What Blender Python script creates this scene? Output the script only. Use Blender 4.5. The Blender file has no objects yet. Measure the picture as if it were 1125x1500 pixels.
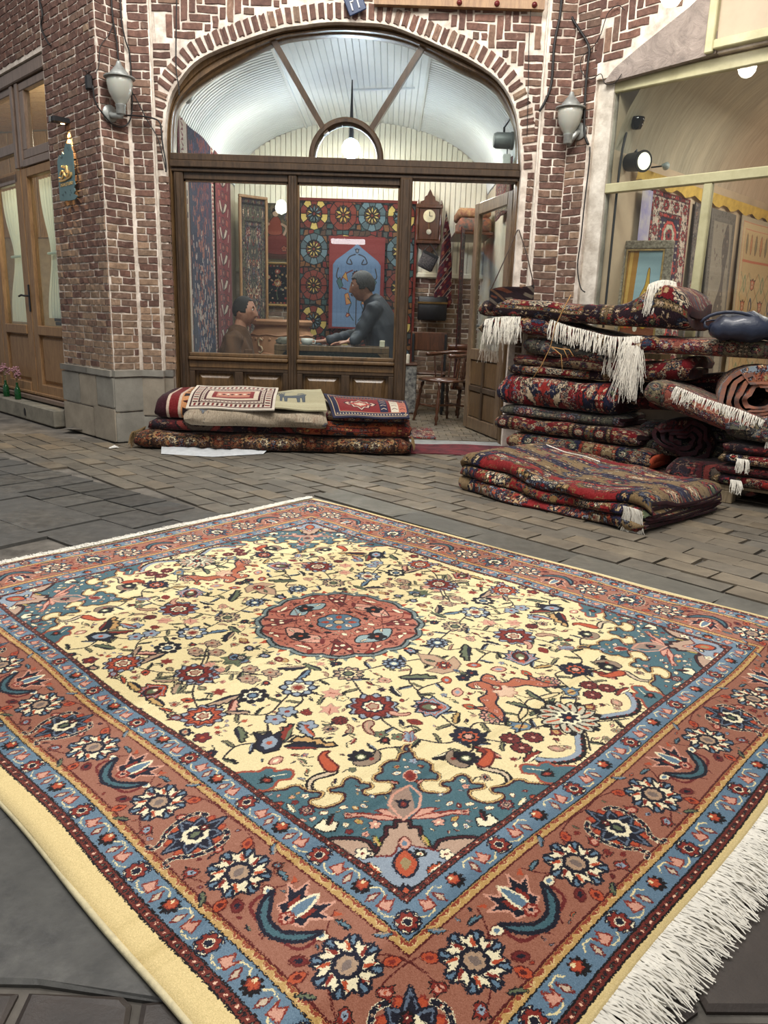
import bpy, bmesh, math, random
import numpy as np
from math import *
from mathutils import Vector, Matrix
random.seed(7)
LY=Vector((0,1,0)); UPZ=Vector((0,0,1))
SC=bpy.context.scene; COL=SC.collection
# ------------------------------------------------------------------ camera (1125 x 1500 frame)
F_PX,PITCH,ROLL,EYE=1102.0,0.2489,0.0318,1.0
_f=np.array([0,cos(PITCH),-sin(PITCH)]); _a=np.array([1.,0,0]); _u=np.cross(_a,_f)
CR,CU=cos(ROLL)*_a+sin(ROLL)*_u,-sin(ROLL)*_a+cos(ROLL)*_u
cam=bpy.data.cameras.new('camera'); cam.sensor_fit='VERTICAL'; cam.sensor_height=36; cam.lens=36*F_PX/1500; cam.clip_start=.05; cam.clip_end=200
CAM=bpy.data.objects.new('camera',cam); COL.objects.link(CAM)
CAM.matrix_world=Matrix(((CR[0],CU[0],-_f[0],0),(CR[1],CU[1],-_f[1],0),(CR[2],CU[2],-_f[2],EYE),(0,0,0,1)))
SC.camera=CAM
SC.view_settings.view_transform='Standard'; SC.view_settings.look='None'; SC.view_settings.gamma=1; SC.view_settings.use_curve_mapping=False
SC.view_settings.exposure=0.0
# ------------------------------------------------------------------ light: dim covered bazaar, lamps hung over the crossing, an added facade fill, lit shops
W=bpy.data.worlds.new('world'); SC.world=W; W.use_nodes=True
W.node_tree.nodes['Background'].inputs[0].default_value=(.95,.97,1,1); W.node_tree.nodes['Background'].inputs[1].default_value=.30
def lamp(kind,name,loc,power,color=(1,1,1),size=.5,sizey=None,rot=(0,0,0),spot=None,blend=.3):
    l=bpy.data.lights.new(name,kind); l.energy=power; l.color=color
    if kind=='AREA':
        l.size=size
        if sizey: l.shape='RECTANGLE'; l.size_y=sizey
    else: l.shadow_soft_size=size
    if kind=='SPOT': l.spot_size=spot; l.spot_blend=blend
    o=bpy.data.objects.new(name,l); COL.objects.link(o); o.location=loc; o.rotation_euler=rot; return o
lamp('AREA','street_light_near',(.3,1.2,5.4),128,(1,.97,.93),1.5,1.5)
lamp('AREA','facade_fill_light',(-.5,3.7,5.1),165,(1,.97,.92),1.4,1.2,(radians(34),0,0))  # unseen area light, placed and tilted to brighten the facade
lamp('AREA','street_light_right',(1.2,3.6,4.3),62,(1,.94,.86),.5,.5,(radians(30),radians(10),0))
lamp('AREA','street_light_left',(-3.2,3.8,4.7),85,(1,.97,.93),.9,.9,(radians(28),radians(8),0))
# ------------------------------------------------------------------ plan helpers: a line of sight met with a real plane
def ray(x,y): return _f+(x-562.5)/F_PX*CR-(y-750)/F_PX*CU
def onY(x,y,Y): d=ray(x,y); return Vector(np.array([0,0,EYE])+d*(Y/d[1]))
def ground(x,y,z=0): d=ray(x,y); return Vector(np.array([0,0,EYE])+d*((z-EYE)/d[2]))
class Plane:
    # upright plane through P running along direction ang; s = distance along, z = height, out = towards the street
    def __init__(s,P,ang,side=-1): s.P=Vector((P[0],P[1],0)); s.d=Vector((cos(ang),sin(ang),0)); s.n=Vector((-s.d.y,s.d.x,0))*side; s.ang=ang; s.n=s.n if s.n.y<0 else -s.n
    def hit(s,x,y,off=0):
        d=Vector(ray(x,y)); o=Vector((0,0,EYE)); t=((s.P+s.n*off-o).dot(s.n))/d.dot(s.n); p=o+d*t; return ((p-s.P).dot(s.d),p.z)
    def at(s,a,z,off=0): return s.P+s.d*a+s.n*off+Vector((0,0,z))
# ------------------------------------------------------------------ materials
def lin(c): return tuple(((v/255)/12.92 if v/255<=.04045 else ((v/255+.055)/1.055)**2.4) for v in c)+(1,)
MC={}
class NT:
    def __init__(s,name):
        s.m=bpy.data.materials.new(name); s.m.use_nodes=True; s.t=s.m.node_tree; s.b=s.t.nodes['Principled BSDF']; s.out=s.t.nodes['Material Output']
    def n(s,ty,**k):
        q=s.t.nodes.new('ShaderNode'+ty)
        for a,v in k.items():
            if a.startswith('i_'): q.inputs[int(a[2:]) if a[2:].isdigit() else a[2:].replace('_',' ')].default_value=v
            else: setattr(q,a,v)
        return q
    def l(s,a,b): s.t.links.new(a,b)
    def ramp(s,fac,stops,interp='LINEAR'):
        r=s.n('ValToRGB'); e=r.color_ramp; e.interpolation=interp
        while len(e.elements)<len(stops): e.elements.new(.5)
        for q,(p,c) in zip(e.elements,stops): q.position=p; q.color=c
        s.l(fac,r.inputs[0]); return r.outputs[0]
    def mix(s,f,a,b,mode='MIX'):
        q=s.n('MixRGB',blend_type=mode)
        for i,v in enumerate((f,a,b)):
            if isinstance(v,(int,float)): q.inputs[i].default_value=v
            elif isinstance(v,tuple): q.inputs[i].default_value=v
            else: s.l(v,q.inputs[i])
        return q.outputs[0]
    def noise(s,scale,detail=4,rough=.6,coord=None,dist=0,stretch=None):
        q=s.n('TexNoise'); q.inputs['Scale'].default_value=scale; q.inputs['Detail'].default_value=detail; q.inputs['Roughness'].default_value=rough; q.inputs['Distortion'].default_value=dist
        c=s.n('NewGeometry').outputs['Position'] if coord is None else (s.n('TexCoord').outputs[coord] if isinstance(coord,str) else coord)
        if stretch: mp=s.n('Mapping'); mp.inputs['Scale'].default_value=stretch; s.l(c,mp.inputs[0]); c=mp.outputs[0]
        s.l(c,q.inputs['Vector']); return q.outputs['Fac']
    def bump(s,h,st=.3,d=.01):
        b=s.n('Bump'); b.inputs['Strength'].default_value=st; b.inputs['Distance'].default_value=d; s.l(h,b.inputs['Height']); s.l(b.outputs[0],s.b.inputs['Normal'])
def mat(name,c,rough=.6,metal=0,var=.15,scale=12,bump=.0,bd=.004,stretch=None,rnd=0,coat=0,spec=.5,sheen=0,coord=None,c2=None,bscale=None):
    if name in MC: return MC[name]
    t=NT(name); A=lin(c); f=t.noise(scale,5,.65,coord,0,stretch)
    lo=tuple(v*(1-var*1.6) for v in A[:3])+(1,) if c2 is None else lin(c2); hi=tuple(min(1,v*(1+var)) for v in A[:3])+(1,)
    col=t.ramp(f,[(.32,lo),(.68,hi)])
    if rnd:
        oi=t.n('ObjectInfo'); r=t.ramp(oi.outputs['Random'],[(0,(1-rnd,)*3+(1,)),(1,(1+rnd,)*3+(1,))]); col=t.mix(1,col,r,'MULTIPLY')
    t.l(col,t.b.inputs['Base Color']); t.b.inputs['Roughness'].default_value=rough; t.b.inputs['Metallic'].default_value=metal; t.b.inputs['Specular IOR Level'].default_value=spec
    if coat: t.b.inputs['Coat Weight'].default_value=coat; t.b.inputs['Coat Roughness'].default_value=.15
    if sheen: t.b.inputs['Sheen Weight'].default_value=sheen
    if bump: t.bump(t.noise(bscale or scale*4,5,.7,coord,0,stretch),bump,bd)
    MC[name]=t.m; return t.m
def mat_wood(name,c,dark,rough=.38,axis=(6,6,.8),coat=.15):
    if name in MC: return MC[name]
    t=NT(name); f=t.noise(5,6,.65,'Object',1.2,axis); g=t.noise(40,4,.6,'Object',.3,axis)
    col=t.ramp(f,[(.3,lin(dark)),(.62,lin(c))]); col=t.mix(.25,col,t.ramp(g,[(.4,lin(dark)),(.6,lin(c))]))
    t.l(col,t.b.inputs['Base Color']); t.b.inputs['Roughness'].default_value=rough; t.b.inputs['Coat Weight'].default_value=coat; t.b.inputs['Coat Roughness'].default_value=.25
    t.bump(g,.15,.002); MC[name]=t.m; return t.m
def mat_glass(name='clear_glass',tint=(.93,.96,.95)):
    if name in MC: return MC[name]
    t=NT(name); t.t.nodes.remove(t.b); tr=t.n('BsdfTransparent'); tr.inputs[0].default_value=tint+(1,); g=t.n('BsdfGlossy'); g.inputs['Roughness'].default_value=.01; g.inputs[0].default_value=(1,1,1,1)
    lw_=t.n('LayerWeight'); lw_.inputs[0].default_value=.5; fr=t.ramp(lw_.outputs['Facing'],[(0,(.03,)*3+(1,)),(.6,(.05,)*3+(1,)),(.85,(.22,)*3+(1,)),(1,(.9,)*3+(1,))]); mx=t.n('MixShader'); t.l(fr,mx.inputs[0]); t.l(tr.outputs[0],mx.inputs[1]); t.l(g.outputs[0],mx.inputs[2]); t.l(mx.outputs[0],t.out.inputs[0]); MC[name]=t.m; return t.m
def mat_emit(name,c,st):
    if name in MC: return MC[name]
    t=NT(name); t.b.inputs['Base Color'].default_value=lin(c); t.b.inputs['Emission Color'].default_value=lin(c); t.b.inputs['Emission Strength'].default_value=st; MC[name]=t.m; return t.m
def mat_img(name,arr,rough=.9,bump=.35,bd=.002,ext='REPEAT',sheen=.1,cloth=True,dim=1.0):
    h,w=arr.shape[:2]; im=bpy.data.images.new(name,w,h,alpha=False); px=np.ones((h,w,4),np.float32); px[...,:3]=arr.astype(np.float32)/255*dim; im.pixels.foreach_set(px.ravel()); im.update(); im.pack()
    t=NT(name); ti=t.n('TexImage',image=im,extension=ext); uv=t.n('TexCoord'); t.l(uv.outputs['UV'],ti.inputs[0]); t.l(ti.outputs[0],t.b.inputs['Base Color']); t.b.inputs['Roughness'].default_value=rough
    if sheen: t.b.inputs['Sheen Weight'].default_value=sheen; t.b.inputs['Sheen Roughness'].default_value=.5
    t.b.inputs['Specular IOR Level'].default_value=.2 if cloth else .5
    if bump: t.bump(t.noise(380 if cloth else 60,3,.7),bump,bd)
    MC[name]=t.m; return t.m
# ------------------------------------------------------------------ mesh helpers
class MB:
    def __init__(s): s.v=[];s.f=[];s.uv={};s.mi=[]
    def add(s,vs,fs,uvs=None,mi=0):
        b=len(s.v); s.v+=[tuple(v) for v in vs]
        for k,f in enumerate(fs):
            if uvs is not None: s.uv[len(s.f)]=[uvs[i] for i in f]
            s.f.append(tuple(i+b for i in f)); s.mi.append(mi)
        return s
    def box(s,lo,hi,M=None,mi=0,bev=0):
        x0,y0,z0=lo;x1,y1,z1=hi
        if bev:
            b=min(bev,abs(x1-x0)*.45,abs(y1-y0)*.45,abs(z1-z0)*.45); vs=[];X=(x0,x1);Y=(y0,y1);Z=(z0,z1)
            bm=bmesh.new(); bmesh.ops.create_cube(bm,size=1)
            for v in bm.verts: v.co=Vector(((x0+x1)/2+v.co.x*(x1-x0),(y0+y1)/2+v.co.y*(y1-y0),(z0+z1)/2+v.co.z*(z1-z0)))
            bmesh.ops.bevel(bm,geom=bm.edges[:]+bm.verts[:],offset=b,segments=1,affect='EDGES'); bm.verts.index_update()
            vs=[v.co.copy() for v in bm.verts]; fs=[[v.index for v in f.verts] for f in bm.faces]; bm.free()
        else:
            vs=[Vector(p) for p in ((x0,y0,z0),(x1,y0,z0),(x1,y1,z0),(x0,y1,z0),(x0,y0,z1),(x1,y0,z1),(x1,y1,z1),(x0,y1,z1))]; fs=[(0,3,2,1),(4,5,6,7),(0,1,5,4),(1,2,6,5),(2,3,7,6),(3,0,4,7)]
        if M is not None: vs=[M@v for v in vs]
        return s.add(vs,fs,None,mi)
    def tube(s,pts,r,seg=8,cap=True,mi=0,ry=None):
        pts=[Vector(p) for p in pts]; n=len(pts); rr=r if isinstance(r,(list,tuple)) else [r]*n; T=[]
        for i in range(n): T.append((pts[min(i+1,n-1)]-pts[max(i-1,0)]).normalized())
        up=Vector((0,0,1)) if abs(T[0].z)<.9 else Vector((1,0,0)); N=(up-T[0]*up.dot(T[0])).normalized(); vs=[];fs=[]
        for i in range(n):
            N=(N-T[i]*N.dot(T[i])); N=N.normalized() if N.length>1e-6 else T[i].orthogonal().normalized(); B=T[i].cross(N)
            for k in range(seg): a=2*pi*k/seg; vs.append(pts[i]+(N*cos(a)+B*sin(a)*(ry or 1))*rr[i])
        for i in range(n-1):
            for k in range(seg): fs.append((i*seg+k,i*seg+(k+1)%seg,(i+1)*seg+(k+1)%seg,(i+1)*seg+k))
        if cap: fs.append(tuple(range(seg))[::-1]); fs.append(tuple((n-1)*seg+k for k in range(seg)))
        return s.add(vs,fs,None,mi)
    def lathe(s,prof,seg=20,M=None,mi=0,close=True):
        vs=[];fs=[];n=len(prof)
        for r,z in prof:
            for k in range(seg): a=2*pi*k/seg; vs.append(Vector((r*cos(a),r*sin(a),z)))
        for i in range(n-1):
            for k in range(seg): fs.append((i*seg+k,i*seg+(k+1)%seg,(i+1)*seg+(k+1)%seg,(i+1)*seg+k))
        if close: fs.append(tuple(range(seg))[::-1]); fs.append(tuple((n-1)*seg+k for k in range(seg)))
        if M is not None: vs=[M@v for v in vs]
        return s.add(vs,fs,None,mi)
    def prism(s,pts,axis_fn,mi=0):
        # pts 2D outline, axis_fn(p,t) -> 3D for t in 0,1
        n=len(pts); vs=[axis_fn(p,0) for p in pts]+[axis_fn(p,1) for p in pts]
        fs=[tuple(range(n)),tuple(range(2*n-1,n-1,-1))]+[(i,i+n,(i+1)%n+n,(i+1)%n) for i in range(n)]
        return s.add(vs,fs,None,mi)
    def build(s,name,m,parent=None,smooth=False,recalc=True,local=True):
        me=bpy.data.meshes.new(name); me.from_pydata([tuple(v) for v in s.v],[],s.f)
        for q in (m if isinstance(m,(list,tuple)) else [m]): me.materials.append(q)
        if any(s.mi): me.polygons.foreach_set('material_index',s.mi)
        if s.uv:
            u=me.uv_layers.new(name='uv'); 
            for k,p in enumerate(me.polygons):
                if k in s.uv:
                    for li,c in zip(p.loop_indices,s.uv[k]): u.data[li].uv=c
        if recalc:
            bm=bmesh.new(); bm.from_mesh(me); bmesh.ops.recalc_face_normals(bm,faces=bm.faces); bm.to_mesh(me); bm.free()
        if smooth:
            me.polygons.foreach_set('use_smooth',[True]*len(me.polygons))
            if smooth is not True:
                try: me.set_sharp_from_angle(angle=radians(smooth))
                except Exception: pass
        me.update(); o=bpy.data.objects.new(name,me); COL.objects.link(o)
        if parent is not None:
            o.parent=parent
            if local: o.matrix_parent_inverse=parent.matrix_basis.inverted()
        return o
def tag(o,label=None,cat=None,group=None,kind=None):
    for k,v in (('label',label),('category',cat),('group',group),('kind',kind)):
        if v: o[k]=v
    return o
def empty(name,loc,label=None,cat=None,group=None,kind=None,rz=0):
    o=bpy.data.objects.new(name,None); COL.objects.link(o); o.location=loc; o.rotation_euler.z=rz; o.empty_display_size=.05; o.matrix_basis; bpy.context.view_layer.update() if False else None
    o.matrix_basis=Matrix.Translation(Vector(loc))@Matrix.Rotation(rz,4,'Z'); return tag(o,label,cat,group,kind)
def inst(name,me,M,parent,m=None):
    o=bpy.data.objects.new(name,me); COL.objects.link(o)
    if parent is not None: o.parent=parent; o.matrix_parent_inverse=parent.matrix_basis.inverted()
    o.matrix_basis=M; return o
def copy_tree(o,parent=None):
    c=o.copy(); COL.objects.link(c)
    if parent is not None: c.parent=parent
    for ch in list(o.children): copy_tree(ch,c)
    return c
def basis(o,x,y,z=None):
    x=Vector(x).normalized(); y=Vector(y).normalized(); z=x.cross(y) if z is None else Vector(z)
    return Matrix(((x.x,y.x,z.x,o[0]),(x.y,y.y,z.y,o[1]),(x.z,y.z,z.z,o[2]),(0,0,0,1)))
# ------------------------------------------------------------------ woven patterns, drawn knot by knot in numpy
NAVY=(24,24,38);CREAM=(226,208,158);RUST=(152,100,80);TEAL=(66,98,106);BLUE=(98,122,140);RED=(126,44,34);DRED=(84,26,22)
GOLD=(186,150,92);ORNG=(176,78,48);WHT=(232,220,184);GBLU=(138,150,162);GRN=(98,106,80);TAN=(170,142,116);PINK=(204,150,128);BLK=(20,16,18);MAR=(104,36,34)
def rot2(a): return np.array([[cos(a),-sin(a)],[sin(a),cos(a)]])
class Canvas:
    def __init__(s,w,h,ppm,bg):
        s.ppm=ppm; s.W=int(w*ppm); s.Hh=int(h*ppm); s.a=np.empty((s.Hh,s.W,3),np.uint8); s.a[:]=bg
        s.ox=s.oy=0.0; s.st=[(np.eye(2),np.zeros(2))]
    def push(s,x=0,y=0,r=0,sx=1,sy=None):
        M,t=s.st[-1]; sy=sx if sy is None else sy
        s.st.append((M@rot2(r)@np.diag([sx,sy]),M@np.array([x,y],float)+t))
    def pushm(s,M2,t2):
        M,t=s.st[-1]; s.st.append((M@np.array(M2,float),M@np.array(t2,float)+t))
    def pop(s): s.st.pop()
    def tr(s,p):
        M,t=s.st[-1]; return ((np.asarray(p,float)@M.T+t)-(s.ox,s.oy))*s.ppm
    def sc(s): return sqrt(abs(np.linalg.det(s.st[-1][0])))*s.ppm
    def poly(s,p,col):
        q=s.tr(p); x0,y0=np.floor(q.min(0)).astype(int); x1,y1=np.ceil(q.max(0)).astype(int)+1
        x0=max(x0,0);y0=max(y0,0);x1=min(x1,s.W);y1=min(y1,s.Hh)
        if x1<=x0 or y1<=y0: return
        X=np.arange(x0,x1)+.5; Y=np.arange(y0,y1)+.5; m=np.zeros((y1-y0,x1-x0),bool)
        for a,b in zip(q,np.roll(q,-1,0)):
            if a[1]==b[1]: continue
            lo,hi=min(a[1],b[1]),max(a[1],b[1]); i0=max(0,int(ceil(lo-.5))-y0); i1=min(len(Y),int(ceil(hi-.5))-y0)
            if i1<=i0: continue
            xi=a[0]+(Y[i0:i1]-a[1])*(b[0]-a[0])/(b[1]-a[1]); m[i0:i1]^=X[None,:]<xi[:,None]
        s.a[y0:y1,x0:x1][m]=col
    def line(s,p,w,col,closed=False):
        q=s.tr(p); r=max(w*s.sc()/2,.55)
        if closed: q=np.vstack([q,q[:1]])
        for a,b in zip(q[:-1],q[1:]):
            x0=max(int(min(a[0],b[0])-r-1),0);x1=min(int(max(a[0],b[0])+r+2),s.W);y0=max(int(min(a[1],b[1])-r-1),0);y1=min(int(max(a[1],b[1])+r+2),s.Hh)
            if x1<=x0 or y1<=y0: continue
            X=np.arange(x0,x1)[None,:]+.5-a[0]; Y=np.arange(y0,y1)[:,None]+.5-a[1]; d=b-a; L=max(d@d,1e-9)
            t=np.clip((X*d[0]+Y*d[1])/L,0,1); m=(X-t*d[0])**2+(Y-t*d[1])**2<r*r
            s.a[y0:y1,x0:x1][m]=col
    def shape(s,p,col,ol=NAVY,w=.06):
        s.poly(p,col)
        if ol is not None: s.line(p,w*1.28,ol,True)
def crv(p,n=5,closed=False):
    p=np.asarray(p,float); N=len(p); out=[]
    rng=range(N) if closed else range(N-1)
    for i in rng:
        g=(lambda k:p[k%N]) if closed else (lambda k:p[min(max(k,0),N-1)])
        a,b,c,d=g(i-1),g(i),g(i+1),g(i+2)
        for t in np.linspace(0,1,n,endpoint=False):
            out.append(.5*((2*b)+(c-a)*t+(2*a-5*b+4*c-d)*t*t+(3*b-a-3*c+d)*t**3))
    if not closed: out.append(p[-1])
    return np.array(out)
def petals(n,r,dip,pt=.0,ph=0,k=6):
    # closed flower outline: n lobes, radius r, valleys r*(1-dip); pt>0 gives pointed lobes
    a=np.arange(n*k)*2*pi/(n*k); f=np.abs(np.cos(n*a/2)); f=f**(1-.6*pt) if pt<=0 else f**(1+pt)
    rr=r*(1-dip+dip*f); return np.c_[rr*np.cos(a+ph),rr*np.sin(a+ph)]
def circ(r,n=14,x=0,y=0): a=np.arange(n)*2*pi/n; return np.c_[x+r*np.cos(a),y+r*np.sin(a)]
def leafp(L,w,bend=0,serr=0,n=9):
    # leaf from the origin along +x, bent sideways, one side saw-toothed
    t=np.linspace(0,1,n); ww=w*np.sin(pi*t**.8); y=bend*np.sin(pi*t/2)**2; x=L*t*(1-.15*abs(bend)/max(L,1e-6))
    up=np.c_[x,y+ww]; lo=np.c_[x,y-ww*.55]
    if serr: up[1:-1:2,1]+=serr; up[2:-1:2,1]-=serr*.35; up[1:-1:2,0]+=serr*.5
    return np.vstack([up,lo[::-1][1:-1]])
# ---- flower kinds, all about one unit in radius
def f_rosette(c,n=8,o=NAVY,a=RED,b=WHT,m=NAVY,k=TAN):
    c.shape(petals(n,1,.28),a,o,.09); c.shape(petals(n,.66,.25,0,pi/n),b,o,.06); c.poly(circ(.4),m); c.poly(petals(6,.27,.3),k)
def f_lotus(c,a=RED,t=GBLU,b=DRED,k=WHT,core=TAN):
    c.shape(petals(11,1.05,.22,.6,pi/2),t,NAVY,.06)
    c.shape(petals(9,.86,.26,.5,pi/2),a,DRED,.07)
    for i in range(9):
        q=pi/2+i*2*pi/9; c.line([(.5*cos(q),.5*sin(q)),(.78*cos(q),.78*sin(q))],.06,b)
    c.shape(petals(8,.46,.2,0,.2),k,NAVY,.07); c.shape(petals(5,.26,.3,0,.2),core,RED,.05)
def f_palm(c,a=GBLU,b=DRED,k=GRN,t=ORNG,o=NAVY):
    p=[];n=7
    for i in range(n*2+1):
        q=-pi*.62+pi*1.24*i/(n*2)+pi/2; r=1.05 if i%2 else .76; p.append((r*cos(q),r*sin(q)-.05))
    p+=[(-.3,-.75),(0,-.95),(.3,-.75)]
    c.shape(p,a,o,.07); q=crv([(x*.74,y*.74+.02) for x,y in p],2,True); c.line(q,.06,t,True)
    c.shape(crv([(-.45,.05),(-.3,.5),(0,.68),(.3,.5),(.45,.05),(.2,-.42),(-.2,-.42)],3,True),b,o,.07)
    c.poly(crv([(-.28,.1),(0,.5),(.28,.1),(0,-.2)],3,True),k); c.poly(circ(.16,8,0,-.1),WHT); c.poly(circ(.15,8,0,-.45),ORNG)
def f_five(c,a=TAN,o=NAVY,k=RED,w=.09): c.shape(petals(5,1,.34,0,.4),a,o,w); c.poly(circ(.24,8),k)
def f_pad(c,a=MAR,o=BLK,k=PINK):
    c.shape(petals(9,1,.16),a,o,.1)
    for i in range(9): q=(i+.5)*2*pi/9; c.line([(0,0),(.8*cos(q),.8*sin(q))],.07,o)
    c.poly(circ(.22,8),k)
def f_tulip(c,a=NAVY,b=GBLU,k=ORNG):
    c.shape([(0,-.9),(.55,-.55),(.6,.1),(.95,.75),(.45,.55),(.2,.95),(0,.6),(-.2,.95),(-.45,.55),(-.95,.75),(-.6,.1),(-.55,-.55)],a,BLK,.07)
    c.poly([(0,-.6),(.32,-.3),(.34,.2),(0,.55),(-.34,.2),(-.32,-.3)],b); c.poly(circ(.15,7,0,-.05),k)
def f_bud(c,a=PINK,b=GBLU,o=DRED):
    c.shape(crv([(0,1),(.5,.45),(.62,-.1),(.35,-.7),(0,-.9),(-.35,-.7),(-.62,-.1),(-.5,.45)],3,True),a,o,.11); c.poly(crv([(0,.45),(.28,.05),(0,-.4),(-.28,.05)],3,True),b)
def f_leaf(c,a=GRN,b=NAVY,o=BLK,bend=.5):
    c.shape(leafp(2,.42,bend,.16),a,o,.09); c.poly(leafp(1.8,.14,bend*.9,0)+(0.05,-.12),b)
def f_maple(c,a=PINK,o=TAN):
    c.shape([(0,-1),(.35,-.5),(.9,-.55),(.6,0),(.95,.5),(.4,.4),(0,1),(-.4,.4),(-.95,.5),(-.6,0),(-.9,-.55),(-.35,-.5)],a,o,.07); c.line([(0,-.8),(0,.3)],.08,RED)
def f_boteh(c,a=TAN,b=PINK,o=DRED):
    c.shape(crv([(-1,-.35),(-.6,.1),(0,.35),(.6,.4),(1,.1),(.95,-.25),(.5,-.4),(0,-.2),(-.5,-.4),(-.9,-.65)],3,True),a,o,.11); c.line([(-.6,-.15),(0,.08),(.7,.12)],.09,b)
def f_white(c):
    # the big cream star flower of the main border, blue behind it
    for i in range(8): q=(i+.5)*pi/4; c.push(.82*cos(q),.82*sin(q),q); c.shape(crv([(.32,0),(0,.26),(-.3,0),(0,-.26)],3,True),BLUE,NAVY,.05); c.pop()
    for i in range(8):
        q=i*pi/4; c.push(0,0,q)
        c.shape([(.25,.2),(.55,.34),(.72,.22),(1.08,.3),(.86,.02),(1.08,-.26),(.72,-.22),(.5,-.34),(.25,-.2)],WHT,NAVY,.075)
        c.poly([(.5,-.1),(.95,-.08),(.75,-.2),(.5,-.24)],ORNG if i%2 else RED); c.pop()
    c.shape(petals(8,.44,.1),TAN,NAVY,.12); c.poly(crv([(0,.24),(.16,0),(0,-.24),(-.16,0)],3,True),(120,104,96))
def f_star(c):
    # big blue star palmette of the main border: pointed petals, cream ring, dark heart
    for i in range(8):
        q=(i+.5)*pi/4; c.push(.74*cos(q),.74*sin(q),q); c.shape(crv([(.36,0),(.1,.2),(-.3,.12),(-.3,-.12),(.1,-.2)],3,True),ORNG,RED,.05); c.pop()
    for i in range(8):
        q=i*pi/4; r=1.25 if i%2==0 else 1.0; c.push(0,0,q)
        c.shape([(.25,.26),(.62,.3),(r,.06),(r*1.04,-.04),(.62,-.28),(.25,-.26)],(92,104,120),NAVY,.06); c.poly([(.4,.13),(.62,.17),(r*.85,.02),(.62,-.15),(.4,-.13)],NAVY); c.pop()
    c.poly(petals(8,.52,.14,0,.3),WHT); c.shape(petals(6,.32,.2),NAVY,None); c.poly(crv([(.2,0),(0,.16),(-.2,0),(0,-.12)],3,True),GRN); c.shape(petals(6,.2,.3)+(-.42,.1),MAR,BLK,.05); c.poly(circ(.05,6,-.42,.1),WHT)
def f_arm(c):
    # curved leaf arm beside the star flower
    p=crv([(-1.05,.62),(-.8,.98),(-.1,1.06),(.6,.86),(1.05,.5),(1.42,.46),(1.5,.66)],5); c.line(p,.22,WHT); c.line(p,.17,NAVY)
    for i in range(3,len(p)-4,3): c.poly(circ(.062,5,*p[i]),RED if i%2 else TAN); 
    for i in range(4,len(p)-4,4): c.line([p[i]+(-.05,-.02),p[i]+(.03,-.16)],.04,WHT)
    c.poly(circ(.06,6,1.44,.58),RUST)
def f_crescent(c):
    # teal crescent with a flaming palmette standing in it
    for s in (-1,1): c.line(crv([(s*.3,-.75),(s*.9,-.62),(s*1.02,-.2),(s*.78,-.08),(s*.7,-.32)],4),.1,MAR)
    c.shape(crv([(-.95,.1),(-.72,-.5),(0,-.86),(.72,-.5),(.95,.1),(.62,-.22),(.3,-.5),(0,-.56),(-.3,-.5),(-.62,-.22)],4,True),TEAL,NAVY,.09)
    for s in (-1,1):
        c.shape([(s*.1,-.25),(s*.5,-.1),(s*.42,.15),(s*.85,.55),(s*.5,.5),(s*.5,.95),(s*.22,.6),(s*.05,.8)],NAVY,PINK,.05); c.poly([(s*.16,0),(s*.34,.08),(s*.34,.5),(s*.18,.4)],RED)
        c.poly([(s*.7,.75),(s*.95,.85),(s*.8,.6)],ORNG)
    c.shape(crv([(0,.85),(.18,.3),(.12,-.1),(0,-.3),(-.12,-.1),(-.18,.3)],3,True),BLUE,WHT,.06); c.shape(petals(6,.2,.3)+(0,-.2),PINK,RED,.05); c.poly(circ(.07,6,0,-.2),NAVY)
KIND=dict(lotus=f_lotus,palm=f_palm,rosette=f_rosette,five=f_five,pad=f_pad,tulip=f_tulip,bud=f_bud,leaf=f_leaf,maple=f_maple,boteh=f_boteh)
def put(c,kind,x,y,s,r=0,sy=None,**k):
    c.push(x,y,r,s,sy); (KIND[kind] if isinstance(kind,str) else kind)(c,**k); c.pop()
def weave(a,amt=7,seed=0):
    r=np.random.default_rng(seed); n=r.normal(0,amt,a.shape[:2]); n[1::2]=(n[1::2]+n[::2][:n[1::2].shape[0]])/2
    ab=r.normal(0,amt*.7,(a.shape[0],1)); ab=np.cumsum(ab,0); ab-=np.linspace(0,1,len(ab))[:,None]*ab[-1]; ab=np.clip(ab*.25,-9,9)
    return np.clip(a+n[...,None]+ab[...,None],0,255).astype(np.uint8)
RW,RL=1.789,2.298     # distances between the corner flowers of the inner guard border
def ring(c,t,n_w,n_l,fn):
    # runs fn(c, step) along the four sides of a ring lying t outside the corner flowers
    for (x,y,r,l,n) in ((-t,-t,0,RW+2*t,n_w),(RW+t,-t,pi/2,RL+2*t,n_l),(RW+t,RL+t,pi,RW+2*t,n_w),(-t,RL+t,-pi/2,RL+2*t,n_l)):
        for k in range(n):
            c.push(x+cos(r)*l*k/n,y+sin(r)*l*k/n,r); fn(c,l/n,k,n); c.pop()
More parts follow.
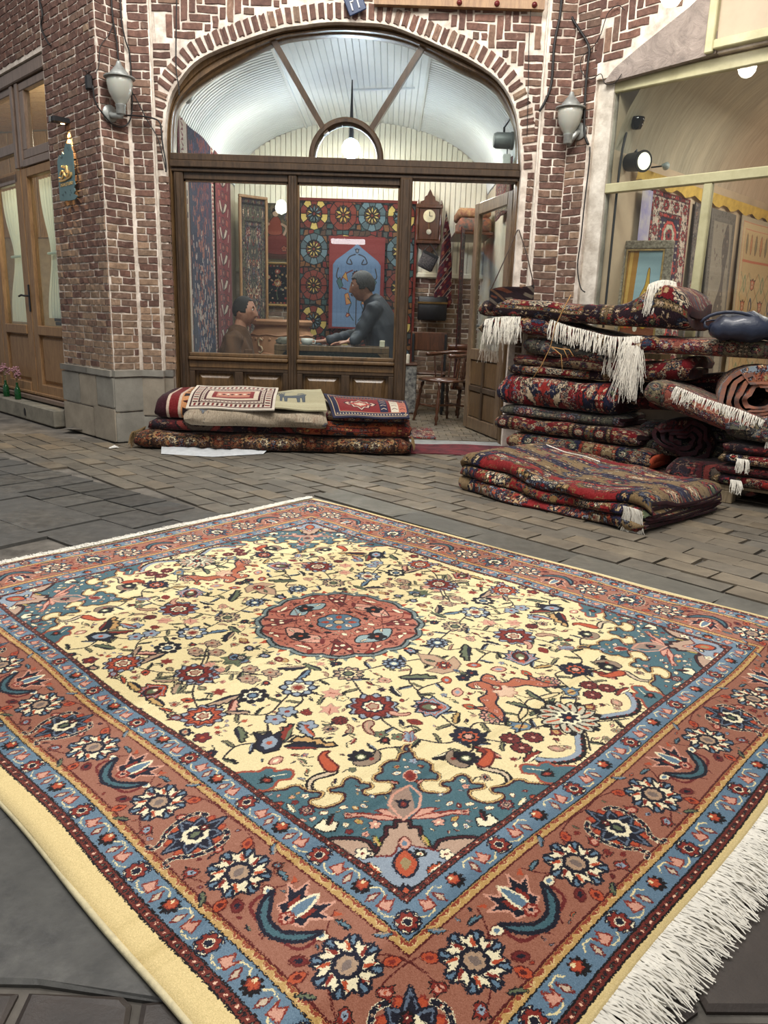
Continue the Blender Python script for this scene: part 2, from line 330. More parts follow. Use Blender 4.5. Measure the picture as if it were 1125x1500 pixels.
def guard(c,d,k,n):
    # one repeat of the blue border: red flower, two buds, dark flower, two buds
    for i,(cx) in enumerate((0,d)):
        if i==1 and k<n-1: continue
        c.push(cx,0); 
        for q in (0,1): c.shape(crv([(-.022,.016 if q else -.016),(0,.027 if q else -.027),(.022,.018 if q else -.018)],3,True),WHT,NAVY,.0022)
        c.shape(petals(7,.0245,.26,0,.2),RED,NAVY,.0024); c.poly(circ(.0115,9),WHT); c.poly(circ(.009,8),NAVY); c.pop()
    s=1 if k%2 else 1
    c.line([(.026,-.01),(.04,-.021),(.06,-.02),(.078,.018),(.1,.021),(.112,.008)],.0034,CREAM)
    c.line([(d-.026,-.01),(d-.04,-.021),(d-.06,-.02),(d-.078,.018),(d-.1,.021),(d-.112,.008)],.0034,CREAM)
    for m in (1,-1):
        c.pushm([[m,0],[0,1]],(0 if m==1 else d,0))
        c.shape([(.042,-.008),(.055,.02),(.066,.004),(.074,.016),(.07,-.014),(.054,-.012)],PINK,RED,.0026)
        c.shape([(.088,.012),(.1,-.006),(.094,-.022),(.084,-.008)],(196,176,150),MAR,.0026); c.pop()
    c.push(d/2,0); c.shape(petals(9,.023,.3,.6),BLK,None); c.shape(petals(6,.0135,.3)+(-.002,.004),ORNG,RED,.002); c.poly(circ(.005,6,-.005,.01),CREAM); c.pop()
def beads(t0,t1,n_w,n_l,c):
    tm=(t0+t1)/2; w=(t1-t0)
    def f(c,d,k,n):
        c.poly(circ(w*.2,5),(230,190,160)); c.shape([(d*.33-.004,-w*.22),(d*.33+.004,-w*.1),(d*.33,w*.24)],(120,130,110),BLK,.0016); c.shape([(d*.67-.004,w*.22),(d*.67+.004,w*.1),(d*.67,-w*.24)],(60,40,44),BLK,.0016)
    ring(c,tm,n_w,n_l,f)
def zig(c,tm,h,n_w,n_l):
    def f(c,d,k,n):
        c.poly([(0,h),(d/2,-h*.4),(d,h)],(142,66,46)); c.line([(d/2,-h*.6),(d/2,h*.5)],.0026,(206,176,120)); c.line([(d*.2,h*.2),(d/2,-h*.4),(d*.8,h*.2)],.0022,(214,186,130))
    ring(c,tm,n_w,n_l,f)
def frame(c,t1,t0,col):
    for x0,y0,x1,y1 in ((-t1,-t1,RW+t1,-t0),(-t1,RL+t0,RW+t1,RL+t1),(-t1,-t1,-t0,RL+t1),(RW+t0,-t1,RW+t1,RL+t1)): c.poly([(x0,y0),(x1,y0),(x1,y1),(x0,y1)],col)
def four(c,fn):
    for mx in (0,1):
        for my in (0,1):
            c.pushm([[-1 if mx else 1,0],[0,-1 if my else 1]],(RW if mx else 0,RL if my else 0)); fn(c,mx*2+my); c.pop()
SPAN=[(.03,.515),(.056,.510),(.095,.482),(.110,.482),(.126,.468),(.126,.442),(.136,.425),(.146,.410),(.131,.402),(.116,.412),(.101,.405),(.100,.385),(.115,.359),(.147,.348),(.168,.351),(.184,.370),(.167,.394),(.173,.405),(.199,.391),(.216,.402),(.237,.403),(.243,.384),(.237,.369),(.250,.350),(.242,.339),(.225,.346),(.212,.334),(.218,.314),(.236,.304),(.257,.290),(.282,.297),(.298,.322),(.272,.346),(.284,.364),(.309,.363),(.325,.381),(.358,.383),(.372,.371),(.401,.388),(.428,.384),(.440,.402)]
def fill(c,ground=CREAM,box=(.05,.05,RW/2-.02,RL/2),plan=((.024,700),(.017,600),(.011,420),(.008,260)),kinds=('leaf','bud','five','tulip','leaf','maple','leaf','boteh'),cl=(RED,MAR,ORNG,GBLU,GRN,TAN,PINK,NAVY,NAVY),seed=11,stem=BLK):
    # small scattered flowers and leaves wherever the ground colour is still bare
    r=np.random.default_rng(seed); cr=np.array(ground,int); cl=list(cl)
    for rad,cnt in plan:
      for k in range(cnt):
        x,y=r.uniform(box[0],box[2]),r.uniform(box[1],box[3]); ok=True
        for q in np.arange(8)*.785:
            for f in (1.0,.5):
                px,py=int((x+rad*1.22*f*cos(q)-c.ox)*c.ppm),int((y+rad*1.22*f*sin(q)-c.oy)*c.ppm)
                if abs(c.a[py,px].astype(int)-cr).sum()>6: ok=False;break
            if not ok: break
        if not ok: continue
        kd=r.choice(list(kinds) if rad>.009 else ['leaf','bud','leaf']); A,B=cl[r.integers(len(cl))],cl[r.integers(len(cl))]; ro=r.uniform(0,6.28); kw=dict(a=A)
        if kd in('leaf','bud','tulip','boteh'): kw['b']=B
        def f(c,q):
            if rad>.010: c.line(crv([(x,y),(x+cos(ro)*rad*1.2,y+sin(ro)*rad*1.2),(x+cos(ro+.5)*rad*2.2,y+sin(ro+.5)*rad*2.2)],3),.003,stem)
            if kd=='leaf': c.push(x-cos(ro)*rad,y-sin(ro)*rad,ro,rad*1.05); f_leaf(c,**kw); c.pop()
            else: put(c,kd,x,y,rad*1.02,ro,**kw)
            if rad>.02:
                for s_ in (-1,1): c.push(x+cos(ro)*rad*.9,y+sin(ro)*rad*.9,ro+s_*.9,rad*.5); f_leaf(c,a=GRN if s_>0 else NAVY,b=BLK); c.pop()
        four(c,f)
def knots(a,n,seed=5):
    # ragged knot edges: each little cell of knots is shifted by up to a knot
    r=np.random.default_rng(seed); H,W=a.shape[:2]; h,w=H//n+1,W//n+1
    dy=np.repeat(np.repeat(r.integers(-1,2,(h,w)),n,0),n,1)[:H,:W]; dx=np.repeat(np.repeat(r.integers(-2,3,(h,w)),n,0),n,1)[:H,:W]
    Y,X=np.mgrid[0:H,0:W]; return a[np.clip(Y+dy,0,H-1),np.clip(X+dx,0,W-1)]
def mainrug():
    c=Canvas(2.62,3.07,1000,(222,198,140)); c.ox,c.oy=-.43,-.39
    c.poly([(0,0),(RW,0),(RW,RL),(0,RL)],CREAM)
    # the field
    def field(c,q):
        rl=np.random.default_rng(31)
        def st(p,w=.0056):
            P=crv(p,8); c.line(P,w,(34,26,30)); acc=.02; k=0
            for a,b in zip(P[:-1],P[1:]):
                acc+=np.hypot(*(b-a))
                if acc>.052:
                    acc=0; k+=1; q=atan2(b[1]-a[1],b[0]-a[0])+(.85 if k%2 else -.85); c.push(b[0],b[1],q,.019+.009*rl.random(),(.019+.009*rl.random())*(1 if k%2 else -1)); f_leaf(c,a=[GRN,NAVY,(120,116,84),BLK,TAN][k%5],b=[BLK,GBLU,NAVY,GRN,RED][k%5],bend=.9); c.pop()
        st([(.147,.921),(.21,.87),(.276,.80),(.36,.83),(.44,.861),(.52,.855),(.616,.823),(.70,.80),(.779,.776),(.8,.72),(.727,.664),(.69,.58),(.657,.507)])
        st([(.276,.80),(.235,.74),(.191,.673)]); st([(.191,.673),(.24,.63),(.29,.60)]); st([(.284,1.136),(.35,1.08),(.40,1.02),(.443,.98)]); st([(.284,1.136),(.37,1.22),(.41,1.28)])
        st([(.616,.823),(.57,.73),(.528,.623),(.49,.53),(.49,.43)]); st([(.443,.861),(.40,.79),(.329,.772)]); st([(.44,.861),(.46,.78),(.495,.719)]); st([(.657,.507),(.63,.42),(.604,.330)])
        st([(.604,.330),(.68,.36),(.752,.261),(.80,.30),(.894,.33)]); st([(.752,.261),(.80,.22),(.894,.23)]); st([(.604,.33),(.65,.24),(.70,.22)]); st([(.284,1.136),(.2,1.05),(.147,.921)]); st([(.284,1.136),(.24,1.2),(.2,1.149)])
        st([(.604,.33),(.53,.35),(.49,.419)]); st([(.604,.33),(.56,.28),(.498,.276)]); st([(.329,.437),(.38,.44),(.45,.40)]); st([(.82,.583),(.70,.6),(.657,.507)]); st([(.779,.776),(.894,.72),(.894,.6)])
        st([(.191,.673),(.12,.72),(.06,.70)]); st([(.911,.198),(.86,.12),(.78,.06)])
        D=[('lotus',.284,1.136,.056,-.9,{}),('five',.447,1.30,.024,0,{}),('five',.369,1.285,.024,0,{}),('five',.418,1.235,.024,0,{}),('maple',.431,1.140,.036,.4,dict(a=GRN,o=(70,78,60))),('bud',.437,1.128,.02,.8,dict(a=BLUE,b=NAVY)),
        ('five',.416,1.053,.024,0,{}),('five',.448,.982,.024,0,{}),('five',.372,.993,.024,0,{}),('rosette',.443,.861,.05,0,dict(a=GBLU,b=WHT,m=TAN,k=RED)),('rosette',.315,.914,.042,0,dict(a=BLK,b=WHT,m=NAVY,k=BLUE)),
        ('leaf',.29,.94,.04,2.6,dict(a=TAN)),('leaf',.27,.93,.035,3.5,dict(a=PINK,b=DRED)),('lotus',.147,.921,.056,2.3,dict(a=ORNG,t=GBLU)),('leaf',.25,.84,.028,2.0,dict(a=TAN)),
        ('five',.329,.772,.028,0,dict(a=GBLU,k=RED)),('five',.276,.760,.028,0,dict(a=GBLU,k=RED)),('five',.320,.671,.028,0,dict(a=GBLU,k=RED)),('tulip',.366,.730,.017,0,dict(a=RED,b=MAR)),('leaf',.18,.80,.034,3.9,{}),('bud',.266,.696,.016,.4,dict(a=TAN,b=GRN)),
        ('five',.078,.824,.024,0,dict(a=MAR,k=ORNG)),('tulip',.191,.673,.046,-.9,{}),('leaf',.22,.655,.036,.3,dict(a=RED,b=GRN)),('leaf',.235,.64,.05,-.6,dict(a=(190,150,96),b=NAVY,bend=-.7)),('leaf',.21,.63,.04,-1.1,dict(a=NAVY,b=RED)),('leaf',.29,.61,.034,1.0,dict(a=GBLU,b=ORNG)),
        ('maple',.492,.764,.026,.5,{}),('maple',.426,.696,.026,-.8,{}),('five',.495,.719,.017,0,dict(a=CREAM,k=GOLD)),('pad',.404,.629,.022,0,dict(a=MAR,k=RED)),('leaf',.555,.95,.035,2.2,dict(a=NAVY,b=TAN)),('leaf',.55,.93,.03,3.2,dict(a=BLUE)),('leaf',.57,.9,.03,1.3,dict(a=GRN)),
        ('rosette',.616,.823,.044,.2,dict(n=10,a=TAN,b=CREAM,m=NAVY,k=GRN)),('rosette',.779,.776,.036,0,dict(n=10,a=GBLU,b=NAVY,m=BLUE,k=WHT)),('bud',.739,.842,.014,1,dict(a=TAN,b=NAVY)),('tulip',.668,.714,.02,.5,dict(a=PINK,b=TAN,k=MAR)),('bud',.537,1.04,.016,0,dict(a=GOLD,b=TAN)),('bud',.53,1.242,.016,.5,dict(a=MAR,b=TAN)),
        ('leaf',.72,.70,.046,-1.2,dict(a=GRN,b=NAVY,bend=.8)),('lotus',.528,.623,.066,.8,{}),('palm',.657,.507,.054,.78,{}),('bud',.82,.583,.02,-.8,dict(a=ORNG)),('bud',.782,.509,.022,-1,dict(a=PINK)),('boteh',.435,.546,.034,.7,{}),('boteh',.554,.542,.028,2.1,dict(a=PINK,b=TAN)),('leaf',.63,.61,.026,.9,dict(a=NAVY,b=WHT)),
        ('five',.435,.495,.018,0,dict(a=GRN)),('five',.46,.455,.018,0,dict(a=GRN)),('tulip',.42,.465,.016,2,dict(a=BLK,b=MAR)),('rosette',.604,.330,.044,.1,dict(n=9,a=NAVY,b=ORNG,m=BLK,k=PINK)),('leaf',.632,.40,.026,.2,dict(a=GOLD,b=BLK)),('leaf',.52,.30,.03,2.6,dict(a=BLK,b=WHT)),
        ('bud',1.029-.265,.60,.0,0,{}),('bud',.74,.43,.018,.3,dict(a=ORNG,b=GRN)),('rosette',.744,.350,.036,0,dict(n=12,a=PINK,b=PINK,m=GRN,k=ORNG)),('tulip',.752,.261,.028,.9,dict(a=BLUE,b=GOLD)),('pad',.675,.243,.026,0,{}),('pad',.726,.204,.026,0,{}),('pad',.655,.194,.026,0,{}),('tulip',.799,.176,.019,2.4,dict(a=MAR,b=GOLD)),
        ('bud',.721,.128,.018,.6,dict(a=TAN,b=PINK)),('bud',.82,.035,.015,1,dict(a=BLUE,b=NAVY)),('leaf',.57,.20,.034,1.2,dict(a=RED,b=PINK)),('leaf',.60,.15,.03,-.3,dict(a=RED,b=WHT)),('bud',.152,.593,.018,1.6,dict(a=PINK,b=WHT)),('bud',.21,.571,.0,0,{}),('bud',.62,.75,.0,0,{}),
        ('bud',.17,1.03,.016,.5,dict(a=ORNG,b=NAVY)),('leaf',.10,1.05,.034,1.2,dict(a=GOLD,b=NAVY)),('leaf',.16,1.09,.03,.4,dict(a=TAN,b=GRN)),('tulip',.09,.97,.018,.4,dict(a=MAR)),('maple',.35,1.12,.018,.4,{}),('bud',.24,1.06,.014,0,dict(a=GRN,b=TAN))]
        for kd,x,y,s,r,kw in D:
            if s>0: put(c,kd,x,y,s*(1.3 if kd in('leaf','maple','bud','tulip') else 1.12),r,**kw)
        # serrated blue crescents
        p=crv([(.64,.125),(.66,.10),(.70,.075),(.745,.07),(.79,.095),(.83,.12)],5); c.line(p,.03,BLK)
        for i in range(0,len(p)-1,2): d=p[i+1]-p[i]; nn=np.array([d[1],-d[0]])/np.hypot(*d); c.poly([p[i]+nn*.01,p[i+1]+nn*.01,p[i]+nn*.027],BLK)
        c.line(p+(0,.007),.016,GBLU)
        for i in range(2,len(p),3): c.poly(circ(.0045,5,p[i][0],p[i][1]-.004),RED)
        # S scrolls beside the spandrel
        for (x,y,r,m) in ((.204,.451,.7,1),(.505,.188,.9,-1)):
            c.push(x,y,r,.046,.046*m); c.shape(crv([(-1.5,.0),(-1.2,.62),(-.5,.62),(-.1,.0),(.25,-.5),(.75,-.3),(.6,.2),(.3,.1),(.1,.5),(-.5,1.0),(-1.5,.8),(-1.75,.1)],3,True),(200,180,150),BLK,.11)
            c.shape(crv([(.5,.2),(.35,-.3),(.8,-.5),(1.3,-.1),(1.9,.35),(2.3,.2),(2.2,.6),(1.6,.75),(1.0,.5)],3,True),ORNG,DRED,.1); c.pop()
    four(c,field)
    def corner(c,q):
        P=np.array(SPAN); 
        def half(c,m): 
            pl=crv(SPAN,2); full=np.vstack([pl,[(.0,.0)],[(.03,.03)]])
            return pl
        A=crv(SPAN,2); B=np.c_[A[:,1]*1.1,A[:,0]*.93][::-1]
        out=np.vstack([A,[(.452,.405)],B]); poly=np.vstack([out,[(.55,-.04),(-.04,-.04),(-.04,.53)]])
        c.line(out,.017,BLK); c.line(out,.0145,(196,160,100)); c.poly(poly,TEAL); c.line(out,.006,(52,20,24))
        for m in (0,1):
            if m: c.pushm([[0,1.1],[.93,0]],(0,0))
            I=crv([(.045,.625),(.092,.586),(.114,.589),(.127,.568),(.123,.557),(.148,.545),(.156,.526),(.132,.506),(.107,.522),(.088,.514),(.069,.511),(.04,.535)],2,True)
            c.shape(I,TEAL,(150,70,52),.006); put(c,'tulip',.085,.545,.02,.5,a=BLK,b=RED); c.line([(.1,.55),(.135,.53)],.003,WHT)
            # pink arabesque arm and small things on the teal
            c.shape([(.205,.2),(.215,.24),(.20,.262),(.185,.27),(.19,.25),(.17,.26),(.16,.285),(.135,.31),(.12,.30),(.15,.275),(.165,.24),(.19,.215)],PINK,MAR,.003)
            c.line([(.2,.215),(.19,.24),(.17,.27),(.15,.29)],.004,RED)
            for x,y,s,r,kd,kw in ((.133,.304,.012,.8,'tulip',dict(a=PINK,b=MAR)),(.145,.33,.011,.8,'bud',dict(a=WHT,b=CREAM)),(.132,.268,.012,0,'bud',dict(a=GOLD,b=(150,130,50))),(.101,.35,.012,.8,'bud',dict(a=WHT,b=CREAM)),(.15,.235,.016,.3,'five',dict(a=PINK,k=WHT)),(.18,.30,.011,0,'bud',dict(a=WHT,b=GBLU)),(.08,.385,.02,.6,'rosette',dict(a=MAR,b=PINK)),(.33,.335,.013,1.2,'bud',dict(a=WHT,b=GBLU)),(.30,.31,.010,1.2,'tulip',dict(a=BLK,b=RED)),(.05,.45,.014,1.2,'tulip',dict(a=MAR,b=ORNG)),(.055,.40,.02,1.0,'leaf',dict(a=WHT,b=CREAM)),(.22,.31,.010,.2,'bud',dict(a=BLUE,b=WHT))): put(c,kd,x,y,s,r,**kw)
            c.shape([(.05,.33),(.085,.335),(.10,.30),(.075,.285),(.055,.30)],WHT,BLK,.003); put(c,'leaf',.075,.31,.022,.2,a=BLK,b=MAR)
            if m: c.pop()
        arch=[(.03,.28),(.055,.271),(.075,.25),(.091,.228),(.10,.205),(.088,.172),(.125,.19),(.139,.191),(.16,.21),(.175,.196),(.192,.21),(.212,.188)]
        ar=arch+[(y*1.02,x*.98) for x,y in arch[::-1]]+[(-.02,-.02)]
        c.poly(ar,(176,146,124)); c.line(ar[:-1],.013,BLK); c.line(ar[:-1],.005,(60,18,24))
        c.shape(crv([(.04,.19),(.1,.14),(.14,.15),(.16,.12),(.19,.04),(.03,.03)],3,True),GBLU,MAR,.004)
        for a,b in ((.104,.176),(.18,.10)): put(c,'leaf',a,b,.02,.8,a=GOLD,b=(150,150,60)); put(c,'tulip',a-.03,b+.0,.016,.8,a=BLK,b=WHT)
        put(c,'bud',.106,.102,.042,-.785,a=ORNG,b=(150,130,90),o=NAVY); put(c,'bud',.15,.145,.022,-.785,a=PINK,b=BLUE); put(c,'leaf',.05,.12,.022,1.2,a=ORNG,b=WHT); put(c,'leaf',.12,.05,.022,.3,a=ORNG,b=WHT,bend=-.5)
        put(c,'tulip',.05,.05,.024,-.785,a=NAVY,b=ORNG); put(c,'five',.19,.06,.018,0,a=WHT,k=MAR); put(c,'five',.065,.19,.018,0,a=WHT,k=MAR)
        # diamond with arabesque
        c.shape([(.316,.28),(.27,.295),(.229,.271),(.205,.245),(.205,.205),(.245,.2),(.272,.226),(.298,.262)],(150,124,108),None); c.line([(.316,.28),(.26,.282),(.225,.262),(.207,.21)],.007,PINK); c.line([(.316,.28),(.306,.235),(.265,.205),(.207,.2)],.007,PINK)
        put(c,'tulip',.25,.24,.02,-.785,a=NAVY,b=MAR); put(c,'bud',.345,.305,.026,-.785,a=RED,b=MAR,o=PINK); put(c,'leaf',.33,.27,.014,-.2,a=PINK,b=RED); put(c,'leaf',.30,.30,.014,1.5,a=PINK,b=RED); put(c,'five',.40,.345,.013,0,a=GBLU,k=RED)
        # crown on the tip
        put(c,'bud',.485,.43,.022,-.785,a=GBLU,b=WHT,o=RED); 
        for r,b in ((.3,.6),(1.25,-.6)): put(c,'leaf',.465,.415,.03,r,a=GBLU,b=BLUE,o=RED,bend=b)
        for a,b,m in ((.329,.437,1),(.498,.276,-1)):
            put(c,'rosette',a-.012*m,b+.012*m,.034,0,n=9,a=BLK,b=BLK,m=GRN,k=WHT); c.push(a+.005,b+.005,.6,.034,.034*m); c.shape(crv([(-1,.9),(-.7,.1),(0,-.4),(.9,-.5),(.5,-.9),(-.4,-1),(-1.3,-.4),(-1.5,.5)],3,True),(140,120,100),BLK,.08); c.poly(circ(.22,6,-.4,-.4),RED); c.pop()
    four(c,corner)
    # pendants and big orange complexes on the long axis, both ends
    for m in (0,1):
        c.pushm([[1,0],[0,-1 if m else 1]],(0,RL if m else 0)); ax=RW/2
        c.shape([(ax-.0,.60),(ax+.05,.62),(ax+.075,.67),(ax+.03,.665),(ax+.035,.72),(ax,.77),(ax-.035,.72),(ax-.03,.665),(ax-.075,.67),(ax-.05,.62)],(182,150,122),(110,92,78),.004); put(c,'rosette',ax,.655,.028,0,a=ORNG,b=RED,k=WHT); put(c,'leaf',ax,.69,.02,1.6,a=GRN); put(c,'tulip',ax,.80,.032,pi,a=NAVY,b=GBLU); put(c,'bud',ax,.60,.014,0,a=BLUE,b=NAVY)
        for s in (1,-1):
            c.pushm([[s,0],[0,1]],(ax if s==1 else ax,0))
            c.shape(crv([(0,.50),(.05,.52),(.06,.49),(.035,.46),(.06,.44),(.10,.44),(.12,.40),(.15,.42),(.14,.36),(.16,.31),(.11,.34),(.085,.385),(.05,.40),(.02,.43),(0,.42)],3,True),(172,96,68),NAVY,.005)
            for q_ in ((.04,.46),(.09,.42),(.13,.39),(.12,.36),(.14,.33),(.03,.5)): put(c,'bud',q_[0],q_[1],.011,q_[0]*30,a=PINK,b=RED); put(c,'bud',.04,.485,.013,0,a=WHT,b=NAVY)
            put(c,'leaf',.03,.30,.036,.9,a=GRN,b=NAVY); put(c,'leaf',.012,.27,.03,-.2,a=GRN,b=NAVY); c.line(crv([(0,.40),(.02,.33),(.06,.29),(.13,.28)],4),.004,BLK); c.line(crv([(.0,.28),(.05,.25),(.1,.27),(.17,.25)],4),.004,BLK); c.pop()
        c.shape(petals(7,.04,.3,0,pi/2)+(ax,.41),(214,180,150),(170,120,100),.003); put(c,'palm',ax,.44,.02,0,a=RED,b=WHT)
        c.push(ax,.19,pi,.085)
        for i in range(14):
            q=i*2*pi/14; c.push(0,0,q); c.shape(crv([(1.08,0),(.6,.26),(.2,.12),(.2,-.12),(.6,-.26)],3,True),(186,180,156),BLK,.05); c.line([(.4,0),(.85,0)],.09,ORNG); c.pop()
            if i%2: c.poly(circ(.14,6,1.05*cos(q+.2),1.05*sin(q+.2)),BLK)
        c.shape(petals(7,.42,.35),NAVY,WHT,.07); c.poly(circ(.1,6),ORNG); c.pop(); c.pop()
    for m in (0,1):
        c.pushm([[-1 if m else 1,0],[0,1]],(RW if m else 0,0))
        put(c,'palm',.13,1.149,.05,pi/2,a=ORNG,t=GBLU); put(c,'rosette',.45,1.149+.0,.02,0,a=NAVY,b=WHT); c.pop()
    # medallion
    c.push(RW/2,RL/2,0,1,1.0)
    for i in range(44):
        q=i*2*pi/44; c.push(.318*cos(q),.318*sin(q),q); c.poly([(-.01,-.014),(.022,0),(-.01,.014)],ORNG if i%2 else (112,124,116)); c.pop()
    c.shape(petals(16,.318,.045,0),(112,126,124),BLK,.004); c.line(petals(16,.298,.05,0),.008,BLK,True); c.poly(petals(16,.292,.05,0),(172,104,84))
    for i in range(32):
        q=i*pi/16; c.poly(circ(.006,5,.302*cos(q),.302*sin(q)),WHT if i%2 else BLK)
    for i in range(4):
        q=i*pi/2; c.push(0,0,q)
        c.push(.19,.0,pi/2,.085); c.shape(crv([(-1.1,.2),(-.5,.55),(0,.3),(.5,.55),(1.1,.2),(.6,-.25),(0,-.45),(-.6,-.25)],3,True),(140,160,160) if i%2 else PINK,BLK,.05); put(c,'five',0,0,.42,0,a=BLK,k=ORNG); put(c,'leaf',.5,.2,.2,.4,a=WHT,b=MAR); put(c,'leaf',-.9,.1,.2,-.4,a=WHT,b=MAR); c.pop()
        for s in (1,-1):
            c.push(.17,s*.15,s*.4+.2,.055); c.shape(crv([(-1.2,-.2),(-.6,.35),(.3,.4),(1.2,0),(.5,-.1),(-.3,-.15)],3,True),MAR,BLK,.04); c.poly(circ(.17,6,-.2,.12),WHT); c.poly(circ(.14,6,.45,.14),WHT); c.pop()
            c.push(.24,s*.085,s*1.1,.045); c.shape(crv([(-1,-.1),(-.2,.35),(.8,.3),(1.1,-.2),(.2,0)],3,True),RED,DRED,.06); c.poly(circ(.18,6,.2,.15),WHT); c.pop()
            c.line(crv([(.09,s*.03),(.13,s*.08),(.1,s*.13),(.06,s*.17),(.03,s*.23)],4),.003,DRED); c.line(crv([(.1,s*.10),(.13,s*.2),(.1,s*.25)],4),.003,DRED)
            c.push(.085,s*.17,s*.9,.03); c.shape(crv([(-1,-.1),(-.2,.4),(.8,.3),(.2,-.2)],3,True),MAR,None); c.pop(); c.push(.07,s*.245,-s*.3,.03); c.shape(crv([(-1,-.1),(-.2,.4),(.9,.2),(.2,-.2)],3,True),WHT,MAR,.1); c.pop()
        c.pop()
    c.shape(petals(8,.084,.1,0,pi/8),(86,112,128),BLK,.005)
    for i in range(8): q=i*pi/4; put(c,'bud',.05*cos(q),.05*sin(q),.017,q-pi/2,a=WHT if i%2==0 else ORNG,b=RED,o=RED)
    c.shape(circ(.02,10),(196,170,130),BLK,.003); c.pop()
    fill(c)
    fill(c,TEAL,(.04,.04,.5,.5),((.010,260),(.007,500)),('bud','five','tulip'),(PINK,WHT,MAR,GOLD,GBLU,WHT),5,MAR)
    fill(c,(172,104,84),(RW/2-.3,RL/2-.3,RW/2,RL/2),((.016,160),(.010,400),(.007,700)),('boteh','leaf','bud','leaf'),(MAR,DRED,WHT,MAR,BLK),6,DRED)
    BN=[(.3435,BLK),(.340,(104,42,34)),(.322,BLK),(.318,BLUE),(.262,BLK),(.259,GOLD),(.241,DRED),(.236,RUST),(.057,DRED),(.053,GOLD),(.033,BLK),(.030,BLUE),(-.029,BLK),(-.032,(104,42,34)),(-.044,BLK),(-.0475,None)]
    for (t1,col),(t0,_) in zip(BN[:-1],BN[1:]): frame(c,t1,t0,col)
    beads(.322,.340,76,92,c); beads(-.044,-.032,52,68,c)
    zig(c,.2505,.008,70,88); zig(c,.0435,.008,58,74)
    ring(c,.290,8,11,guard); ring(c,0,6,9,guard)
    # thin vine lines in the main border
    def vine(c,d,k,n):
        for s in (1,-1):
            c.pushm([[s,0],[0,1]],(0 if s==1 else d,0))
            c.line(crv([(.0,.085),(.06,.088),(.12,.07),(.17,.02),(.24,.01),(.3,-.03),(.33,-.07)],4),.003,DRED)
            c.line(crv([(.1,-.08),(.15,-.055),(.2,-.02),(.25,.03),(.27,.07)],4),.003,DRED)
            q=d/4
            for (x,y,r,kd,kw) in ((q-.055,.062,.6,'bud',dict(a=ORNG,b=RED)),(q-.07,-.068,2.4,'tulip',dict(a=RED,b=GBLU,k=NAVY)),(q+.052,.06,-.5,'leaf',dict(a=(92,120,130))),(q+.07,-.055,.9,'bud',dict(a=MAR,b=NAVY)),(q+.012,.078,2,'leaf',dict(a=BLUE,b=TAN)),(q-.01,-.08,-1,'leaf',dict(a=GRN)),(q-.09,.01,1,'tulip',dict(a=RED,b=PINK)),(q+.085,.01,1.3,'bud',dict(a=WHT,b=BLUE)),(q+.045,-.078,.3,'bud',dict(a=ORNG,b=DRED))):
                put(c,kd,x,y,.0195,r,**kw)
            c.pop()
    def stars(c,d,k,n):
        vine(c,d,k,n)
        if k==0: c.push(-.012,-.012,-pi/4,1.05)
        else: c.push()
        fl=-1
        c.push(0,0,0,.056,.064*fl); c.push(0,0,pi/2); f_star(c); c.pop(); c.pop()
        for s in (1,-1):
            c.pushm([[0,s*.062],[-.058,0]],(0,-.006)); f_arm(c); c.pop()
        c.pop()
        for x in (d*.25,d*.75): c.push(x,0,.2,.060,.060); f_white(c); c.pop()
        c.push(d/2,.008,0,.078); f_crescent(c); c.pop()
    ring(c,.1465,3,4,stars)
    fill(c,RUST,(-.235,-.235,RW/2,RL/2),((.013,900),(.009,1200),(.0065,900)),('leaf','bud','tulip','leaf','bud'),(RED,MAR,ORNG,GBLU,GRN,NAVY,DRED,(92,120,130)),7,DRED)
    return weave(knots(c.a,3),10,3)
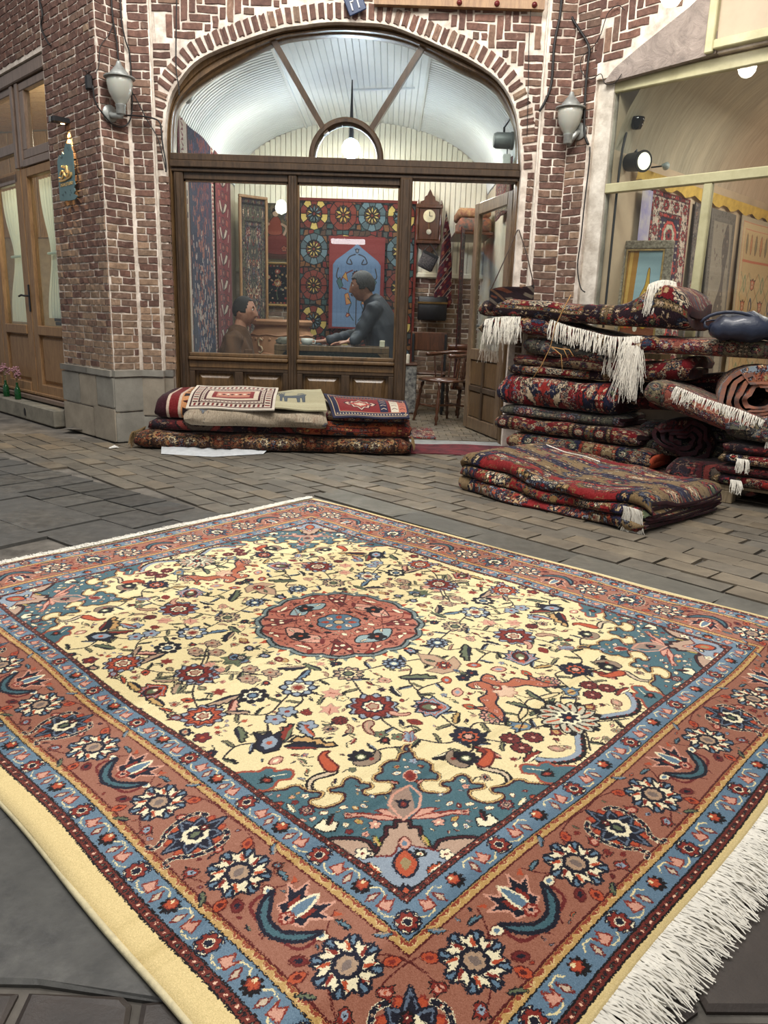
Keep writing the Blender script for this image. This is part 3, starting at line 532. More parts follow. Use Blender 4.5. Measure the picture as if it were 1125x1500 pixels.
# ------------------------------------------------------------------ the other woven things
def frames(c,w,h,spec):
    # nested frames: spec = list of (inset, colour)
    for t,col in spec: c.poly([(t,t),(w-t,t),(w-t,h-t),(t,h-t)],col)
def around(c,w,h,t,step,fn):
    for (x,y,r,l) in ((t,t,0,w-2*t),(w-t,t,pi/2,h-2*t),(w-t,h-t,pi,w-2*t),(t,h-t,-pi/2,h-2*t)):
        n=max(1,int(round(l/step)))
        for k in range(n): c.push(x+cos(r)*l*k/n,y+sin(r)*l*k/n,r); fn(c,k,l/n); c.pop()
def rugtex(seed,w,h,field,bord,guard,acc,ol=BLK,style='medal',ppm=330,kn=2,amt=9,bw=.17):
    c=Canvas(w,h,ppm,guard); r=np.random.default_rng(seed); A=lambda:tuple(acc[r.integers(len(acc))])
    g=bw*.2
    frames(c,w,h,[(0,guard),(.008,ol),(.012,bord if style=='inv' else guard),(g,ol),(g+.005,bord),(bw-g,ol),(bw-g+.005,guard),(bw,ol),(bw+.006,field)])
    for t in (g*.55,bw-g*.45):
        def f(c,k,d):
            put(c,'five',0,0,.014,k,a=acc[k%len(acc)],o=ol,w=.12); c.poly([(d*.5-.012,0),(d*.5,.009),(d*.5+.012,0),(d*.5,-.009)],acc[(k+1)%len(acc)])
        around(c,w,h,t,.06,f)
    def f(c,k,d):
        kd=('lotus','palm','rosette')[k%3] if style!='hex' else 'rosette'
        kw={'lotus':dict(a=acc[0],t=acc[1%len(acc)],b=ol),'palm':dict(a=acc[1%len(acc)],b=ol,t=acc[2%len(acc)]),'rosette':dict(n=8,a=acc[2%len(acc)],b=acc[0],m=ol,k=acc[1%len(acc)])}[kd]
        put(c,kd,0,0,bw*.26,pi,**kw)
        for s in (-1,1): put(c,'leaf',d*.3,s*bw*.1,bw*.1,s*.8,a=A(),b=ol); put(c,'bud',d*.5,s*bw*.16,bw*.08,0,a=A(),b=A(),o=ol)
        c.line(crv([(0,0),(d*.3,bw*.14),(d*.6,-bw*.12),(d,0)],3),.004,acc[-1])
    around(c,w,h,bw/2,bw*1.05,f)
    x0,y0,x1,y1=bw+.01,bw+.01,w-bw-.01,h-bw-.01; cx,cy=w/2,h/2; fw,fh=x1-x0,y1-y0
    if style in('medal','inv','allover'):
        if style!='allover':
            sh=[(0,1.15),(.25,.9),(.45,.95),(.5,.7),(.8,.55),(.78,.25),(1,0)]; sh=sh+[(x,-y) for x,y in sh[-2::-1]]; sh=sh+[(-x,y) for x,y in sh[-2:0:-1]]
            for k,(f_,col) in enumerate(((1,ol),(.96,acc[0]),(.8,ol),(.77,bord),(.5,acc[1]),(.46,guard),(.25,acc[2%len(acc)]))):
                c.poly([(cx+x*fw*.36*f_,cy+y*fh*.24*f_) for x,y in sh],col)
            for sx in (-1,1):
                for sy in (-1,1):
                    X,Y=(x1 if sx>0 else x0),(y1 if sy>0 else y0)
                    q=[(0,0),(.42,0),(.36,.1),(.3,.09),(.28,.17),(.2,.16),(.18,.24),(.1,.24),(.08,.31),(0,.33)]
                    c.poly([(X-sx*a*fw*1.03,Y-sy*b*fh*1.03) for a,b in q],ol); c.poly([(X-sx*a*fw,Y-sy*b*fh) for a,b in q],bord)
        n=int(fw*fh*340)
        for k in range(n):
            x,y=r.uniform(x0+.02,cx),r.uniform(y0+.02,y1-.02); s=r.uniform(.014,.045)*(1 if k%3 else 1.3); kd=r.choice(['lotus','palm','rosette','leaf','bud','tulip','leaf','five','boteh']); ro=r.uniform(0,6.28)
            kw=dict(a=A())
            if kd in('leaf','bud','boteh','tulip'): kw['b']=A(); s*=.6
            for m in (0,1):
                c.pushm([[-1 if m else 1,0],[0,1]],(w if m else 0,0)); put(c,kd,x,y,s,ro,**kw)
                if k%4==0: c.line([(x+s*cos(a_)*(1+a_*.4),y+s*sin(a_)*(1+a_*.4)) for a_ in np.arange(0,4,.5)],.004,acc[-1])
                c.pop()
    if style=='hex':
        n=max(2,int(fh/(fw*.75))); d=fh/n
        for k in range(-1,int(fw/.05)+2):
            for j in range(int(fh/.05)+2): c.poly([(x0+k*.05,y0+j*.05),(x0+k*.05+.016,y0+j*.05+.01),(x0+k*.05,y0+j*.05+.02),(x0+k*.05-.016,y0+j*.05+.01)],A())
        for j in range(n):
            y=y0+(j+.5)*d
            for f_,col in ((1,ol),(.93,acc[0]),(.72,ol),(.68,acc[1]),(.42,ol),(.38,acc[2%len(acc)]),(.14,ol)):
                c.poly([(cx+a*fw*.42*f_,y+b*d*.49*f_) for a,b in ((-.4,1),(.4,1),(1,.35),(1,-.35),(.4,-1),(-.4,-1),(-1,-.35),(-1,.35))],col)
            for q in range(8): a_=q*pi/4; c.line([(cx+fw*.06*cos(a_),y+fw*.06*sin(a_)),(cx+fw*.2*cos(a_),y+fw*.2*sin(a_))],.006,acc[-1])
    return weave(knots(c.a,kn,seed),amt,seed)
CAM_=(166,132,96); DKR=(108,22,28); CRM=(214,192,160); IND=(30,32,58); OLV=(104,98,70); SAL=(186,110,84)
TX={}
TX['red_navy']=rugtex(1,1.0,1.5,(120,20,28),IND,(150,40,36),[CRM,(176,70,56),(96,104,120),(150,30,34),CRM])
TX['red_cream']=rugtex(2,1.0,1.4,(112,18,26),(40,20,30),(116,96,66),[(214,190,160),(160,44,40),(60,70,90),(214,190,160),(180,150,110)],style='allover',bw=.2)
TX['navy_camel']=rugtex(3,.9,1.5,IND,(150,126,92),(160,60,40),[(200,180,140),(168,60,44),(120,60,50),(96,100,80),(210,190,150)],style='allover')
TX['dark_garnet']=rugtex(4,.8,1.2,(70,18,24),(36,24,32),(84,24,28),[(130,50,44),(90,76,66),(60,40,44),(150,120,96)],style='hex')
TX['olive_grey']=rugtex(5,.9,1.3,(62,62,58),(74,72,60),(50,46,50),[(120,112,92),(80,84,90),(100,50,46),(140,128,104)],style='allover')
TX['faded_orange']=rugtex(6,1.0,1.4,(172,116,82),(128,138,146),(150,96,70),[(196,150,112),(120,132,142),(140,64,48),(150,140,100)],style='allover',ol=(70,48,44))
TX['brown_rose']=rugtex(7,1.0,1.5,(138,78,66),(112,104,82),(92,84,70),[(176,150,120),(140,64,56),(96,100,96),(120,60,80),(190,164,132)],style='allover',ol=(48,36,34))
TX['rust_tan']=rugtex(8,1.0,1.5,(146,72,54),(160,140,108),(112,36,40),[(200,176,140),(120,40,40),(80,76,90),(170,100,70)],style='allover',ol=(44,28,32))
TX['brown_floral']=rugtex(9,.7,1.6,(72,48,38),(120,70,48),(60,46,40),[(150,110,76),(130,64,46),(90,80,60),(160,128,90)],style='allover',bw=.13,ol=(34,26,24))
TX['orange_dark']=rugtex(10,.8,1.2,(44,38,44),(170,84,50),(120,50,40),[(196,150,90),(176,88,52),(90,100,96),(140,40,36)],bw=.22)
TX['hex_runner']=rugtex(12,.62,1.5,(52,40,62),(196,180,166),(112,44,46),[(186,72,66),(186,180,160),(150,40,40),(60,50,60)],style='hex',ol=(40,26,34))
TX['red_camel']=rugtex(15,1.2,1.5,(128,30,32),(122,100,70),(34,32,58),[(186,160,118),(150,50,40),(80,84,96),(190,168,130),(120,96,60)],style='allover',bw=.22)
TX['grey_floral']=rugtex(13,.5,1.5,(148,142,134),(120,112,106),(104,96,94),[(176,168,156),(130,112,110),(108,104,104),(164,150,140)],style='allover',ol=(86,80,80),ppm=260)
def t_stripe_floral():
    c=Canvas(.9,1.9,300,(112,50,46)); r=np.random.default_rng(3)
    for x,w,col in ((0,.9,(96,30,38)),(.02,.1,(196,176,160)),(.13,.01,BLK),(.14,.34,(34,36,62)),(.48,.06,(196,172,150)),(.55,.30,(110,30,38))): c.poly([(x,0),(x+w,0),(x+w,1.9),(x,1.9)],col)
    for k in range(60):
        y=k*.033; c.shape([(.03+.03*(k%2),y),(.07,y+.016),(.03+.03*((k+1)%2),y+.032)],(110,30,40),None); c.shape([(.485,y),(.53,y+.01),(.5,y+.028)],(120,30,40),None)
    for k in range(900):
        x,y=.31+r.normal(0,.075),r.uniform(0,1.9); col=[(120,56,52),(52,62,96),(176,160,150),(150,90,72),(40,34,62),(96,40,50)][int((y*2.6+r.uniform(0,2.6))%6)]; c.line([(x,y),(x,y+.03)],.012,col)
    for k in range(9):
        y=.1+k*.21; W_=(190,176,158)
        for q in (-1,1): c.shape([(.7,y),(.7+q*.05,y+.03),(.7+q*.09,y+.09),(.7+q*.05,y+.10),(.7+q*.02,y+.05)],W_,BLK,.005); c.shape([(.7+q*.05,y+.13),(.7+q*.10,y+.11),(.7+q*.11,y+.17),(.7+q*.06,y+.18)],(150,66,56),BLK,.005); c.line([(.7+q*.1,y),(.7+q*.115,y+.06)],.012,W_)
        put(c,'lotus',.7,y+.15,.035,0,a=(150,60,52),t=(44,46,66),k=W_); c.poly([(.69,y+.02),(.71,y+.02),(.7,y+.11)],(60,44,56))
    return weave(c.a,10,8)
TX['tall_stripe']=t_stripe_floral()
def t_patch():
    # patchwork hanging of wheels, wedge by wedge, dark lead-like seams
    w,h=1.5,1.95; c=Canvas(w,h,420,(30,30,32)); r=np.random.default_rng(4); P=[(112,62,50),(96,52,44),(124,84,54),(74,78,76),(120,48,44),(84,62,50),(62,84,84)]
    for j in range(28):
        for i in range(22):
            x,y=.01+i*.07+(j%2)*.02,.01+j*.07; q=lambda:r.uniform(-.014,.014); c.shape([(x+q(),y+q()),(x+.066,y+q()),(x+.066+q(),y+.066),(x+q(),y+.066+q())],P[r.integers(len(P))],(30,30,32),.007)
    Y1,Y2,B1,B2,R1=(204,178,102),(186,152,82),(104,126,136),(84,100,106),(122,58,48)
    for jy,cy in enumerate((.2,.6,1.0,1.4,1.78)):
        for ix,cx in enumerate((.21,.57,.93,1.29)):
            k=jy*4+ix; A,B=((Y1,B1),(B1,Y1),(Y2,R1))[k%3]; n=8 if k%2 else 10
            for i in range(n):
                a0,a1=i*2*pi/n,(i+1)*2*pi/n; am=(a0+a1)/2; P_=lambda R,a:(cx+R*cos(a),cy+R*sin(a))
                c.shape([P_(.10,a0),P_(.168,a0),P_(.175,am),P_(.168,a1),P_(.10,a1)],B if i%2 else ((B2 if k%3==0 else R1)),(30,30,32),.007)
                c.shape([P_(.012,am),P_(.06,a0+.1),P_(.105,am),P_(.06,a1-.1)],A if (i+k)%5 else Y1,(30,30,32),.006)
            c.poly(circ(.016,8,cx,cy),R1)
    c.line([(.01,.01),(w-.01,.01),(w-.01,h-.01),(.01,h-.01)],.045,(116,52,44),True); c.line([(.035,.035),(w-.035,.035),(w-.035,h-.035),(.035,h-.035)],.006,BLK,True)
    return weave(c.a,7,2)
TX['patchwork']=t_patch()
def t_niche():
    w,h=.66,1.06; c=Canvas(w,h,500,(132,56,54)); B=(112,136,168)
    c.poly([(.045,.02),(w-.045,.02),(w-.045,.74),(w-.08,.79),(w/2+.06,.93),(w/2,.98),(w/2-.06,.93),(.08,.79),(.045,.74)],B)
    for k in range(12): c.line([(.05+k*.05,.02),(.05+k*.05,.74)],.0015,(100,122,152))
    for s in (-1,1):
        X=lambda a:w/2+s*a
        c.line(crv([(X(.02),.86),(X(.09),.83),(X(.12),.76),(X(.06),.75),(X(.08),.8)],5),.014,(64,64,72)); c.line(crv([(X(.05),.68),(X(.15),.62),(X(.2),.5),(X(.12),.46)],5),.014,(120,60,52)); c.line(crv([(X(.22),.7),(X(.24),.6),(X(.18),.56)],5),.012,(70,66,60))
        c.shape([(X(.06),.3),(X(.1),.42),(X(.14),.4),(X(.12),.28)],(196,140,90),(120,40,40),.004); c.shape([(X(.16),.5),(X(.2),.6),(X(.24),.55),(X(.2),.46)],(80,110,110),(40,40,40),.004); c.shape([(X(.1),.55),(X(.13),.66),(X(.17),.6)],(190,150,90),(120,50,40),.004)
        c.line(crv([(X(.03),.1),(X(.09),.2),(X(.06),.3),(X(.1),.36)],5),.011,(60,80,80)); put(c,'tulip',X(.1),.16,.03,s*.6,a=(150,50,46),b=(196,150,110))
    c.line([(w/2,.05),(w/2,.55)],.014,(64,60,60)); put(c,'lotus',w/2,.62,.055,0,a=(170,60,50),t=(60,70,76)); put(c,'tulip',w/2,.9,.03,0,a=(60,66,78)); put(c,'palm',w/2,.42,.05,0,a=(190,150,90),b=(60,60,60))
    return weave(c.a,7,5)
TX['niche']=t_niche()
def t_figure():
    c=Canvas(.56,.66,600,(92,86,70)); r=np.random.default_rng(6)
    for k in range(260): x,y=r.uniform(0,.56),r.uniform(0,.66); c.poly(circ(r.uniform(.008,.03),7,x,y),[(74,70,58),(106,98,80),(84,88,80),(120,104,84)][r.integers(4)])
    c.poly([(0,0),(.56,0),(.56,.2),(.4,.24),(.2,.2),(0,.26)],(88,60,50)); c.shape(crv([(.1,.12),(.22,.3),(.3,.34),(.42,.28),(.5,.1),(.3,.06)],4,True),(116,52,46),(60,34,32),.004)
    c.shape(crv([(.2,.3),(.2,.42),(.26,.5),(.33,.5),(.37,.4),(.36,.3)],4,True),(150,78,60),(60,40,36),.004); c.shape(circ(.042,12,.29,.545),(206,176,148),(70,50,44),.004); c.poly([(.245,.55),(.25,.6),(.3,.615),(.335,.58),(.33,.555),(.29,.575)],(40,30,28)); c.line(crv([(.2,.42),(.12,.36),(.17,.3)],4),.03,(190,160,136)); c.line(crv([(.37,.42),(.43,.38),(.4,.3)],4),.028,(190,160,136)); c.poly([(.05,.04),(.18,.02),(.16,.1)],(150,110,80)); put(c,'lotus',.45,.5,.05,0,a=(150,120,100)); put(c,'lotus',.09,.5,.05,0,a=(120,110,96)); put(c,'five',.4,.13,.04,0,a=(150,90,70))
    c.line([(0,0),(.56,0),(.56,.66),(0,.66)],.02,(64,54,46),True); return weave(c.a,9,6)
TX['figure']=t_figure()
def t_dark():
    c=Canvas(.5,.56,600,(26,26,32)); 
    for t,col in ((0,(150,124,84)),(.012,(60,36,34)),(.04,(26,26,32))): c.poly([(t,t),(.5-t,t),(.5-t,.56-t),(t,.56-t)],col)
    def f(c,k,d): put(c,'five',0,0,.014,0,a=[(160,110,70),(150,50,44),(120,120,100)][k%3])
    around(c,.5,.56,.026,.045,f); c.line(crv([(.25,.07),(.24,.2),(.27,.3),(.25,.45)],5),.006,(100,110,80)); put(c,'lotus',.25,.3,.06,0,a=(190,150,100),t=(120,90,80)); put(c,'rosette',.13,.38,.035,0,a=(170,60,50)); put(c,'rosette',.38,.4,.03,0,a=(170,130,90)); put(c,'lotus',.25,.46,.04,0,a=(150,60,50),t=GRN)
    r=np.random.default_rng(2)
    for k in range(46): put(c,['leaf','bud','five'][k%3],r.uniform(.07,.43),r.uniform(.07,.48),r.uniform(.01,.02),r.uniform(0,6),a=[(150,130,90),(130,60,50),(90,110,90),(180,150,120)][k%4],**({'b':(70,70,60)} if k%3<2 else {}))
    return weave(c.a,6,1)
TX['dark_floral']=t_dark()
def t_kilim(w=.8,h=1.5,seed=0,base=(112,28,40)):
    c=Canvas(w,h,320,base); r=np.random.default_rng(seed); y=0;k=0
    while y<h:
        b=[.05,.016,.03,.012,.07,.016][k%6]; col=[base,(190,170,150),(40,30,44),(170,120,84),base,(60,30,44)][k%6]; c.poly([(0,y),(w,y),(w,y+b),(0,y+b)],col)
        if b>.025:
            for i in range(int(w/.05)+1): x=i*.05; c.poly([(x,y+.006),(x+.016,y+b*.5),(x,y+b-.006),(x-.016,y+b*.5)],[(196,176,150),(170,90,60),(60,40,60)][(i+k)%3])
        y+=b;k+=1
    return weave(c.a,9,seed)
TX['red_kilim']=t_kilim()
def t_strip_kilim():
    # bold striped flatweave: orange band of black arrowheads between lattice stripes
    w,h=.5,1.2; c=Canvas(w,h,420,(70,30,34))
    for x0,x1,col in ((0,.05,(60,26,34)),(.05,.062,(200,180,160)),(.062,.1,(116,34,36)),(.1,.112,(200,180,160)),(.112,.2,(196,140,96)),(.2,.212,(40,26,34)),(.212,.23,(140,40,40)),(.23,.37,(204,192,172)),(.37,.385,(40,26,34)),(.385,.44,(120,36,38)),(.44,.455,(200,180,160)),(.455,.5,(46,30,40))): c.poly([(x0,0),(x1,0),(x1,h),(x0,h)],col)
    for k in range(20):
        y=k*.06; c.shape([(.12,y+.03),(.19,y+.055),(.19,y+.005)] if k%2 else [(.19,y+.03),(.12,y+.055),(.12,y+.005)],(110,36,30) if k%2 else (40,28,34),(30,22,28),.003)
        for s in (0,1): c.line([(.23+s*.07,y),(.30+s*.07,y+.06)],.009,(60,26,36)); c.line([(.30+s*.07,y),(.23+s*.07,y+.06)],.009,(60,26,36)); c.poly(circ(.009,6,.265+s*.07,y+.03),(120,40,40))
    return weave(c.a,8,4)
TX['arrow_kilim']=t_strip_kilim()
def t_gabbeh():
    c=Canvas(1.2,1.4,300,(168,154,134)); r=np.random.default_rng(8)
    for k in range(900): x,y=r.uniform(0,1.2),r.uniform(0,1.4); c.line([(x,y),(x+r.normal(0,.004),y+r.uniform(.01,.05))],.005,[(146,132,114),(184,170,148),(158,136,116),(132,124,112)][r.integers(4)])
    for k in range(16): x,y=r.uniform(.1,1.1),r.uniform(0,1.4); put(c,'five',x,y,.03,k,a=[(150,80,66),(110,116,124),(96,100,104),(160,110,84)][k%4],o=(110,100,90))
    for t in (.06,.1): c.line([(0,t),(1.2,t)],.008,(130,100,88)); c.line([(0,1.4-t),(1.2,1.4-t)],.008,(100,108,114))
    for k in range(30): c.poly(circ(.012,5,k*.04,.08),(96,104,114) if k%2 else (146,84,70))
    return weave(c.a,12,3)
TX['grey_gabbeh']=t_gabbeh()
def t_turk():
    w,h=.62,.44; c=Canvas(w,h,700,(202,192,176)); 
    for t,col in ((.0,(202,192,176)),(.018,(66,30,34)),(.03,(196,184,166)),(.075,(66,30,34)),(.085,(180,166,150)),(.11,(70,30,36)),(.125,(196,180,160))): c.poly([(t,t),(w-t,t),(w-t,h-t),(t,h-t)],col)
    def f(c,k,d): c.poly([(-.008,-.018),(.008,-.018),(.012,.018),(-.004,.018)],(70,34,38) if k%2 else (120,50,48))
    around(c,w,h,.052,.032,f); around(c,w,h,.098,.026,lambda c,k,d:c.poly(circ(.006,5),(70,34,38)))
    c.poly([(.16,.15),(w-.16,.15),(w-.16,h-.15),(.16,h-.15)],(120,44,44)); c.poly([(.19,.17),(w-.19,.17),(w-.19,h-.17),(.19,h-.17)],(176,120,100)); 
    for k in range(8): c.poly(circ(.013,6,.21+k*.03,h/2),(60,30,36) if k%2 else (204,190,170))
    return weave(c.a,8,5)
TX['turkmen_mat']=t_turk()
def t_goat():
    w,h=.56,.42; c=Canvas(w,h,700,(168,160,130)); G=(84,90,96)
    B=[(.17,.10),(.17,.19),(.155,.215),(.17,.235),(.185,.225),(.2,.215),(.34,.215),(.38,.235),(.405,.22),(.39,.19),(.385,.1),(.365,.1),(.36,.16),(.345,.165),(.34,.1),(.32,.1),(.315,.165),(.235,.165),(.23,.1),(.21,.1),(.205,.165),(.19,.17),(.187,.1)]
    c.shape(B,G,(60,62,66),.003); c.shape([(.17,.225),(.165,.26),(.135,.255),(.13,.275),(.165,.29),(.205,.285),(.21,.25),(.2,.21)],G,(60,62,66),.003)
    for s in (0,.022,.044): c.line(crv([(.17+s,.285),(.16+s,.33),(.2+s,.355),(.25+s,.35)],5),.009,G)
    c.poly([(.32,.235),(.33,.26),(.37,.265),(.4,.25),(.36,.24)],G); c.line([(.02,.03),(.54,.03)],.004,(140,130,106)); return weave(c.a,9,5)
TX['goat_kilim']=t_goat()
def t_heriz():
    w,h=.8,.5; c=Canvas(w,h,600,(120,40,44))
    for t,col in ((0,(40,40,60)),(.03,(180,156,120)),(.038,(36,38,62)),(.085,(180,156,120)),(.092,(124,42,44))): c.poly([(t,t),(w-t,t),(w-t,h-t),(t,h-t)],col)
    for k in range(26): put(c,'five',.06+k*.03,.06,.011,0,a=(196,180,150)); put(c,'five',.06+k*.03,h-.06,.011,0,a=(170,70,56))
    cx,cy=.32,.25
    for f_,col in ((1,(40,30,40)),(.9,(200,170,150)),(.72,(60,40,60)),(.62,(170,80,70)),(.36,(200,180,160))):
        c.poly([(cx+a*.17*f_,cy+b*.14*f_) for a,b in ((-1,0),(-.8,.3),(-.6,.25),(-.5,.6),(-.25,.55),(0,1),(.25,.55),(.5,.6),(.6,.25),(.8,.3),(1,0),(.8,-.3),(.6,-.25),(.5,-.6),(.25,-.55),(0,-1),(-.25,-.55),(-.5,-.6),(-.6,-.25),(-.8,-.3))],col)
    for x,col in ((.55,(36,38,62)),(.66,(206,196,176)),(.74,(180,110,90))): c.poly([(x-.04,.1),(x+.04,.1),(x+.04,.4),(x-.04,.4)],col)
    for x in (.55,.66,.74):
        for y in (.15,.22,.29,.36): c.line([(x-.025,y),(x,y+.02),(x+.025,y)],.009,(200,180,160) if x==.55 else (90,50,60))
    return weave(c.a,8,6)
TX['medallion_kilim']=t_heriz()
def t_still():
    c=Canvas(.5,.72,500,(150,176,184)); c.poly([(0,0),(.5,0),(.5,.12),(0,.16)],(120,70,50)); c.poly([(0,.1),(.14,.1),(.17,.72),(0,.72)],(168,120,50)); c.poly([(.03,.12),(.07,.12),(.1,.72),(.06,.72)],(206,164,84))
    c.shape(crv([(.3,.1),(.24,.14),(.22,.26),(.24,.36),(.29,.44),(.31,.56),(.335,.56),(.35,.44),(.41,.36),(.42,.24),(.39,.14),(.35,.1)],4,True),(196,156,62),(110,76,30),.005); c.line(crv([(.27,.2),(.26,.3),(.3,.38)],4),.02,(236,216,150)); c.shape(crv([(.17,.14),(.14,.22),(.18,.3),(.22,.22)],4,True),(110,130,40),(60,70,30),.004); c.poly(circ(.03,10,.15,.13),(190,70,50)); c.poly(circ(.03,10,.22,.1),(210,200,180)); c.line([(.3,.4),(.36,.4)],.012,(150,110,40)); c.poly(circ(.025,9,.09,.12),(200,80,60))
    return weave(c.a,5,6)
TX['still_life']=t_still()
def t_blossom():
    w,h=1.0,1.5; c=Canvas(w,h,320,(206,180,142)); O=(206,128,96)
    for t,col in ((0,(190,176,152)),(.04,(206,150,120)),(.05,(212,190,150)),(.1,(206,150,120)),(.11,(210,184,140))): c.poly([(t,t),(w-t,t),(w-t,h-t),(t,h-t)],col)
    c.line([(.1,1.12),(w-.1,1.12)],.02,O); 
    for j in range(6):
        for i in range(4):
            x,y=.2+i*.21,.12+j*.2
            if y>1.05: continue
            c.line(crv([(x-.1,y-.1),(x-.04,y),(x-.1,y+.1)],4),.012,(150,156,120)); c.line(crv([(x+.1,y-.1),(x+.04,y),(x+.1,y+.1)],4),.012,(176,140,96))
            if (i+j)%2: put(c,'tulip',x,y,.06,0,a=O,b=(214,180,150)); 
            else: c.shape(crv([(x,y-.09),(x-.05,y),(x,y+.09),(x+.05,y)],4,True),(96,96,104) if j%2 else (150,156,116),(210,190,150),.01); c.poly(crv([(x,y-.05),(x-.02,y),(x,y+.05),(x+.02,y)],3,True),(206,180,142))
    for i in range(7): c.shape(crv([(.17+i*.11,1.18),(.145+i*.11,1.27),(.17+i*.11,1.36),(.195+i*.11,1.27)],3,True),(206,150,110) if i%2 else (150,140,110),(120,80,60),.005)
    return weave(c.a,7,7)
TX['blossom']=t_blossom()
def t_pale_tree():
    w,h=.75,1.6; c=Canvas(w,h,300,(150,142,132)); r=np.random.default_rng(1)
    for t,col in ((0,(124,118,112)),(.1,(160,152,140))): c.poly([(t,t),(w-t,t),(w-t,h-t),(t,h-t)],col)
    around(c,w,h,.05,.07,lambda c,k,d:put(c,'leaf',0,0,.022,k,a=(168,160,146),b=(110,104,100)))
    c.poly(crv([(.3,.1),(.42,.4),(.34,.7),(.46,1.0),(.4,1.3),(.5,1.5),(.58,1.3),(.52,1.0),(.56,.7),(.5,.4),(.52,.1)],5),(112,104,100))
    for k in range(60): put(c,'five',r.uniform(.14,.6),r.uniform(.12,1.5),.018,k,a=(172,164,150) if k%2 else (134,126,118),o=(120,114,108))
    return weave(c.a,8,2)
TX['pale_tree']=t_pale_tree()
DIM={'red_navy':.86,'red_cream':.86,'dark_garnet':.8,'rust_tan':.8,'navy_camel':.85,'orange_dark':.85,'patchwork':.85,'niche':.85,'red_kilim':.6,'figure':.8,'tall_stripe':.85}
TM={k:mat_img('weave_'+k,v,.95,.5,.003,dim=DIM.get(k,.95)) for k,v in TX.items()}
# ------------------------------------------------------------------ planes of the crossing
YC,YW,YF=6.08,6.12,6.22           # pier face, arch wall face, wooden shop front face
A0=Vector((-2.125,5.904,0)); LWP=Plane(A0,radians(135)); LBP=Plane(A0,radians(48.6)); RCP=(1.268,6.08); RWP=Plane(RCP,radians(-45))
PCP=Plane((-1.97,YC),0); AWP=Plane((-1.80,YW),0); PRP=Plane((1.065,YC),0)
M_MORT=mat('lime_mortar',(222,211,198),.9,var=.18,scale=9,bump=.5,bd=.006,c2=(172,158,144))
def brick_mat(name,c,c2,v):
    t=NT(name); oi=t.n('ObjectInfo'); f=t.noise(28,6,.7); g=t.noise(5,3,.6)
    col=t.ramp(f,[(.3,lin(c2)),(.65,lin(c))]); r=t.ramp(oi.outputs['Random'],[(0,(.72,.70,.70,1)),(.35,(.95,.93,.92,1)),(.7,(1.05,1.02,.98,1)),(1,(1.32,1.25,1.18,1))]); col=t.mix(1,col,r,'MULTIPLY')
    w=t.ramp(t.noise(14,8,.75),[(.60,(0,0,0,1)),(.74,(.55,.55,.55,1))]); col=t.mix(w,col,lin((196,182,168)))
    t.l(col,t.b.inputs['Base Color']); t.b.inputs['Roughness'].default_value=.88; t.bump(t.noise(70,6,.75),.55,.006); return t.m
M_BR=[brick_mat('red_brick',(116,86,75),(78,56,50),0),brick_mat('brown_brick',(128,103,88),(88,68,58),0),brick_mat('tan_brick',(152,128,107),(110,90,74),0)]
M_STONE=mat('grey_stone',(140,134,122),.8,var=.16,scale=7,bump=.5,bd=.006,rnd=.12); M_CONC=mat('concrete',(134,128,114),.85,var=.25,scale=5,bump=.5,bd=.008)
def brick_mesh(name,seed,mats,rough=.035,hr=.1):
    # one brick, unit sized, worn edges; front is +z of the mesh
    r=random.Random(seed); bm=bmesh.new(); bmesh.ops.create_cube(bm,size=1)
    bmesh.ops.delete(bm,geom=[f for f in bm.faces if f.normal.z<-.9],context='FACES')
    top=[f for f in bm.faces if f.normal.z>.9][0]
    for v in bm.verts:
        if v.co.z>0: v.co.x*=.955; v.co.y*=.92
    ed=[e for e in bm.edges if all(v.co.z>0 for v in e.verts)]; bmesh.ops.subdivide_edges(bm,edges=[e for e in ed if abs(e.verts[0].co.y-e.verts[1].co.y)<.1],cuts=2)
    for v in bm.verts:
        if v.co.z>0: v.co.x+=r.uniform(-1,1)*rough*.6; v.co.y+=r.uniform(-1,1)*rough*2; v.co.z+=r.uniform(-.12,.1)
    bmesh.ops.bevel(bm,geom=[e for e in bm.edges if all(v.co.z>.2 for v in e.verts) and e.is_boundary is False and len(e.link_faces)==2 and e.calc_face_angle(0)>.5],offset=.05,segments=1,affect='EDGES')
    me=bpy.data.meshes.new(name); bm.to_mesh(me); bm.free(); me.materials.append(mats); return me
BRM=[[brick_mesh('brick',k*7+j,M_BR[k]) for j in range(4)] for k in range(3)]
def px_size(p,w): d=(Vector(p)-Vector((0,0,EYE))); f=d.dot(Vector(_f)); return F_PX*w/max(f,.1)
def vis(p,mar=25):
    d=np.array(p)-np.array([0,0,EYE]); f=d@_f
    if f<.05: return False
    x=562.5+F_PX*(d@CR)/f; y=750-F_PX*(d@CU)/f; return -mar<x<1125+mar and -mar<y<1500+mar
def lay(parent,items,meshes,name='brick',cap=300,stuffmat=None,mi=None):
    # items: (matrix, mesh index); the largest in the picture become parts of their own, the rest one joined part
    it=[(px_size(M.translation,max(M.to_scale()[:2]))*(1 if vis(M.translation) else .001),M,k) for M,k in items if vis(M.translation,650)]
    cap=min(cap,sum(1 for q in it if vis(q[1].translation)))
    it.sort(key=lambda t:-t[0])
    for _,M,k in it[:cap]: inst(name,meshes[k],M,parent)
    rest=it[cap:]
    if rest:
        mb=MB(); mats=[]
        for _,M,k in rest:
            me=meshes[k]; m=me.materials[0]
            if m not in mats: mats.append(m)
            mb.add([M@v.co for v in me.vertices],[tuple(p.vertices) for p in me.polygons],None,mats.index(m))
        o=mb.build(name+'_courses',mats,parent); o['kind']='stuff'
ALLBR=[m for g in BRM for m in g]
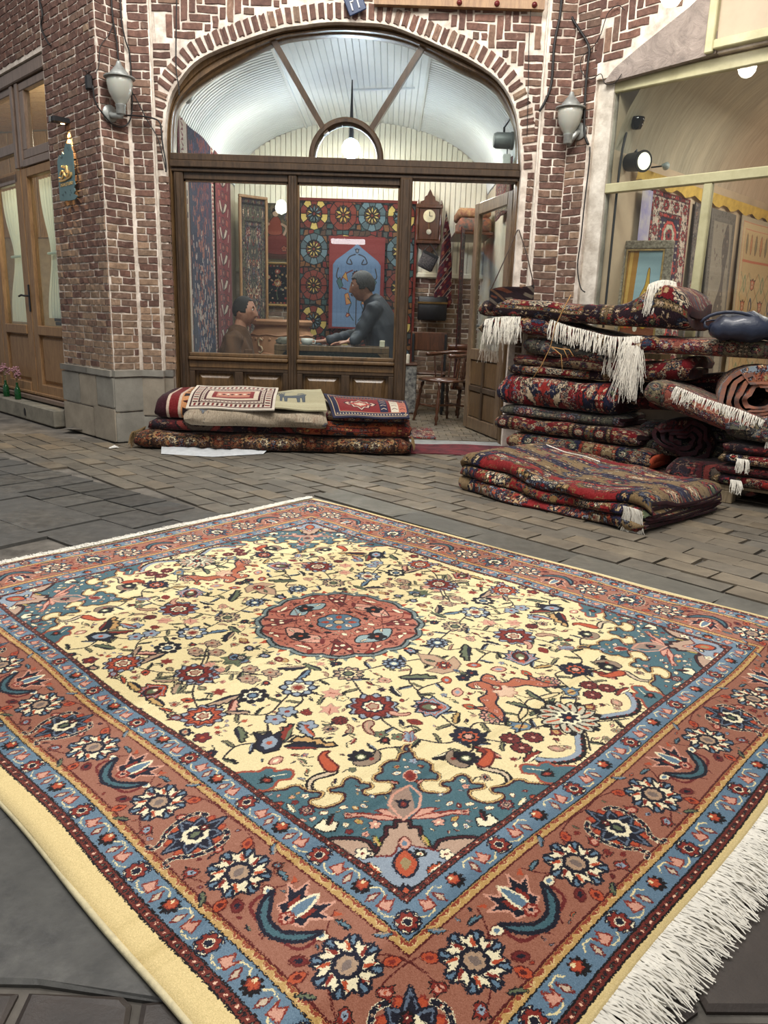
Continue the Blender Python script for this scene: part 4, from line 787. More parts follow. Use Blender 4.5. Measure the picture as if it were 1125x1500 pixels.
def brick_ix(z,r):
    q=r.random(); t=(z-.6)/2.4
    k=0 if q<.25+.6*t else (1 if q<.8+.2*t else 2)
    if z<1.9 and r.random()<.55*(1.9-z): k=2
    return k*4+r.randrange(4)
def pmat(P,a,z,w,h,d=.03,rot=0,off=0.0):
    # matrix of a brick whose middle sits at (a,z) of plane P, standing proud of it
    X=P.d*cos(rot)+Vector((0,0,sin(rot))); Y=-P.d*sin(rot)+Vector((0,0,cos(rot))); o=P.at(a,z,off)
    return Matrix(((X.x*w,Y.x*h,P.n.x*d,o.x),(X.y*w,Y.y*h,P.n.y*d,o.y),(X.z*w,Y.z*h,P.n.z*d,o.z),(0,0,0,1)))
RH=.0535
def courses(P,s0,s1,z0,z1,L=.176,seed=1,keep=None,first=0):
    r=random.Random(seed); out=[]; n=int(round((z1-z0)/RH))
    for k in range(n):
        z=z0+(k+.5)*RH; a=s0-(L*.5 if (k+first)%2 else 0)+r.uniform(-.012,.012)
        while a<s1-.01:
            w=L if r.random()<.72 else L*.55
            if a<s0 and a+w-s0<.06: w+=.07
            b=min(a+w,s1); c=max(a,s0)
            if s1-b<.035: b=s1
            if b-c>.02 and (keep is None or keep((b+c)/2,z,(b-c)/2)):
                out.append((pmat(P,(b+c)/2,z+r.uniform(-.002,.002),b-c-.009,RH-.008,.03,r.uniform(-.018,.018),-.007),brick_ix(z,r)))
            a=b
    return out
ZL=.565   # top of the stone base
# wall_left: the diagonal wall with the door on the far left
WL=tag(MB().build('wall_left',M_MORT),kind='structure') if False else None
def slab(name,polys,m,kind='structure',parent=None):
    mb=MB()
    for (P,s0,s1,z0,z1,th) in polys:
        a,b,c,d=P.at(s0,z0),P.at(s1,z0),P.at(s1,z1),P.at(s0,z1); e=[p-P.n*th for p in (a,b,c,d)]
        mb.add([a,b,c,d]+e,[(0,1,2,3),(7,6,5,4),(0,4,5,1),(1,5,6,2),(2,6,7,3),(3,7,4,0)])
    o=mb.build(name,m,parent); 
    if kind: o['kind']=kind
    return o
ZT=3.7; LO0,LO1,LOT=.94,3.4,2.965
wall_left=slab('wall_left',[(LWP,.02,LO0,0,ZT,.14),(LWP,LO0,LO1,LOT,ZT,.2),(LWP,LO1,4.5,0,ZT,.2)],M_MORT)
it=courses(LWP,0,LO0-.01,ZL,ZT,.165,3)+courses(LWP,LO0,LO1,LOT+.03,ZT,.165,5)
lay(wall_left,it,ALLBR)
LBlen=.235
wall_front_left=slab('wall_front_left',[(LBP,0,LBlen,0,ZT,.03),(PCP,0,.175,0,ZT,.25)],M_MORT)
lay(wall_front_left,courses(LBP,0,LBlen-.012,ZL,ZT,.176,7)+courses(PCP,.012,.17,ZL,ZT,.17,8),ALLBR)
# arch opening, traced on the wall face
ARCO=[(243,250),(241,215),(242,178),(249,142),(263,117),(284,92),(320,72),(400,44),(440,37),(482,32),(530,33),(574,38),(634,62),(690,88),(730,116),(752,152),(761,192),(764,250)]
ARCP=[(AWP.hit(x,y)) for x,y in ARCO]; AX0=AWP.hit(262,575)[0]; AX1=AWP.hit(757,420)[0]
ARC=[(ARCP[0][0],ARCP[0][1])]+ARCP[1:-1]+[(ARCP[-1][0],ARCP[-1][1])]
ARC=[(float(a),float(b)) for a,b in crv(ARC,3)]
AS0,AS1=0.0,1.075+1.80-.01
def arch_wall():
    # face with the arch cut out, plus the reveal going back to the shop front
    mb=MB(); n=len(ARC); P=AWP; L=[P.at(a,z) for a,z in ARC]; xl,xr=ARC[0][0],ARC[-1][0]
    outer=[]
    for a,z in ARC:
        t=(a-xl)/(xr-xl); outer.append(P.at(AS0+(AS1-AS0)*t,ZT))
    for i in range(n-1): mb.add([L[i],L[i+1],outer[i+1],outer[i]],[(0,1,2,3)]); mb.add([L[i],L[i+1],L[i+1]-P.n*.16,L[i]-P.n*.16],[(0,1,2,3)])
    mb.add([P.at(AS0,0),P.at(xl,0),L[0],P.at(AS0,ZT)],[(0,1,2,3)]); mb.add([P.at(xr,0),P.at(AS1,0),P.at(AS1,ZT),L[-1]],[(0,1,2,3)])
    for x,q in ((xl,L[0]),(xr,L[-1])): mb.add([P.at(x,0),q,q-P.n*.16,P.at(x,0,-.16)],[(0,1,2,3)])
    o=mb.build('wall_front',M_MORT); o['kind']='structure'; return o
wall_front=arch_wall()
it=[]; r=random.Random(21)
# voussoirs round the arch
seg=[(Vector(ARC[i]),Vector(ARC[i+1])) for i in range(len(ARC)-1)]; tot=sum((b-a).length for a,b in seg); N=int(tot/.0585); acc=0; k=0; VH=.105; VOUT=[]
for i in range(N):
    s=(i+.5)*tot/N; q=0
    for a,b in seg:
        l=(b-a).length
        if q+l>=s: break
        q+=l
    c=a+(b-a)*((s-q)/l); t=(b-a).normalized(); nn=Vector((-t.y,t.x)); 
    if nn.y<0 and abs(nn.y)>.2: nn=-nn
    if c.x<seg[0][0].x+.5 and nn.x>.5: nn=-nn
    if c.x>seg[-1][1].x-.5 and nn.x<-.5: nn=-nn
    side=c.y<ARC[0][1]+.18
    h=VH*(.62 if side else 1)
    m=c+nn*(h/2+.016); VOUT.append((c,nn))
    it.append((pmat(AWP,m.x,m.y,tot/N-.016,h,.03,atan2(nn.y,nn.x)-pi/2,-.006),brick_ix(2.6,r)))
def inring(a,z,mar):
    # distance test to the arch curve
    p=Vector((a,z)); best=9
    for x,y in seg:
        d=y-x; t=max(0,min(1,(p-x).dot(d)/d.length_squared)); best=min(best,(p-x-d*t).length)
    inside=seg[0][0].x<a<seg[-1][1].x and z<max(y.y for x,y in seg if min(x.x,y.x)-.05<=a<=max(x.x,y.x)+.05) if any(min(x.x,y.x)-.05<=a<=max(x.x,y.x)+.05 for x,y in seg) else False
    return inside or best<mar
# narrow courses beside the opening
xl,xr=ARC[0][0],ARC[-1][0]
it+=courses(AWP,.012,AX0-.012,ZL,ARC[0][1]-.02,.3,31); it+=courses(AWP,AX1+.016,AS1-.012,ZL,ARC[-1][1]-.02,.3,32)
# herringbone above, courses hugging both sides
for k in range(int((ZT-2.1)/RH)):
    z=2.13+k*RH
    for s0,s1 in ((.012,.14),(AS1-.15,AS1-.012)):
        if not inring(s0 if s0<1 else s1,z,VH+.02) and z<2.92:
            e0,e1=s0,s1
            while e1-e0>.03 and inring(e1 if s0<1 else e0,z,VH+.03):
                if s0<1: e1-=.01
                else: e0+=.01
            it.append((pmat(AWP,(e0+e1)/2,z,e1-e0,RH-.013,.03,0,-.007),brick_ix(z,r)))
p=.0555
for i in range(-2,60):
    for j in range(0,60):
        x,z=i*p,2.1+j*p; q=(i-j)%6
        for (st,w,h,rot) in ((0,3,1,0),(5,1,3,pi/2)):
            if q!=st: continue
            cx,cz=x+w*p/2,z+h*p/2; a0,a1,z0,z1=x+.01,x+w*p-.01,z+.01,z+h*p-.01
            if a0<.0 or a1>AS1: continue
            if (z0<2.92 and a0<.145) or (z0<2.92 and a1>AS1-.155): continue
            if any(inring(u,v,VH+.018) for u in (a0,a1) for v in (z0,z1)):
                # cut brick: keep the half that clears the ring
                if h==1:
                    for (b0,b1) in ((a0,a0+p*1.4),(a1-p*1.4,a1),(a0,a0+p*.8),(a1-p*.8,a1)):
                        if not any(inring(u,v,VH+.018) for u in (b0,b1) for v in (z0,z1)): it.append((pmat(AWP,(b0+b1)/2,cz,b1-b0,p-.0095,.03,0,-.007),brick_ix(cz,r))); break
                else:
                    for b0 in (z1-p*1.4,z1-p*.8):
                        if not any(inring(u,v,VH+.018) for u in (a0,a1) for v in (b0,z1)): it.append((pmat(AWP,cx,(b0+z1)/2,z1-b0,p-.013,.03,pi/2,-.007),brick_ix(cz,r))); break
                continue
            it.append((pmat(AWP,cx,cz,3*p-.012,p-.0095,.03,rot+r.uniform(-.02,.02),-.007),brick_ix(cz,r)))
lay(wall_front,it,ALLBR)
# mortar beads at the wall edges
mb=MB()
for P,s in ((AWP,.004),(AWP,AS1-.004)):
    rr=random.Random(3); pts=[P.at(s+rr.uniform(-.004,.004),z,.012) for z in np.arange(.0,3.7,.11)]; mb.tube(pts,[.009+rr.uniform(-.002,.003) for _ in pts],6)
o=mb.build('mortar_bead',mat('pale_mortar',(214,204,190),.9,var=.15,scale=20,bump=.4),wall_front,True)
# right pier: flat face, then the diagonal face with the old plaster edge, then the right shop
RB=.205
wall_front_right=slab('wall_front_right',[(PRP,0,.203,0,ZT,.25)],M_MORT); lay(wall_front_right,courses(PRP,.012,.203,ZL-.5,ZT,.17,41),ALLBR)
wall_right=slab('wall_right',[(RWP,0,RB,0,ZT,.25),(RWP,RB+.0,3.2,2.70,ZT,.1)],M_MORT)
it=courses(RWP,0,RB-.03,.3,2.35,.17,43)+courses(RWP,0,RB,2.35,ZT,.17,44)
RSP=Plane(RWP.at(0,0,-.03),radians(-45))     # recessed face of the right shop wall
slab('wall_right_recess',[(RSP,RB,.33,0,2.75,.15)],mat('old_white_plaster',(206,200,188),.9,var=.2,scale=8,bump=.4,bd=.01,c2=(168,158,144)),parent=wall_right,kind=None)
E0=[RWP.hit(x,y,.02) for x,y in ((883,122),(900,100),(935,70),(975,38),(1010,10),(1042,-20),(1050,-20),(1050,70),(1048,78),(900,118))]
r=random.Random(9)
for i in range(-1,20):
    for j in range(-1,20):
        a,z=RB+.03+i*p,2.8+j*p; q=(i-j)%6
        (ax_,az_),(bx_,bz_)=E0[0],E0[5]; q_=az_+(a+(.16 if (i-j)%6==0 else .05)-ax_)*(bz_-az_)/(bx_-ax_)
        if z<q_+.03 or z<2.80 or a>1.3: continue
        if q==0: it.append((pmat(RWP,a+p*1.5,z+p/2,3*p-.012,p-.0095,.03,0,-.007),brick_ix(z,r)))
        if q==5: it.append((pmat(RWP,a+p/2,z+p*1.5,3*p-.012,p-.0095,.03,pi/2,-.007),brick_ix(z,r)))
lay(wall_right,it,ALLBR)
# rough plaster over the right wall, with its ragged lower and left edge
t=NT('smeared_plaster'); f=t.noise(7,7,.7,None,1.5); t.l(t.ramp(f,[(.3,lin((118,108,102))),(.55,lin((150,138,130))),(.75,lin((172,160,150)))]),t.b.inputs['Base Color']); t.b.inputs['Roughness'].default_value=.9; t.bump(f,.9,.02); M_SMEAR=t.m
mb=MB(); mb.prism([(float(a),float(b)) for a,b in E0],lambda q,t:RWP.at(q[0],q[1],.02 if t else -.03)); mb.build('plaster_patch',M_SMEAR,wall_right)
# stone base blocks and ledge of the left pier
M_BASE=[mat('ashlar_%s'%n,c,.8,var=.14,scale=6,bump=.5,bd=.005,rnd=.08) for n,c in (('grey',(138,134,124)),('warm',(148,138,122)),('dark',(120,116,108)))]
BL=[]
for nm in range(3):
    bm=bmesh.new(); bmesh.ops.create_cube(bm,size=1); bmesh.ops.bevel(bm,geom=bm.edges[:],offset=.02,segments=2,affect='EDGES'); me=bpy.data.meshes.new('stone_block'); bm.to_mesh(me); bm.free(); me.materials.append(M_BASE[nm]); BL.append(me)
def blocks(par,P,spec,seed):
    r=random.Random(seed)
    for (s0,s1,z0,z1,off) in spec: inst('stone_block',BL[r.randrange(3)],pmat(P,(s0+s1)/2,(z0+z1)/2,s1-s0-.008,z1-z0-.008,.05,0,off),par)
blocks(wall_left,LWP,[(.0,.42,.51,ZL,.012),(.42,.955,.51,ZL,.012),(-.02,.28,.27,.505,.0),(.28,.6,.25,.505,.0),(.6,.955,.25,.505,0),(-.02,.36,0,.265,.0),(.36,.955,0,.245,0)],1)
blocks(wall_front_left,LBP,[(-.02,.24,.51,ZL,.012),(-.02,.24,.24,.505,.0),(-.02,.24,0,.235,0)],2)
blocks(wall_front_left,PCP,[(0,.19,.51,ZL,.012),(0,.19,.2,.505,0),(0,.19,0,.195,0)],4)
blocks(wall_front,AWP,[(0.01,.085,.51,ZL,.008),(0.01,.085,.18,.505,0),(0.01,.085,0,.175,0)],5)
# ------------------------------------------------------------------ floor
M_GR=mat('floor_grout',(108,102,94),.9,var=.25,scale=6,bump=.4,c2=(70,66,60))
fl=MB().add([(-14,-5,-.012),(10,-5,-.012),(10,14,-.012),(-14,14,-.012)],[(0,1,2,3)]).build('floor',M_GR); fl['kind']='structure'
def stone_mat(name,c,c2,rough=.55,sc=9,vein=None):
    t=NT(name); oi=t.n('ObjectInfo'); f=t.noise(sc,7,.68); g=t.noise(2.2,4,.6,None,.6); col=t.ramp(f,[(.3,lin(c2)),(.7,lin(c))]); col=t.mix(t.ramp(g,[(.42,(0,0,0,1)),(.6,(.7,.7,.7,1))]),col,lin(tuple(v*.72 for v in c)))
    r=t.ramp(oi.outputs['Random'],[(0,(.84,.83,.82,1)),(.5,(1,.98,.96,1)),(1,(1.16,1.12,1.06,1))]); col=t.mix(1,col,r,'MULTIPLY')
    t.l(col,t.b.inputs['Base Color']); rg=t.ramp(g,[(.4,(rough-.12,)*3+(1,)),(.65,(rough+.2,)*3+(1,))]); t.l(rg,t.b.inputs['Roughness']); t.bump(t.noise(45,6,.7),.35,.004); return t.m
M_PV=[stone_mat('brown_paver',(128,119,104),(96,88,77)),stone_mat('grey_paver',(118,112,101),(88,83,75)),stone_mat('warm_paver',(132,121,104),(100,91,78))]
M_SL=[stone_mat('dark_slab',(92,92,89),(54,54,54),.46,18),stone_mat('slate_slab',(102,101,97),(62,62,61),.48,15)]; M_CZ=stone_mat('brown_flagstone',(70,60,54),(46,41,38),.5,9)
def paver_mesh(m,seed):
    r=random.Random(seed); bm=bmesh.new(); bmesh.ops.create_cube(bm,size=1); bmesh.ops.delete(bm,geom=[f for f in bm.faces if f.normal.z<-.9],context='FACES')
    for v in bm.verts:
        v.co.x+=r.uniform(-.012,.012); v.co.y+=r.uniform(-.03,.03)
        if v.co.z>0: v.co.z=.5+r.uniform(-.18,.1)
    bmesh.ops.bevel(bm,geom=[e for e in bm.edges if all(v.co.z>.2 for v in e.verts)],offset=.045,segments=1,affect='EDGES')
    me=bpy.data.meshes.new('paving_stone'); bm.to_mesh(me); bm.free(); me.materials.append(m); return me
PVM=[paver_mesh(m,k) for k,m in enumerate(M_PV*2)]; SLM=[paver_mesh(m,k+20) for k,m in enumerate(M_SL)]
e1=Vector((.70,-.714,0)).normalized(); e2=Vector((-e1.y,e1.x,0))   # paving runs slantwise, like the octagon
O=Vector((-.4,3.9,0))
rug_px=[(0,828),(470,733),(1125,912),(1125,1500),(0,1500)]
def to_px(p): d=np.array(p)-np.array([0,0,EYE]); f=d@_f; return 562.5+F_PX*(d@CR)/f,750-F_PX*(d@CU)/f
ARUG0=ground(469,735); ARUG1=ground(1125,910); ARUG2=ground(0,825); ARUG3=ground(0,1120); ARUG4=ground(300,1500)
def lw_side(p): return (p-A0).dot(LWP.n)>-.02
items=[];slabs=[]
pw,pl=.128,.235; r=random.Random(5)
C0=ground(0,655); 
def zone(p):
    # which paving lies here: large slabs on the left, small setts by the walls
    x,y=to_px(p) if p.y>1.2 else (0,2000)
    u=(p-O).dot(e1); v=(p-O).dot(e2)
    if v<-1.05+ .0*u and p.x<0.2: return 'slab'
    return 'sett'
# setts
def under_rug(c): u,v=(c-O).dot(e1),(c-O).dot(e2); return 0<u<2.75 and -2.0<v<.22
VB=lambda u:-.75+.153*(u+2.5)
def street(c):
    s_,n_=(c-A0).dot(LWP.d),(c-A0).dot(LWP.n)
    if s_>0 and n_<.10: return False
    if c.y>6.1 or (c.x<-1.85 and c.y>5.95 and s_<=0 and n_<0 and (c-A0).dot(LBP.n)<0.02): return False
    if c.x>1.2 and (c-RWP.P).dot(RWP.n)<.0: return False
    return True
for j in range(-26,34):
    for i in range(-22,24):
        c=O+e1*(i*pl+(pl/2 if j%2 else 0)+r.uniform(-.01,.01))+e2*(.56+j*pw)
        u,v=(c-O).dot(e1),(c-O).dot(e2)
        if c.y<1.9 or abs(c.x)>6 or not street(c) or under_rug(c) or not vis(c,650): continue
        if v<VB(u)+.06: continue
        if u>-.3 and .25<v<.495: continue
        if v<.25 and u>.1: continue
        x,y=to_px(c)
        k=1 if (r.random()<(.75 if x<560 else .3)) else r.choice((0,2)); k=k+3*r.randrange(2)
        items.append((Matrix.Translation(c+Vector((0,0,-.012)))@Matrix.Rotation(atan2(e1.y,e1.x),4,'Z')@Matrix.Rotation(r.uniform(-.012,.012),4,'Z')@Matrix.Diagonal((pl-.008,pw-.008,.03,1)),k))
lay(fl,items,PVM,'paving_stone')
# large slabs on the left, in their own slightly turned rows, and the channel slabs by the rug
items=[]; sa=atan2(e1.y,e1.x)+atan(.153); eS=Vector((cos(sa),sin(sa),0)); eN=Vector((-eS.y,eS.x,0)); SO=O+e1*(-2.5)+e2*(-.75)
vv=0
for j,wd in enumerate((.235,.235,.34,.36,.36,.36,.40,.4,.4,.4)):
    u=-1.6-(j%2)*.3; 
    while u<5.2:
        l=r.choice((.5,.62,.72)) if j>1 else r.choice((.235,.3,.24)); c=SO+eS*(u+l/2)+eN*(vv-wd/2)
        if vis(c,650) and c.y>1.0 and not under_rug(c) and street(c): items.append((Matrix.Translation(c+Vector((0,0,-.012)))@Matrix.Rotation(sa,4,'Z')@Matrix.Diagonal((l-.008,wd-.008,.03,1)),r.randrange(2)))
        u+=l
    vv-=wd
u=-.3
while u<2.9:
    l=r.choice((.5,.66)); c=O+e1*(u+l/2)+e2*.38; items.append((Matrix.Translation(c+Vector((0,0,-.012)))@Matrix.Rotation(atan2(e1.y,e1.x),4,'Z')@Matrix.Diagonal((l-.006,.215,.03,1)),2)); u+=l
SLM.append(paver_mesh(stone_mat('smooth_channel_slab',(112,110,102),(88,86,80),.5,20),44))
lay(fl,items,SLM,'paving_slab')
# irregular flagstones nearest the camera
def clip(poly,p,n):
    out=[]
    for i in range(len(poly)):
        a,b=poly[i],poly[(i+1)%len(poly)]; da,db=(a-p).dot(n),(b-p).dot(n)
        if da<=0: out.append(a)
        if (da<0)!=(db<0) and da!=db: out.append(a+(b-a)*(da/(da-db)))
    return out
def flag(name,poly,m,h=.028,gap=.011):
    c=sum(poly,Vector((0,0)))/len(poly); n=len(poly); P=[c+(q-c)*(1-gap/max((q-c).length,.02)) for q in poly]; P2=[c+(q-c)*(1-.022/max((q-c).length,.03)) for q in poly]
    vs=[(q.x,q.y,-.02) for q in P]+[(q.x,q.y,h-.034) for q in P]+[(q.x,q.y,h-.029+r.uniform(-.0015,.0015)) for q in P2]
    fs=[(i,(i+1)%n,n+(i+1)%n,n+i) for i in range(n)]+[(n+i,n+(i+1)%n,2*n+(i+1)%n,2*n+i) for i in range(n)]+[tuple(range(2*n,3*n))]
    return MB().add(vs,fs).build(name,m,fl)
DS=[ground(*q).xy for q in ((-260,1090),(60,1090),(330,1482),(60,1445),(-260,1440))]
flag('paving_slab',DS,M_SL[0])
pts=[]; rr=random.Random(14)
while len(pts)<46:
    q=Vector((rr.uniform(-.9,1.5),rr.uniform(.55,1.75)))
    if all((q-o).length>.15 for o in pts): pts.append(q)
for q in pts:
    if q.x>-.15 and (Vector((q.x,q.y,0))-O).dot(e1)<2.3: continue
    poly=[Vector(t) for t in ((-1.1,.45),(1.7,.45),(1.7,1.9),(-1.1,1.9))]
    for o in pts:
        if o is not q and poly: poly=clip(poly,(q+o)/2,(o-q))
    if q.x<-.1: 
        a,b=ground(60,1445).xy,ground(-260,1440).xy; nn=Vector((-(b-a).y,(b-a).x)); nn=nn if nn.y>0 else -nn; poly=clip(poly,a,nn)
    if len(poly)>2 and vis(Vector((q.x,q.y,0)),300): flag('flagstone',poly,M_CZ)
# ------------------------------------------------------------------ the large rug spread on the paving
U=1/1.1
def rugmap():
    # plan position of rug coordinates (u along the fringed end, v along the long side), the two not quite square
    P=[ground(*q) for q in ((596.7,1363),(1088.5,953),(454,764),(-33,882))]
    return lambda u,v:(P[0]*(1-u/RW)*(1-v/RL)+P[1]*(u/RW)*(1-v/RL)+P[2]*(u/RW)*(v/RL)+P[3]*(1-u/RW)*(v/RL))
RM=rugmap()
M_RUG=mat_img('rug_pile',mainrug(),.95,.5,.0015,'EXTEND',.15)
def rug_edge(u,v):
    # real rugs are not straight: slow waves along every edge
    w=.006*sin(3.1*v+.4)+.004*sin(8.3*v+1.); q=.006*sin(2.7*u+1.3)+.004*sin(7.1*u); return u+w,v+q
def rug_z(u,v): return .011+.0035*sin(5.1*u+1.2*v)*sin(4.3*v-.7*u+.5)+.002*sin(13*u)*sin(11*v)
U0,U1,V0,V1=-.402,RW+.363,-.362,RL+.352
rug_root=empty('persian_rug',RM(RW/2,RL/2),'large hand-knotted rug with a cream floral field, pink medallion and teal corners, spread in front','rug')
def build_rug():
    nu,nv=90,110; vs=[];fs=[];uv=[]; q=lambda u,v:((u+.43)/2.62,(v+.39)/3.07)
    for j in range(nv+1):
        for i in range(nu+1):
            u=U0+(U1-U0)*i/nu; v=V0+(V1-V0)*j/nv; a,b=rug_edge(u,v); p=RM(a,b); z=rug_z(u,v)
            vs.append((p.x,p.y,z)); uv.append(q(u,v))
    for j in range(nv):
        for i in range(nu): k=j*(nu+1)+i; fs.append((k,k+1,k+nu+2,k+nu+1))
    border=[i for i in range(nu+1)]+[(j+1)*(nu+1)-1 for j in range(1,nv+1)]+[nv*(nu+1)+i for i in range(nu-1,-1,-1)]+[j*(nu+1) for j in range(nv-1,0,-1)]
    n0=len(vs)
    for k in border: vs.append((vs[k][0],vs[k][1],.0008)); uv.append(uv[k])
    for i in range(len(border)): j=(i+1)%len(border); fs.append((border[i],n0+i,n0+j,border[j]))
    MB().add(vs,fs,uv).build('pile',M_RUG,rug_root,True)
build_rug()
M_FR=mat('fringe_cotton',(232,226,212),.9,var=.1,scale=30,bump=.2,sheen=.3)
def fringe(name,parent,P0,P1,out,length,n,m,seed=0,z0=.008,drop=False,up=None,lab=None,spread=.35,strands=3,wd=.0022,prof=None):
    # a row of knotted tassels between two points (or along prof(t)), each a few loose strands
    r=random.Random(seed); mb=MB(); L=(P1-P0)
    for k in range(n):
        t=(k+r.uniform(.2,.8))/n; p=prof(t) if prof else P0+L*t; o=out(t) if callable(out) else out; o=o.normalized(); side=L.normalized() if not prof else (prof(min(1,t+.01))-prof(max(0,t-.01))).normalized()
        clump=length*r.uniform(-.22,.22)
        for q in range(strands):
            l=length*(r.uniform(.55,1.2) if drop else r.uniform(.6,1.15)); d=(o+side*r.uniform(-spread,spread)).normalized(); pts=[];b=r.uniform(-.5,.5)
            for s in range(5):
                f=s/4; x=p+d*l*f+side*(b*l*.35*f*f)
                if drop: x=p+o*(.022*sin(f*1.57)+.010*f*r.uniform(-1,1)+.004*(k%3))+side*(clump*f+spread*l*r.uniform(-.16,.16)*f+b*l*.07*f*f)+Vector((0,0,-l*f**1.35)); x.z=max(x.z,.004)
                else: x.z=max(.0015,p.z*(1-f)+.002+.006*sin(f*pi)*r.uniform(.2,1.6)+r.uniform(0,.004))
                pts.append(x)
            pr=[]
            up_=Vector((0,0,1)) if not drop else o
            for s,x in enumerate(pts):
                tdir=(pts[min(s+1,4)]-pts[max(s-1,0)]).normalized(); wv=tdir.cross(up_); wv=(wv.normalized() if wv.length>1e-5 else side)*wd*(1.1-.6*s/4); pr+=[x-wv,x+up_*wd*.8,x+wv]
            fs=[]
            for s in range(4):
                for c in range(2): i=s*3+c; fs.append((i,i+1,i+4,i+3))
            mb.add(pr,fs)
    o=mb.build(name,m,parent,True,recalc=False); o['kind']='stuff'
    if lab: o['label']=lab
    return o
def rp(u,v,z=.008): a,b=rug_edge(u,v); p=RM(a,b); return Vector((p.x,p.y,z))
fringe('fringe',rug_root,rp(U0,V0),rp(U1,V0),(RM(0,0)-RM(0,1)),.088,520,M_FR,1,strands=5,prof=lambda t:rp(U0+(U1-U0)*t,V0),spread=.28,wd=.0019)
fringe('fringe',rug_root,rp(U0,V1),rp(U1,V1),(RM(0,1)-RM(0,0)),.062,420,M_FR,2,strands=4,prof=lambda t:rp(U0+(U1-U0)*t,V1),spread=.6,wd=.0022)
M_CORD=mat('selvage_cotton',(226,212,170),.9,var=.12,scale=60,bump=.3)
for us in (U0,U1):
    MB().tube([rp(us,V0+(V1-V0)*k/80,.006) for k in range(81)],.0058,6).build('selvage_cord',M_CORD,rug_root,True)
# ------------------------------------------------------------------ arched wooden shop front
M_WOOD=mat_wood('walnut_wood',(110,84,54),(58,43,28),.36); M_WOOD2=mat_wood('dark_oak',(78,60,43),(42,32,23),.34); M_PINE=mat_wood('honey_pine',(158,122,82),(112,80,52),.5,coat=.05); M_GLASS=mat_glass()
M_BLACK=mat('black_plastic',(22,22,24),.45,var=.1); M_STEEL=mat('brushed_steel',(150,150,148),.35,.9,var=.08); M_BRASS=mat('old_brass',(120,92,52),.4,.8,var=.2)
M_WIRE=mat('black_cable',(26,24,24),.6,var=.1)
GY=6.255
win=empty('window_1',(-.38,6.22,0),kind='structure')
def resample(p,n):
    p=[Vector(q) for q in p]; L=[0]
    for a,b in zip(p,p[1:]): L.append(L[-1]+(b-a).length)
    out=[];k=0
    for i in range(n):
        s=L[-1]*i/(n-1)
        while k<len(L)-2 and L[k+1]<s: k+=1
        t=(s-L[k])/max(L[k+1]-L[k],1e-9); out.append(p[k]+(p[k+1]-p[k])*t)
    return out
def w2(s,z): return Vector((-1.80+s,z))
outc=[w2(a,z) for a,z in ARC]
INP=[(254,238),(256,178),(263,153),(284,131),(320,107),(400,64),(455,53),(510,50),(574,58),(622,74),(670,100),(718,124),(742,156),(756,192),(757,246)]
inn=[Vector((float(a),float(b))) for a,b in crv([(onY(x,y,6.22).x,onY(x,y,6.22).z) for x,y in INP],3)]
XL0,XL1,XR0,XR1=-1.755,-1.69,.935,1.005
NO=70; Oc=resample(outc,NO); Ic=resample(inn,NO)
Oc=[Vector((XL0-.01,0.02))]+Oc+[Vector((XR1+.03,0.02))]; Ic=[Vector((XL1,0.02)),]+Ic+[Vector((XR0,0.02))]
Oc=[o+(o-i).normalized()*.03 for o,i in zip(Oc,Ic)]
def loft2(O_,I_,prof,name,m,par):
    mb=MB(); n=len(O_); k=len(prof); vs=[]
    for o,i in zip(O_,I_):
        for t,y in prof: q=o+(i-o)*t; vs.append((q.x,y,q.y))
    fs=[(a*k+b,a*k+b+1,(a+1)*k+b+1,(a+1)*k+b) for a in range(n-1) for b in range(k-1)]
    return mb.add(vs,fs).build(name,m,par,40)
loft2(Oc,Ic,[(0,6.30),(0,6.205),(.08,6.19),(.45,6.185),(.5,6.20),(.58,6.20),(.62,6.185),(.78,6.185),(.84,6.215),(.93,6.22),(1,6.235),(1,6.30)],'arch_frame',M_WOOD,win)
def bar(name,x0,x1,z0,z1,y0,y1,m,par,bev=.006): return MB().box((x0,y0,z0),(x1,y1,z1),None,0,bev).build(name,m,par)
def sbar(name,p,q,w,y0,y1,m,par):
    p,q=Vector(p),Vector(q); d=(q-p).normalized(); n=Vector((-d.y,d.x))*w/2; P=[p-n,p+n,q+n,q-n]
    return MB().prism(P,lambda a,t:(a.x,y1 if t else y0,a.y)).build(name,m,par)
ZTR0,ZTR1=2.065,2.175
mb=MB()
for z0,z1,y0 in ((2.055,2.085,6.185),(2.085,2.135,6.165),(2.135,2.185,6.18)): mb.box((XL1-.02,y0,z0),(XR0+.02,6.30,z1),None,0,.006)
mb.build('transom_rail',M_WOOD2,win)
hc=onY(507,240,6.22); hc2=Vector((hc.x,2.185)); R0,R1=.285,.235
loft2([hc2+Vector((cos(pi-pi*k/24)*R0,sin(pi*k/24)*R0*1.02)) for k in range(25)],[hc2+Vector((cos(pi-pi*k/24)*R1,sin(pi*k/24)*R1*1.02)) for k in range(25)],[(0,6.29),(0,6.21),(.3,6.195),(.7,6.195),(1,6.215),(1,6.29)],'fanlight_ring',M_WOOD2,win)
b1a=onY(401,62,6.22);b1b=onY(478,196,6.22);b2a=onY(618,72,6.22);b2b=onY(541,194,6.22)
for a,b in ((b1a,b1b),(b2a,b2b)): sbar('glazing_bar',(a.x,a.z+.01),(b.x,b.z),.042,6.205,6.28,M_WOOD2,win)
